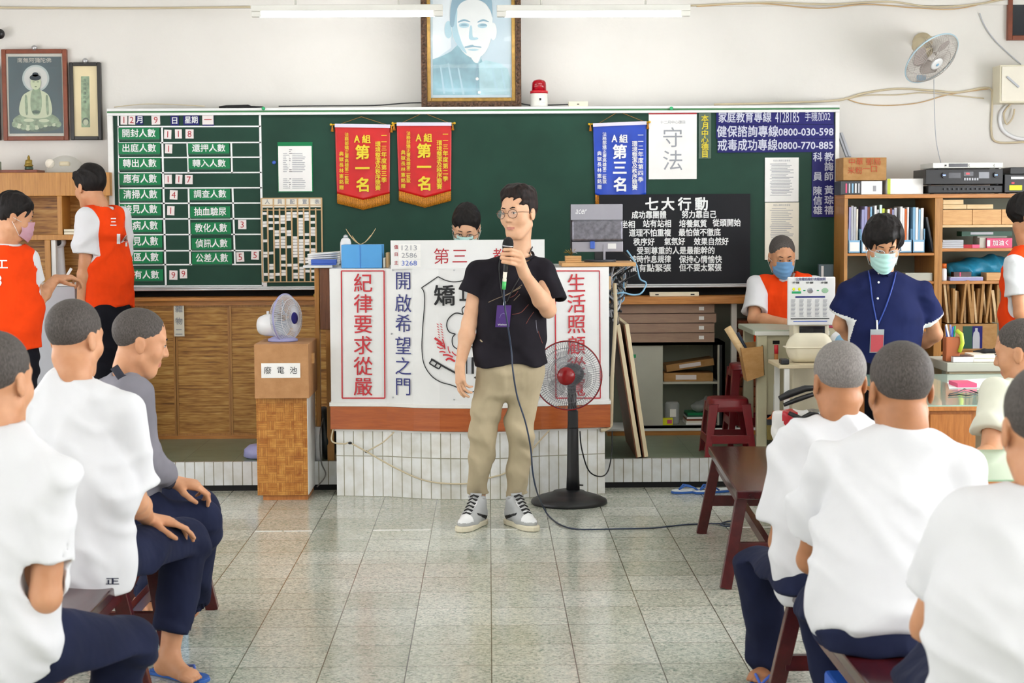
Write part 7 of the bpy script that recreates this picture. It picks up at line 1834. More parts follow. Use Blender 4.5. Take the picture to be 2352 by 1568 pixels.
def build_person(label, head, face, neck, torso, sl, sr, el=None, er=None, wl=None, wr=None, hl=None, hr=None, skn='skin_tan', up=(0, 0, 1), hs=1.0, hair='buzz', hairm='hair_stubble',
                 shirt='tee_white', ratio=.62, sleeve=.62, srad=(.060, .072), hem=None, vest=None, vest_hem=None, legs=None, trousers='navy_trousers', hands=(None, None), mk=None, gl=None, base=None,
                 face_detail=True, long_sleeve=False, shirt_name='t_shirt', seed=0, foldamp=1.0, feet=True, neckr=.052, smooth_h=.009, hem_dir=None, longfrac=1.0, neck_drop=0.0, armr=.040, trim=None, seat=None):
    sc_ = [] if seat is None else [(V((0, 0, seat)), DN)]
    hc, nk = pz(head), pz(neck); SL, SR = pz(sl), pz(sr)
    T = [(pz(q), q[3] * q[2] / FPX) for q in torso]
    fr = torso_frame(SL, SR, nk, T[-1][0]); L, U, Fw = fr
    root = thing('person', label, 'person', V((T[-1][0].x, T[-1][0].y, 0 if base is None else base)))
    # body
    fields = []
    H, P, A = headfield(hc, face, up, hs)
    H.chain([P(0, -.030, -.055), nk + (P(0, -.03, -.055) - nk) * .35, nk - U * .045], [.050 * hs, neckr, neckr - .004], k=.02)
    fields.append((H, .0048))
    B = Field(); B.rc(T[0][0], T[-1][0], T[0][1] * .80, T[-1][1] * .80, k=.05, frame=fr, ratio=ratio * .9, cuts=sc_); B.rc(nk - U * .04, SL, .035, .04, k=.03); B.rc(nk - U * .04, SR, .035, .04, k=.03)
    arms = []
    for side, e, w, S, hd in ((-1, el, wl, SL, hands[0]), (1, er, wr, SR, hands[1])):
        if e is None: continue
        E = pz(e); B.rc(S, E, armr, armr - .004, k=.02); Wp = None
        if w is not None:
            Wp = pz(w); Fh = Field(); Fh.rc(S + (E - S) * .45, E, armr + .001, armr - .002, k=.015); Fh.rc(E, E + (Wp - E) * .3, armr - .003, armr, k=.02); Fh.rc(E + (Wp - E) * .3, Wp, armr, .025, k=.02)
            if hd is not None:
                hand(Fh, Wp, hd[0], hd[1], hd[2], *(hd[3:]))
            fields.append((Fh, .004))
        arms.append((side, S, E, Wp))
    if legs:
        for lg in legs:
            pts = [pz(q) for q in lg['p']]; B.rc(pts[0], pts[1], .06, .048, k=.02, cuts=sc_)
            if len(pts) > 2:
                B.rc(pts[1], pts[2], .046, .034, k=.02)
            if lg.get('foot') is not None:
                Ff = Field(); an = pts[2]; d = V(lg['foot']).normalized(); zf = lg.get('fz', .012)
                kn = pts[1]; Ff.rc(kn + (an - kn) * .45, an, .045, .033, k=.02)
                heel = V((an.x, an.y, zf + .03)) - d * .03; ball = V((an.x, an.y, zf + .018)) + d * .11; l_ = V((-d.y, d.x, 0))
                Ff.rc(an, heel, .034, .030, k=.02); Ff.rc(heel, ball, .030, .020, k=.02); Ff.rc(an, ball - d * .02, .03, .02, k=.03); Ff.rc(ball - l_ * .02, ball + l_ * .022, .017, .017, k=.02)
                for j in range(5):
                    o = ball + l_ * (.030 - .015 * j) * lg.get('side', 1); Ff.rc(o, o + d * (.048 - .006 * j) + V((0, 0, -.006)), .0105 if j == 0 else .0085, .0095 if j == 0 else .007, k=.004)
                fields.append((Ff, .0045))
    fields.insert(0, (B, .012))
    lipf = None
    if face_detail:
        lc = npv(P(0, .085, -.062)); ar = npv(A[0]); au = npv(A[2]); af = npv(A[1])
        def lipf(C):
            d = C - lc; x, z, y = d @ ar, d @ au, d @ af
            return ((np.abs(z) < .0085 - 6 * x * x) & (np.abs(x) < .023) & (y > -.012)).astype(int)
    sdf('body', fields, [skn, 'lip'], root, matfn=lipf if (face_detail and not mk) else None)
    if hair: hair_mesh(root, P, A, hs, hair, hairm)
    if face_detail: eyes(root, P, A, hs); brows(root, P, hs, 'hair_black')
    if gl: glasses(root, P, A, hs, gl[0], *gl[1:])
    if mk: mask(root, P, A, hs, mk)
    # shirt
    hemp = None if hem is None else pz(hem)
    S_ = cloth_torso(T, SL, SR, nk, fr, 0, ratio, hem=hemp, hem_n=hem_dir, nkr=neckr + .004)
    ends = []
    for (side, S, E, Wp) in arms:
        d = (E - S).normalized()
        if long_sleeve:
            S_.rc(S, E, srad[0], srad[1] * .9, k=.05)
            if Wp is not None:
                d2 = (Wp - E).normalized(); we = E + (Wp - E) * longfrac; S_.rc(E, we, srad[1] * .9, .040, k=.04, cuts=[(we, d2)])
        else:
            en = S + (E - S) * sleeve; S_.rc(S, en, srad[0], srad[1], k=.018, cuts=[(en, d)]); S_.rc(en - d * .035, en + d * .05, armr + .006, armr + .012, k=.004, sub=True); ends.append((en, d))
    S_.rc(nk + U * (.048 - neck_drop) , nk + U * .14 + (hc - nk) * .3, neckr + .012, neckr + .03, k=.012, sub=True)
    dr = tuple(U * .55 + L * .8); dr2 = tuple(U * .6 - L * .75)
    fn = folds([(dr, 34, .0062 * foldamp), (dr2, 29, .0058 * foldamp), (tuple(U + L * .2), 58, .0030 * foldamp), (tuple(L + Fw * .4 + U * .2), 21, .005 * foldamp)], seed, .05, 6)
    mats = [shirt] + ([trim] if trim else [])
    mf = None
    if trim:
        def mf(C):
            o = np.zeros(len(C), int)
            for en, d in ends: 
                q = (C - npv(en)); t_ = q @ npv(d); rd_ = np.linalg.norm(q - t_[:, None] * npv(d), axis=1); o |= ((t_ > -.016) & (rd_ > srad[1] * .80) & (rd_ < .13)).astype(int)
            return o
    sdf(shirt_name, [(S_, smooth_h * .72)], mats, root, disp=fn, matfn=mf, rel=2)
    # rib of the collar
    c0 = nk + U * (.008 - neck_drop); e1 = L; axn = (U + Fw * .0).normalized()
    if vest:
        VF = cloth_torso(T, SL + (nk - SL) * .30, SR + (nk - SR) * .30, nk, fr, .012, ratio, hem=pz(vest_hem) if vest_hem else hemp, shr=.050)
        for (side, S, E, Wp) in arms:
            VF.rc(S + (S - nk) * .10 - U * .02, S + (E - S) * .75 + (S - nk) * .12, .070, .085, k=.012, sub=True)
        VF.rc(nk + U * .03, nk + U * .14 + (hc - nk) * .3, neckr + .03, neckr + .04, k=.01, sub=True)
        if vest == 'v': VF.rc(nk + Fw * .02 + U * .03, nk + Fw * .10 - U * .20, .065, .02, k=.01, sub=True); VF.rc(nk + Fw * .10 - U * .05, nk + Fw * .16 - U * .24, .06, .008, k=.01, sub=True)
        sdf('vest', [(VF, .0075)], ['vest_orange'], root, disp=fn)
    if legs:
        TF = Field(); hipc = T[-1][0]; drop_ = spec_drop = 0
        pel = sum([pz(l['p'][0]) for l in legs], V((0, 0, 0))) / len(legs)
        TF.rc(T[-1][0], pel, T[-1][1] * .92, T[-1][1] * .92, k=.06, frame=fr, ratio=ratio * .98, cuts=sc_)
        for lg in legs:
            pts = [pz(q) for q in lg['p']]; rr = lg['r']
            TF.rc(pts[0], pts[1], rr[0], rr[1], k=.05, cuts=sc_)
            if len(pts) > 2:
                a, b = pts[1], pts[2]; d = (b - a).normalized(); en = a + (b - a) * lg.get('len', .9); TF.rc(a, en, rr[1], rr[2], k=.035, cuts=[(en, d)])
                TF.rc(en - d * .02, en + d * .06, rr[2] * .78, rr[2] * .85, k=.003, sub=True)
        fn2 = folds([((.4, .3, 1), 46, .007), ((.8, -.2, .8), 36, .008), ((1, .2, -.4), 28, .006)], seed + 9, .05, 8)
        sdf('trousers', [(TF, .0095)], [trousers], root, disp=fn2)
    return root, P, A, fr, T
def back_text(root, rows, mat='white_letter'):
    mb = MB()
    for (s_, px, py, Y, h, w, right, up) in rows: mb.text(s_, W(px, py, Y), h, mat, w=w, right=right, up=up, bold=.03)
    mb.build('back_lettering', root)

# --- the speaker
SP = 8.72
base = V((W(1150, 1100, SP).x, SP, 0))
face = V((-.56, -.82, -.07)); sp = thing('person', 'man in a black T-shirt and khaki trousers talking into a microphone in the middle', 'person', base)
hc = W(1191, 492, SP - .03); H, P, A = headfield(hc, face, (-.05, .02, 1), 1.03)
nk = W(1196, 590, SP + .02)
H.chain([P(0, -.030, -.055), nk + V((0, 0, .05)), nk - V((0, 0, .06))], [.047, .048, .062], k=.02)
B = Field(); SL, SR = W(1250, 624, SP + .01), W(1104, 624, SP)       # his left shoulder is on the right of the photo
fr = torso_frame(SL, SR, nk, W(1172, 820, SP))
B.rc(W(1176, 670, SP), W(1170, 820, SP), .11, .10, k=.05, frame=fr, ratio=.6); B.rc(nk - V((0, 0, .04)), SL, .035, .045, k=.03); B.rc(nk - V((0, 0, .04)), SR, .035, .045, k=.03)
E1, W1 = W(1078, 742, SP - .02), W(1057, 838, SP - .06)              # hanging arm
E2, W2 = W(1259, 712, SP - .08), W(1205, 630, SP - .27)              # raised arm
Fa = Field(); Fa.rc(SR + (E1 - SR) * .3, E1, .044, .037, k=.02); Fa.rc(E1, E1 + (W1 - E1) * .3, .037, .040, k=.02); Fa.rc(E1 + (W1 - E1) * .3, W1, .040, .0245, k=.02)
hand(Fa, W1, V((.02, -.18, -1)), V((-.80, -.60, .1)), 1, (.35, .45, .55, .65), (.55, .85, -.35), .98)
Fb = Field(); Fb.rc(SL + (E2 - SL) * .3, E2, .045, .038, k=.02); Fb.rc(E2, E2 + (W2 - E2) * .3, .038, .043, k=.02); Fb.rc(E2 + (W2 - E2) * .3, W2, .043, .026, k=.02)
mY_ = SP - .325; mt, mb_ = W(1168, 549, mY_), W(1159, 641, mY_ + .01)
KN = [(1193, 580), (1198, 589), (1195, 599), (1189, 608)]; MD = [(1174, 573), (1174, 583), (1173, 594), (1173, 604)]; TP = [(1159, 573), (1153, 583), (1152, 592), (1155, 601)]
for i in range(4):
    k0, m0, t0 = W(*KN[i], mY_ - .005), W(*MD[i], mY_ - .034), W(*TP[i], mY_ - .022); e0 = W(TP[i][0] - 1, TP[i][1] + 1, mY_ + .004)
    Fb.rc(W2 + V((-.004, 0, .01)), k0, .019, .0125, k=.014); Fb.rc(k0, m0, .0110, .0098, k=.004); Fb.rc(m0, t0, .0096, .0088, k=.003); Fb.rc(t0, e0, .0086, .0074, k=.003)
Fb.rc(W2, W(1192, 600, mY_ + .015), .024, .022, k=.02)
tb = W(1196, 606, mY_ + .03); t1_, t2_, t3_ = W(1186, 588, mY_ + .035), W(1176, 577, mY_ + .034), W(1166, 570, mY_ + .030)
Fb.rc(W2 + V((-.01, .01, .02)), tb, .017, .015, k=.012); Fb.rc(tb, t1_, .014, .0118, k=.008); Fb.rc(t1_, t2_, .0115, .0102, k=.004); Fb.rc(t2_, t3_, .0100, .0082, k=.004)
for (h0, k0, a0) in ((1133, 985, 1140), (1207, 985, 1140)): pass
hipL, hipR = W(1206, 850, SP + .01), W(1132, 850, SP + .01); knL, knR = W(1195, 995, SP + .03), W(1107, 995, SP + .03); anL, anR = W(1185, 1150, SP + .12), W(1099, 1150, SP + .12)
for a, b, c in ((hipL, knL, anL), (hipR, knR, anR)): B.rc(a, b, .07, .05, k=.03); B.rc(b, c, .048, .036, k=.02)
lc = npv(P(0, .085, -.062)); ar, au, af = npv(A[0]), npv(A[2]), npv(A[1])
def lipf(C):
    d = C - lc; x, z, y = d @ ar, d @ au, d @ af
    return ((np.abs(z) < .0080 - 5 * x * x) & (np.abs(x) < .024) & (y > -.012)).astype(int)
sdf('body', [(B, .012), (H, .0035), (Fa, .0035), (Fb, .0032)], ['skin_light', 'lip'], sp, matfn=lipf)
hair_mesh(sp, P, A, 1.03, 'quiff', 'hair_brown'); eyes(sp, P, A, 1.03); brows(sp, P, 1.2, 'hair_brown'); glasses(sp, P, A, 1.03, 'rim_gold', .0245, .0016)
# T-shirt
T_ = Field(); q = lambda x, y, dy=0: W(x, y, SP + dy); m_ = SP / FPX
for (a, ra, b, rb) in ((q(1178, 680), 75 * m_, q(1174, 740), 77 * m_), (q(1174, 740), 77 * m_, q(1174, 870), 86 * m_)):
    T_.rc(a, b, ra, rb, k=.06, frame=fr, ratio=.66, cuts=[(q(1174, 837), V((.045, 0, -1)).normalized())])
T_.rc(nk - V((0, 0, .008)), SL, .045, .056, k=.04); T_.rc(nk - V((0, 0, .008)), SR, .045, .056, k=.04)
for (S, E, en, r1) in ((SR, E1, q(1083, 676, -.01), .066), (SL, E2, q(1272, 692, -.03), .060)):
    d = (en - S).normalized(); T_.rc(S, en, .058, r1 + .006, k=.022, cuts=[(en, d)]); T_.rc(en - d * .03, en + d * .04, .050, .055, k=.004, sub=True)
T_.rc(nk + V((0, -.03, .010)), nk + V((0, -.05, .14)), .062, .085, k=.008, sub=True); T_.rc(nk + V((0, .01, .03)), nk + V((0, .0, .14)), .060, .085, k=.008, sub=True)
fn = folds([((.8, .1, .5), 34, .006), ((-.5, .2, .8), 28, .006), ((1, 0, .1), 20, .005), ((.3, 0, 1), 44, .003)], 5, .05, 6)
sdf('t_shirt', [(T_, .006)], ['tee_black'], sp, disp=fn)
def ringpt(a): return nk + V((math.cos(a) * .064, -.012 + math.sin(a) * .068, .012 + .024 * math.sin(a)))
MB().tube([ringpt(2 * math.pi * i / 36) for i in range(36)], .007, 'tee_black', 8, closed=True).build('collar', sp)
# faint graphic of strokes on the shirt
M('print_cream', '8d7b66', .8); M('print_red', '8a4a40', .8); M('print_grey', '7f7c88', .8)
from mathutils.bvhtree import BVHTree
def project(obname_parent, pts, lift=.0025):
    ob = [o for o in obname_parent.children if o.name.startswith(('t_shirt', 'polo'))][0]
    me = ob.data; bv = BVHTree.FromPolygons([v.co for v in me.vertices], [tuple(p.vertices) for p in me.polygons])
    out = []
    for (x, y) in pts:
        d = ray(x, y).normalized(); h = bv.ray_cast(CAM, d)
        out.append(h[0] - d * lift if h[0] is not None else None)
    return [o for o in out if o is not None]
def curve2(pts, n=6):
    o = []
    for i in range(len(pts) - 1):
        p0, p1, p2, p3 = pts[max(i - 1, 0)], pts[i], pts[i + 1], pts[min(i + 2, len(pts) - 1)]
        for k in range(n):
            t_ = k / n; o.append(tuple(.5 * (2 * p1[j] + (p2[j] - p0[j]) * t_ + (2 * p0[j] - 5 * p1[j] + 4 * p2[j] - p3[j]) * t_ ** 2 + (3 * p1[j] - p0[j] - 3 * p2[j] + p3[j]) * t_ ** 3) for j in (0, 1)))
    o.append(pts[-1]); return o
g = MB()
for pts, w_, m in (([(1122, 694), (1140, 686), (1165, 676), (1185, 664), (1199, 654)], .0022, 'print_cream'), ([(1158, 680), (1176, 671), (1196, 660)], .003, 'print_cream'), ([(1176, 722), (1195, 718), (1205, 709), (1214, 699)], .0018, 'print_red'),
                   ([(1170, 684), (1182, 678), (1190, 668)], .0016, 'print_red'), ([(1208, 744), (1216, 730), (1226, 716)], .0016, 'print_red'), ([(1231, 735), (1232, 748), (1234, 764)], .0022, 'print_grey'), ([(1236, 760), (1241, 775), (1246, 788)], .0018, 'print_red'), ([(1180, 690), (1186, 684), (1194, 676)], .0018, 'print_cream')):
    pr = project(sp, curve2(pts), .0008)
    if len(pr) > 2: g.tube(pr, w_ * .8, m, 5)
g.build('shirt_print', sp)
# trousers
K_ = Field(); k = SP / FPX
K_.rc(q(1170, 800), q(1170, 850), .160, .160, k=.05, frame=(V((1, 0, 0)), V((0, 0, 1)), V((0, -1, 0))), ratio=.62)
for (a, b, c, side) in ((hipL, knL, anL, 1), (hipR, knR, anR, -1)):
    K_.rc(a + V((.002 * side, 0, 0)), b, 41 * k, 30 * k, k=.03); en = q(1187 if side > 0 else 1098, 1133, .11); d = V((0, 0, -1)); K_.rc(b, en, 31 * k, 24 * k, k=.03, cuts=[(en, d)])
fn = folds([((.9, .2, .5), 38, .007), ((-.9, .2, .5), 34, .007), ((1, .1, .1), 44, .005), ((.3, 0, 1), 50, .005)], 6, .05, 8)
sdf('trousers', [(K_, .0065)], ['khaki'], sp, disp=fn)
for a in (q(1187, 1132, .11), q(1098, 1132, .11)): MB().tube([a + V((math.cos(t_) * .050, math.sin(t_) * .050, .004)) for t_ in lsp(0, 6.0, 26)], .006, 'khaki', 8, closed=True).build('cuff', sp)
# sneakers
M('shoe_grey', 'aeb0b0', .55); M('shoe_white', 'eceded', .4); M('shoe_sole', 'ded6bd', .5); M('lace_black', '121214', .6)
def sneaker(heel, toe, side):
    h, t_ = F(*heel), F(*toe); d = (t_ - h); Ls = d.length; d.normalize(); l = V((-d.y, d.x, 0)); U = V((0, 0, 1))
    s = .29 / .29; B_ = lambda x, y, z: h + d * x + l * y + U * z
    root = bpy.data.objects.new('sneaker', None); col.objects.link(root); root.location = h; adopt_ = root
    root.parent = sp; root.matrix_parent_inverse = Matrix.Translation(-sp.location)
    out = [(-.012, .030), (.03, .036), (.09, .036), (.16, .044), (.21, .046), (.25, .036), (.272, .015)]
    poly = [B_(x, y, .001) for x, y in out] + [B_(x, -y, .001) for x, y in reversed(out)]
    o = MB().prism(poly, (0, 0, .028), 'shoe_sole').build('sole', root, bevel=.006)
    F1 = Field(); AX = (d, l, U)
    F1.rc(B_(.03, 0, .05), B_(.14, 0, .052), .036, .038, k=.02, frame=(d, U, l), ratio=1.0, cuts=[(B_(0, 0, .022), -U)]); F1.rc(B_(.14, 0, .05), B_(.215, 0, .036), .040, .036, k=.03, cuts=[(B_(0, 0, .022), -U)])
    F1.rc(B_(.035, 0, .08), B_(.050, 0, .135), .040, .041, k=.03); F1.rc(B_(.16, 0, .05), B_(.07, 0, .12), .030, .030, k=.04)
    F1.rc(B_(.045, 0, .135), B_(.05, 0, .2), .034, .036, k=.004, sub=True)
    def mf(C):
        x = (C - npv(h)) @ npv(d); z = C[:, 2]; y = (C - npv(h)) @ npv(l)
        o = np.zeros(len(C), int)
        o[(x > .19) & (z > .045)] = 1
        o[(np.abs(y) < .020) & (x > .10) & (x < .19) & (z > .07)] = 1
        sw = (np.abs(y) > .024) & (np.abs((z - .040) - (x - .02) * .30) < .010 * (1 - np.clip((x - .02) / .15, 0, 1) * .5)) & (x > .01) & (x < .15)
        o[sw] = 2
        o[(x < .02) & (z > .08) & (z < .13)] = 2
        return o
    sdf('upper', [(F1, .0035)], ['shoe_grey', 'shoe_white', 'lace_black'], root, matfn=mf)
    MB().grid(lambda u, v: B_(.085 - .01 * v + .004 * math.sin(u * 3.1), (u - .5) * .062, .125 + v * .048), 8, 6, 'shoe_grey').build('tongue', root).modifiers.new('so', 'SOLIDIFY').thickness = .008
    MB().tube([B_(.06, -.042, .15), B_(.098, 0, .150), B_(.06, .042, .15)], .009, 'shoe_grey', 8).build('ankle_strap', root)
    lc_ = MB()
    for i in range(6):
        x = .188 - .018 * i; z = .086 + .0150 * i
        lc_.tube([B_(x, -.022, z - .006), B_(x + .004, 0, z + .006), B_(x - .01, .022, z - .003)], .0035, 'lace_black', 6); lc_.tube([B_(x, .022, z - .006), B_(x + .004, 0, z + .007), B_(x - .01, -.022, z - .003)], .0035, 'lace_black', 6)
    lc_.build('laces', root)
    return root
sneaker((1108, 1203), (1062, 1221), -1); sneaker((1170, 1203), (1222, 1219), 1)
# lanyard and badge
g = MB(); pr = project(sp, curve2([(1210, 598), (1200, 625), (1180, 660), (1164, 695)]), .004)
g.tube([nk + V((.06, .01, .05)), nk + V((.05, -.055, .035))] + pr, .0035, 'cable_black', 6); pl_ = project(sp, curve2([(1152, 588), (1146, 610), (1150, 655), (1158, 695)]), .004); g.tube(pl_, .0035, 'cable_black', 6)
lan = g.build('lanyard', sp)
c = project(sp, [(1156, 726)], .012)[0]; r_ = V((.99, -.12, 0)).normalized(); tl = V((.09, -.1, 1)).normalized()
bd = MB().obox(c, r_ * .036, V((0, .003, 0)), tl * .055, 'badge_purple').text('Visitor', c - V((0, .004, 0)) - tl * .042, .008, 'white_letter', w=.05, right=r_, up=tl).build('badge', lan, bevel=.0)
cu = MB()
cu.tube([c - V((0, .005, 0)) + r_ * a + tl * b for a, b in ((-.018, -.01), (-.012, .01), (0, .016), (.014, .008), (.018, -.012))], .0008, 'lilac', 5).build('badge_drawing', bd)
MB().beam(c + tl * .055, c + tl * .075, .012, .004, 'silver').build('badge_clip', lan)
# microphone
t = thing('microphone', 'black handheld microphone with white and green tape held by the speaker', 'microphone', mb_)
ax = (mt - mb_).normalized()
MB().lathe([(.008, 0), (.0105, .004), (.0125, .06), (.016, .13), (.0175, .143)], mb_, ax, 'black_plastic', 20).build('handle', t)
MB().lathe([(.019, .141), (.0265, .151), (.0275, .163), (.0270, .178), (.022, .195), (.012, .205), (.002, .208)], mb_, ax, 'mic_grille' if 'mic_grille' in MATS else M('mic_grille', '1c1d20', .5, .3, bumpy=1.0, bscale=400), 24).build('grille_ball', t)
MB().lathe([(.0278, .160), (.0284, .163), (.0278, .166)], mb_, ax, 'silver', 24).build('grille_band', t)
b2 = W(1157, 664, mY_ + .02); a2 = (mb_ - b2).normalized()
MB().lathe([(.0095, 0), (.0100, .04)], b2 - a2 * .0, a2, 'green_bright' if False else M('tape_green', '4fc46a', .5), 18).build('green_tape', t); MB().lathe([(.0095, .04), (.0100, .042), (.0100, .088)], b2, a2, 'paper_warm', 18).build('white_tape', t)
cable([W(1157, 662, mY_ + .02), W(1159, 700, mY_ + .03), W(1165, 740, mY_ + .04), W(1174, 800, mY_ + .08), W(1178, 850, SP - .26), W(1188, 910, SP - .24), W(1207, 970, SP - .22), W(1219, 1030, SP - .2), W(1223, 1080, SP - .18), W(1232, 1125, SP - .1),
       F(1246, 1160, .06), F(1262, 1186, .006), F(1290, 1206, .006), F(1330, 1215, .006), F(1420, 1214, .006), F(1500, 1212, .006), F(1580, 1204, .006), F(1650, 1202, .006), F(1690, 1205, .006), F(1668, 1208, .006), F(1655, 1203, .006), F(1672, 1197, .006), F(1690, 1196, .006)], .0042, 'cable_blue', 'microphone_cable', 'long dark blue microphone cable running down to the floor and right')

# --- man bowing behind the lectern
r = build_person('man in navy with a mint mask looking down behind the lectern', (1071, 522, 10.35), (-.10, -.80, -.60), (1078, 570, 10.45), [(1078, 640, 10.5, 60), (1078, 700, 10.5, 55), (1078, 760, 10.5, 55)], (1140, 580, 10.5), (1014, 582, 10.5),
                 el=(1160, 680, 10.45), er=(1000, 680, 10.45), up=(0, -.6, .8), hair='short', hairm='hair_black', shirt='polo_navy', skn='skin_light', mk='mask_mint', gl=('iris', .023, .0016), shirt_name='jacket', base=PZ, hs=1.0, sleeve=.9, srad=(.075, .07), foldamp=.5)
# --- man in the navy polo shirt
Yp = 9.10
r, P, A, fr, T = build_person('man in a navy polo shirt and pale mask bowing with hands behind his back', (2028, 562, Yp - .06), (-.03, -.86, -.46), (2032, 622, Yp + .02), [(2034, 718, Yp, 82), (2032, 770, Yp, 78), (2035, 830, Yp, 80)], (2118, 672, Yp + .01), (1948, 670, Yp + .01),
                 el=(2148, 768, Yp + .08), er=(1930, 745, Yp + .08), wl=(2075, 812, Yp + .24), wr=(1995, 812, Yp + .24), up=(0, -.45, .9), hair='parted', hairm='hair_black', shirt='polo_navy', skn='skin_tan', mk='mask_mint', gl=('rim_clear', .024, .0016, -.004, 3.0), hs=1.06,
                 shirt_name='polo_shirt', hem=(2034, 872, Yp), sleeve=.62, srad=(.058, .078), trim='white_gloss', legs=[dict(p=[(2075, 850, Yp), (2070, 1020, Yp), (2068, 1172, Yp)], r=(.09, .07, .06)), dict(p=[(1995, 850, Yp), (1998, 1020, Yp), (2000, 1170, Yp)], r=(.09, .07, .06))], trousers='dark_trousers',
                 hands=((V((-.6, .1, -.5)), V((0, 1, 0)), 1), (V((.6, .1, -.5)), V((0, 1, 0)), -1)), base=0, seed=4)
g = MB()
for i, (a, b) in enumerate((((2002, 610), (2032, 632)), ((2062, 610), (2036, 632)))):
    pr = project(r, curve2([(a[0] - 6 * (1 if i == 0 else -1), a[1] + 2), a, b]), .006); g.tube(pr, .012, 'polo_navy', 8) if len(pr) > 1 else None
g.build('collar', r)
for (x, y) in ((2018, 627), (2018, 648), (2016, 685)):
    pr = project(r, [(x, y)], .001)
    if pr: MB().cyl(pr[0], pr[0] + V((0, -.004, 0)), .006, 'white_gloss', seg=14).build('button', r)
g = MB()
for pts in ([(1993, 610), (1998, 640), (2004, 690), (2015, 745)], [(2061, 608), (2052, 650), (2036, 700), (2017, 745)]): g.tube(project(r, curve2(pts), .004), .0042, 'lanyard_blue', 6)
pr = project(r, [(2014, 735), (2015, 765)], .006); lan = g.build('lanyard', r)
MB().tube(pr, .005, 'white_gloss', 6).build('clip', lan)
pr = project(r, [(2014, 783)], .012)[0]
bd = MB().obox(pr, V((.036, 0, 0)), V((0, .002, 0)), V((0, -.01, .062)), 'clear_bag').build('badge_holder', lan)
MB().obox(pr - V((0, .004, .012)), V((.032, 0, 0)), V((0, .0015, 0)), V((0, -.008, .045)), M('badge_red', 'b4414a', .5)).obox(pr - V((0, .0065, -.005)), V((.020, 0, 0)), V((0, .001, 0)), V((0, -.002, .012)), 'white_letter').build('badge_card', bd)
# --- seated man in orange vest writing at the steel desk
Yv = 10.78
r, P, A, fr, T = build_person('seated man in orange vest and blue mask leaning on the steel desk', (1796, 590, Yv - .06), (.05, -.93, -.35), (1800, 640, Yv), [(1802, 700, Yv, 60), (1802, 760, Yv, 62), (1802, 820, Yv, 64)], (1873, 654, Yv), (1738, 654, Yv),
                 er=(1732, 732, Yv - .12), wr=(1812, 742, Yv - .30), el=(1885, 736, Yv - .12), wl=(1850, 744, Yv - .28), up=(0, -.35, .93), hair='buzz', hairm='hair_stubble', skn='skin_tan', mk='mask_blue', base=PZ, vest='v', sleeve=.78, srad=(.060, .078),
                 hands=((V((-.7, -.6, -.05)), V((-.1, -.2, 1)), 1, (.5, .6, .7, .8)), (V((.9, -.3, -.02)), V((0, -.1, 1)), -1, (.5, .6, .7, .8))), seed=7, legs=[dict(p=[(1785, 830, Yv), (1790, 845, Yv - .35), (1790, 1010, Yv - .35)], r=(.08, .07, .06)), dict(p=[(1835, 830, Yv), (1845, 845, Yv - .35), (1845, 1010, Yv - .35)], r=(.08, .07, .06))])
# --- standing man in orange vest at the right edge
Yr = 9.66
r, P, A, fr, T = build_person('man in orange vest standing at the right edge of the photo', (2362, 500, Yr), (.93, -.30, -.1), (2364, 565, Yr), [(2360, 640, Yr, 68), (2358, 730, Yr, 66), (2358, 840, Yr, 68)], (2404, 612, Yr + .16), (2332, 612, Yr - .13),
                 er=(2345, 720, Yr - .17), wr=(2400, 760, Yr - .10), hair='short', hairm='hair_black', skn='skin_tan', base=0, vest='v', sleeve=.62, srad=(.062, .078), seed=2, ratio=.75,
                 legs=[dict(p=[(2350, 850, Yr - .08), (2350, 1000, Yr - .08), (2350, 1130, Yr - .08)], r=(.09, .07, .06)), dict(p=[(2370, 850, Yr + .1), (2370, 1000, Yr + .1), (2370, 1128, Yr + .1)], r=(.09, .07, .06))])
# --- man in orange vest with number 14
Yl = 10.28; bn = V((.70, -.71, 0)); rt = V((.71, .70, 0))
r, P, A, fr, T = build_person('man in orange vest numbered 14 standing with his back turned by the tally table', (207, 432, Yl), (-.75, .62, -.22), (232, 482, Yl), [(240, 545, Yl, 55), (246, 620, Yl, 56), (250, 700, Yl, 58)], (196, 502, Yl - .13), (278, 500, Yl + .13),
                 el=(197, 605, Yl - .14), wl=(186, 690, Yl - .10), er=(275, 600, Yl + .2), wr=(262, 690, Yl + .2), up=(-.1, .1, 1), hair='short', hairm='hair_black', skn='skin_tan', base=PZ, vest='plain', vest_hem=(250, 706, Yl), hem=(250, 700, Yl), sleeve=.80, srad=(.066, .082), seed=5, ratio=.72,
                 hands=((V((0, 0, -1)), V((-.6, -.6, 0)), -1), (V((0, 0, -1)), V((.6, .6, 0)), 1)),
                 legs=[dict(p=[(236, 730, Yl - .08), (240, 850, Yl - .06), (240, 1034, Yl - .04)], r=(.095, .075, .065)), dict(p=[(272, 730, Yl + .08), (274, 850, Yl + .08), (276, 1026, Yl + .1)], r=(.095, .075, .065))], trousers='dark_trousers')
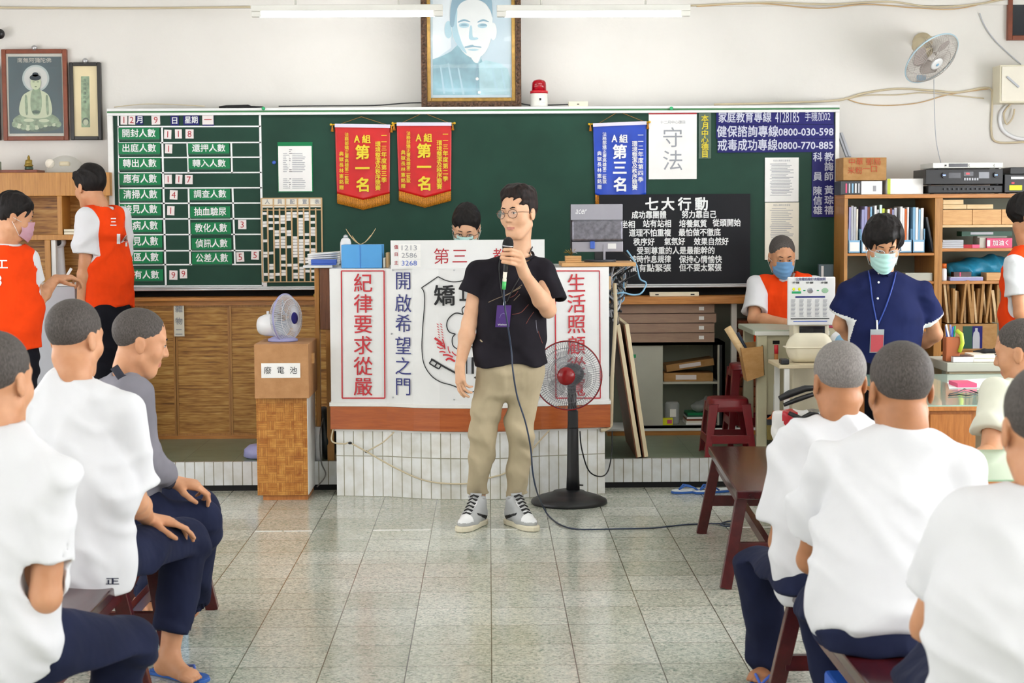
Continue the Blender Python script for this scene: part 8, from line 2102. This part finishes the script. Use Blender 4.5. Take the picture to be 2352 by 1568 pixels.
def on_back(root, items, nm='vest', name='back_lettering', m='white_letter'):
    ob = [o for o in root.children if o.name.startswith(nm)][0]; me = ob.data
    bv = BVHTree.FromPolygons([v.co for v in me.vertices], [tuple(p.vertices) for p in me.polygons]); mb = MB()
    for (txt, px, py, hpx, wpx) in items:
        g, fs = glyphs(txt, 0.0); xs = [p[0] for p in g]; ys = [p[1] for p in g]; cx = (max(xs) + min(xs)) / 2; cy = (max(ys) + min(ys)) / 2
        for qi, (ox, oy) in enumerate(((0, 0), (.6, 0), (0, .6), (.6, .6))):
            vs_ = []; ok = True
            for p in g:
                x = px + (p[0] - cx) / (max(xs) - min(xs)) * wpx + ox * 1.4; y = py - (p[1] - cy) / (max(ys) - min(ys)) * hpx + oy * 1.4
                d = ray(x, y).normalized(); h = bv.ray_cast(CAM, d)
                if h[0] is None: vs_.append(vs_[-1] if vs_ else CAM + d * 10); ok = ok and bool(vs_)
                else: vs_.append(h[0] - d * (.003 + .0004 * qi))
            mb.add(vs_, fs, m)
    mb.build(name, root)
on_back(r, [('三', 260, 509, 17, 13), ('工', 291, 514, 18, 13), ('1', 272, 548, 22, 7), ('4', 286, 552, 26, 16)])
# --- man in orange vest at the left edge reaching right
Yk_ = 9.45
r, P, A, fr, T = build_person('man in orange vest at the left edge reaching his hand to the right', (32, 500, Yk_), (.86, .28, -.3), (20, 562, Yk_), [(14, 640, Yk_, 74), (16, 710, Yk_, 70), (18, 800, Yk_, 72)], (-66, 602, Yk_ - .03), (62, 600, Yk_ + .03),
                 er=(88, 688, Yk_ + .10), wr=(128, 640, Yk_ + .28), hair='short', hairm='hair_black', skn='skin_tan', base=0, vest='plain', mk='mask_pink', sleeve=.58, srad=(.062, .075), seed=3, hem=(18, 800, Yk_), vest_hem=(18, 800, Yk_),
                 hands=(None, (V((.9, .3, .1)), V((0, -.2, 1)), 1, (.6, .8, .9, 1.0))), legs=[dict(p=[(-15, 830, Yk_), (-15, 980, Yk_), (-15, 1146, Yk_)], r=(.09, .07, .06)), dict(p=[(50, 830, Yk_), (50, 980, Yk_), (50, 1146, Yk_)], r=(.09, .07, .06))], trousers='dark_trousers')
on_back(r, [('工', 4, 606, 18, 26), ('3', -6, 644, 26, 18)])
MB().tube([W(150, 640, Yk_ + .30), W(164, 616, Yk_ + .30)], .008, 'white_gloss', 10).build('white_pen', label='white marker held by the man reaching at the left edge', cat='pen')

# --- seated men, left side
r, P, A, fr, T = build_person('seated man in white T-shirt and rolled navy trousers, middle of the left group', (172, 782, 5.55), (.45, .88, -.15), (178, 872, 5.50), [(180, 985, 5.48, 118), (192, 1120, 5.45, 122), (188, 1270, 5.47, 128), (180, 1310, 5.50, 124)], (75, 950, 5.56), (282, 945, 5.44),
                 er=(310, 1150, 5.50), wr=(338, 1190, 5.75), el=(60, 1150, 5.7), wl=(150, 1200, 5.9), skn='skin_tan', base=0, sleeve=.80, srad=(.068, .078), hem=(180, 1340, 5.5), seat=.431, seed=11, foldamp=1.5, ratio=.66, face_detail=False, smooth_h=.010,
                 hands=((V((.6, .6, -.3)), V((0, 0, 1)), -1), (V((.9, .35, -.2)), V((.1, -.1, 1)), 1, (.3, .4, .5, .5))),
                 legs=[dict(p=[(235, 1290, 5.5), (425, 1245, 5.95), (388, 1512, 5.86)], r=(.105, .082, .068), len=.76, foot=(.55, -.5, 0), side=-1), dict(p=[(150, 1290, 5.5), (130, 1260, 5.95), (140, 1480, 5.95)], r=(.10, .08, .068))])
mb = on_back(r, [('正', 258, 1334, 14, 30)], nm='t_shirt', name='hem_print', m='navy_trousers')
r = build_person('seated man in grey jacket turning right behind the left group', (322, 790, 6.42), (.93, .28, -.22), (292, 862, 6.40), [(275, 950, 6.38, 82), (290, 1060, 6.36, 84), (310, 1180, 6.38, 86)], (222, 905, 6.62), (306, 912, 6.24), er=(325, 1060, 6.22), wr=(400, 1106, 6.36), skn='skin_tan', base=0,
                 hair='buzz', shirt='jacket_grey', long_sleeve=True, srad=(.072, .075), shirt_name='jacket', seat=.431, seed=14, hands=(None, (V((.95, .15, -.18)), V((.1, -.25, 1)), 1, (.6, .7, .8, .9))), longfrac=.86, ratio=.7,
                 legs=[dict(p=[(330, 1195, 6.3), (462, 1195, 6.42), (440, 1400, 6.72)], r=(.085, .078, .065)), dict(p=[(330, 1180, 6.45), (455, 1165, 6.62), (325, 1385, 6.92)], r=(.085, .075, .065), foot=(.5, -.7, 0))])[0]
MB().tube([W(x, y, 6.30) for x, y in ((262, 842), (280, 868), (306, 878), (318, 872))], .016, 'collar_dark', 8).build('dark_collar', r); MB().tube([W(376, 1098, 6.33), W(394, 1104, 6.35)], [.036, .034], 'collar_dark', 14).build('cuff', r)
r = build_person('nearest seated man in white T-shirt at the lower left corner', (-6, 880, 4.36), (.35, .92, -.1), (0, 985, 4.34), [(8, 1130, 4.30, 140), (20, 1280, 4.26, 130), (10, 1440, 4.28, 138), (0, 1490, 4.30, 142)], (-150, 1090, 4.38), (122, 1098, 4.24), er=(104, 1370, 4.20), wr=(60, 1430, 4.5), skn='skin_tan', base=0,
                 sleeve=.72, srad=(.066, .074), seat=.431, hem=(0, 1545, 4.3), seed=21, foldamp=1.5, ratio=.66, face_detail=False, smooth_h=.010, hands=(None, (V((.5, .7, -.3)), V((.3, 0, 1)), 1)),
                 legs=[dict(p=[(110, 1490, 4.34), (298, 1478, 4.62), (240, 1660, 4.75)], r=(.10, .078, .07)), dict(p=[(-60, 1490, 4.34), (-120, 1470, 4.7), (-110, 1700, 4.75)], r=(.10, .08, .07))])[0]
# --- seated men, right side
r = build_person('seated man with grey hair and loose white T-shirt behind the big back', (1928, 880, 5.36), (-.12, .97, -.18), (1925, 958, 5.34), [(1905, 1060, 5.32, 100), (1895, 1180, 5.28, 108), (1882, 1290, 5.28, 104), (1880, 1330, 5.3, 100)], (1822, 1022, 5.36), (2020, 1022, 5.34), el=(1795, 1245, 5.34), wl=(1850, 1290, 5.60), er=(2040, 1230, 5.4), skn='skin_brown', base=0,
                 sleeve=.80, srad=(.075, .085), hem=(1860, 1385, 5.3), seat=.431, seed=31, foldamp=1.4, ratio=.7, hair='buzz', hairm='hair_grey', face_detail=False, smooth_h=.010, hands=((V((.6, .6, -.2)), V((-.2, 0, 1)), -1), None),
                 legs=[dict(p=[(1850, 1370, 5.25), (1742, 1310, 5.72), (1770, 1545, 5.80)], r=(.10, .080, .066), len=.93, foot=(-.35, -.6, 0), side=1), dict(p=[(1930, 1370, 5.25), (2020, 1310, 5.7), (2010, 1560, 5.7)], r=(.10, .08, .07))])[0]
r = build_person('broad-backed seated man in white T-shirt on the right-hand bench', (2068, 900, 4.72), (-.10, .98, -.12), (2078, 992, 4.70), [(2052, 1130, 4.68, 160), (2030, 1260, 4.60, 158), (2005, 1360, 4.54, 140), (2000, 1432, 4.50, 138)], (1905, 1075, 4.74), (2205, 1088, 4.66), el=(1862, 1285, 4.86), wl=(1940, 1330, 5.1), er=(2225, 1290, 4.8), wr=(2150, 1330, 5.0), skn='skin_brown', base=0,
                 sleeve=.74, srad=(.076, .088), seat=.431, hem=(2000, 1462, 4.5), seed=41, foldamp=1.6, ratio=.62, face_detail=False, smooth_h=.011, hs=1.06, neckr=.060, hands=((V((.6, .6, -.2)), V((-.2, 0, 1)), -1), None),
                 legs=[dict(p=[(1960, 1440, 4.66), (1900, 1400, 5.0), (1930, 1640, 5.05)], r=(.11, .085, .07)), dict(p=[(2080, 1445, 4.66), (2190, 1420, 4.95), (2190, 1680, 4.95)], r=(.11, .085, .07))])[0]
r = build_person('nearest seated man in white T-shirt at the lower right corner', (2398, 990, 3.44), (.05, .99, -.1), (2392, 1112, 3.42), [(2340, 1290, 3.40, 180), (2320, 1430, 3.36, 182), (2312, 1600, 3.38, 185)], (2215, 1215, 3.46), (2590, 1215, 3.36), el=(2125, 1440, 3.60), er=(2640, 1440, 3.4), skn='skin_tan', base=0,
                 sleeve=.60, srad=(.072, .082), seat=.431, seed=51, foldamp=1.6, ratio=.64, face_detail=False, smooth_h=.010, hs=1.02, legs=[dict(p=[(2250, 1640, 3.4), (2150, 1560, 3.8), (2150, 1900, 3.8)], r=(.10, .08, .07)), dict(p=[(2400, 1640, 3.4), (2550, 1560, 3.8), (2550, 1900, 3.8)], r=(.10, .08, .07))])[0]
r = build_person('person in a cream shirt seated beyond the green-topped table at the right edge', (2346, 812, 6.55), (-.80, .50, -.2), (2352, 876, 6.5), [(2345, 950, 6.5, 78), (2345, 1030, 6.5, 76), (2345, 1120, 6.5, 80)], (2288, 912, 6.44), (2410, 906, 6.58), el=(2276, 1040, 6.36), wl=(2230, 1075, 6.20), er=(2440, 1040, 6.5), skn='skin_tan', base=0, shirt='tee_cream',
                 sleeve=.62, srad=(.066, .078), seed=61, hands=((V((-.7, -.5, -.2)), V((0, 0, 1)), -1), None), legs=[dict(p=[(2330, 1130, 6.5), (2280, 1150, 6.2), (2280, 1330, 6.2)], r=(.09, .08, .065)), dict(p=[(2390, 1130, 6.55), (2380, 1150, 6.25), (2380, 1330, 6.25)], r=(.09, .08, .065))])[0]
stool(2.02, 6.55, 0, .44, 'dark red plastic stool under the person in the cream shirt')
# slippers of the seated men
slipper(420, 1560, R(-35), 'slipper_blue', 'slipper_blue', 'blue_plastic', 'blue slipper on the foot of the seated man on the left', s=.95, at=(F(412, 1556).x, F(412, 1556).y, 0))
slipper(325, 1400, R(-50), 'slipper_blue', 'slipper_blue', 'slipper_blue', 'blue slipper on the foot seen under the left bench', s=.95, at=(F(334, 1398).x, F(334, 1398).y, 0))
slipper(1775, 1580, R(-110), 'slipper_blue', 'slipper_blue', 'blue_plastic', 'blue slipper at the lower edge under the grey-haired seated man', s=.95, at=(F(1758, 1572).x, F(1758, 1572).y, 0))
bpy.context.view_layer.update()
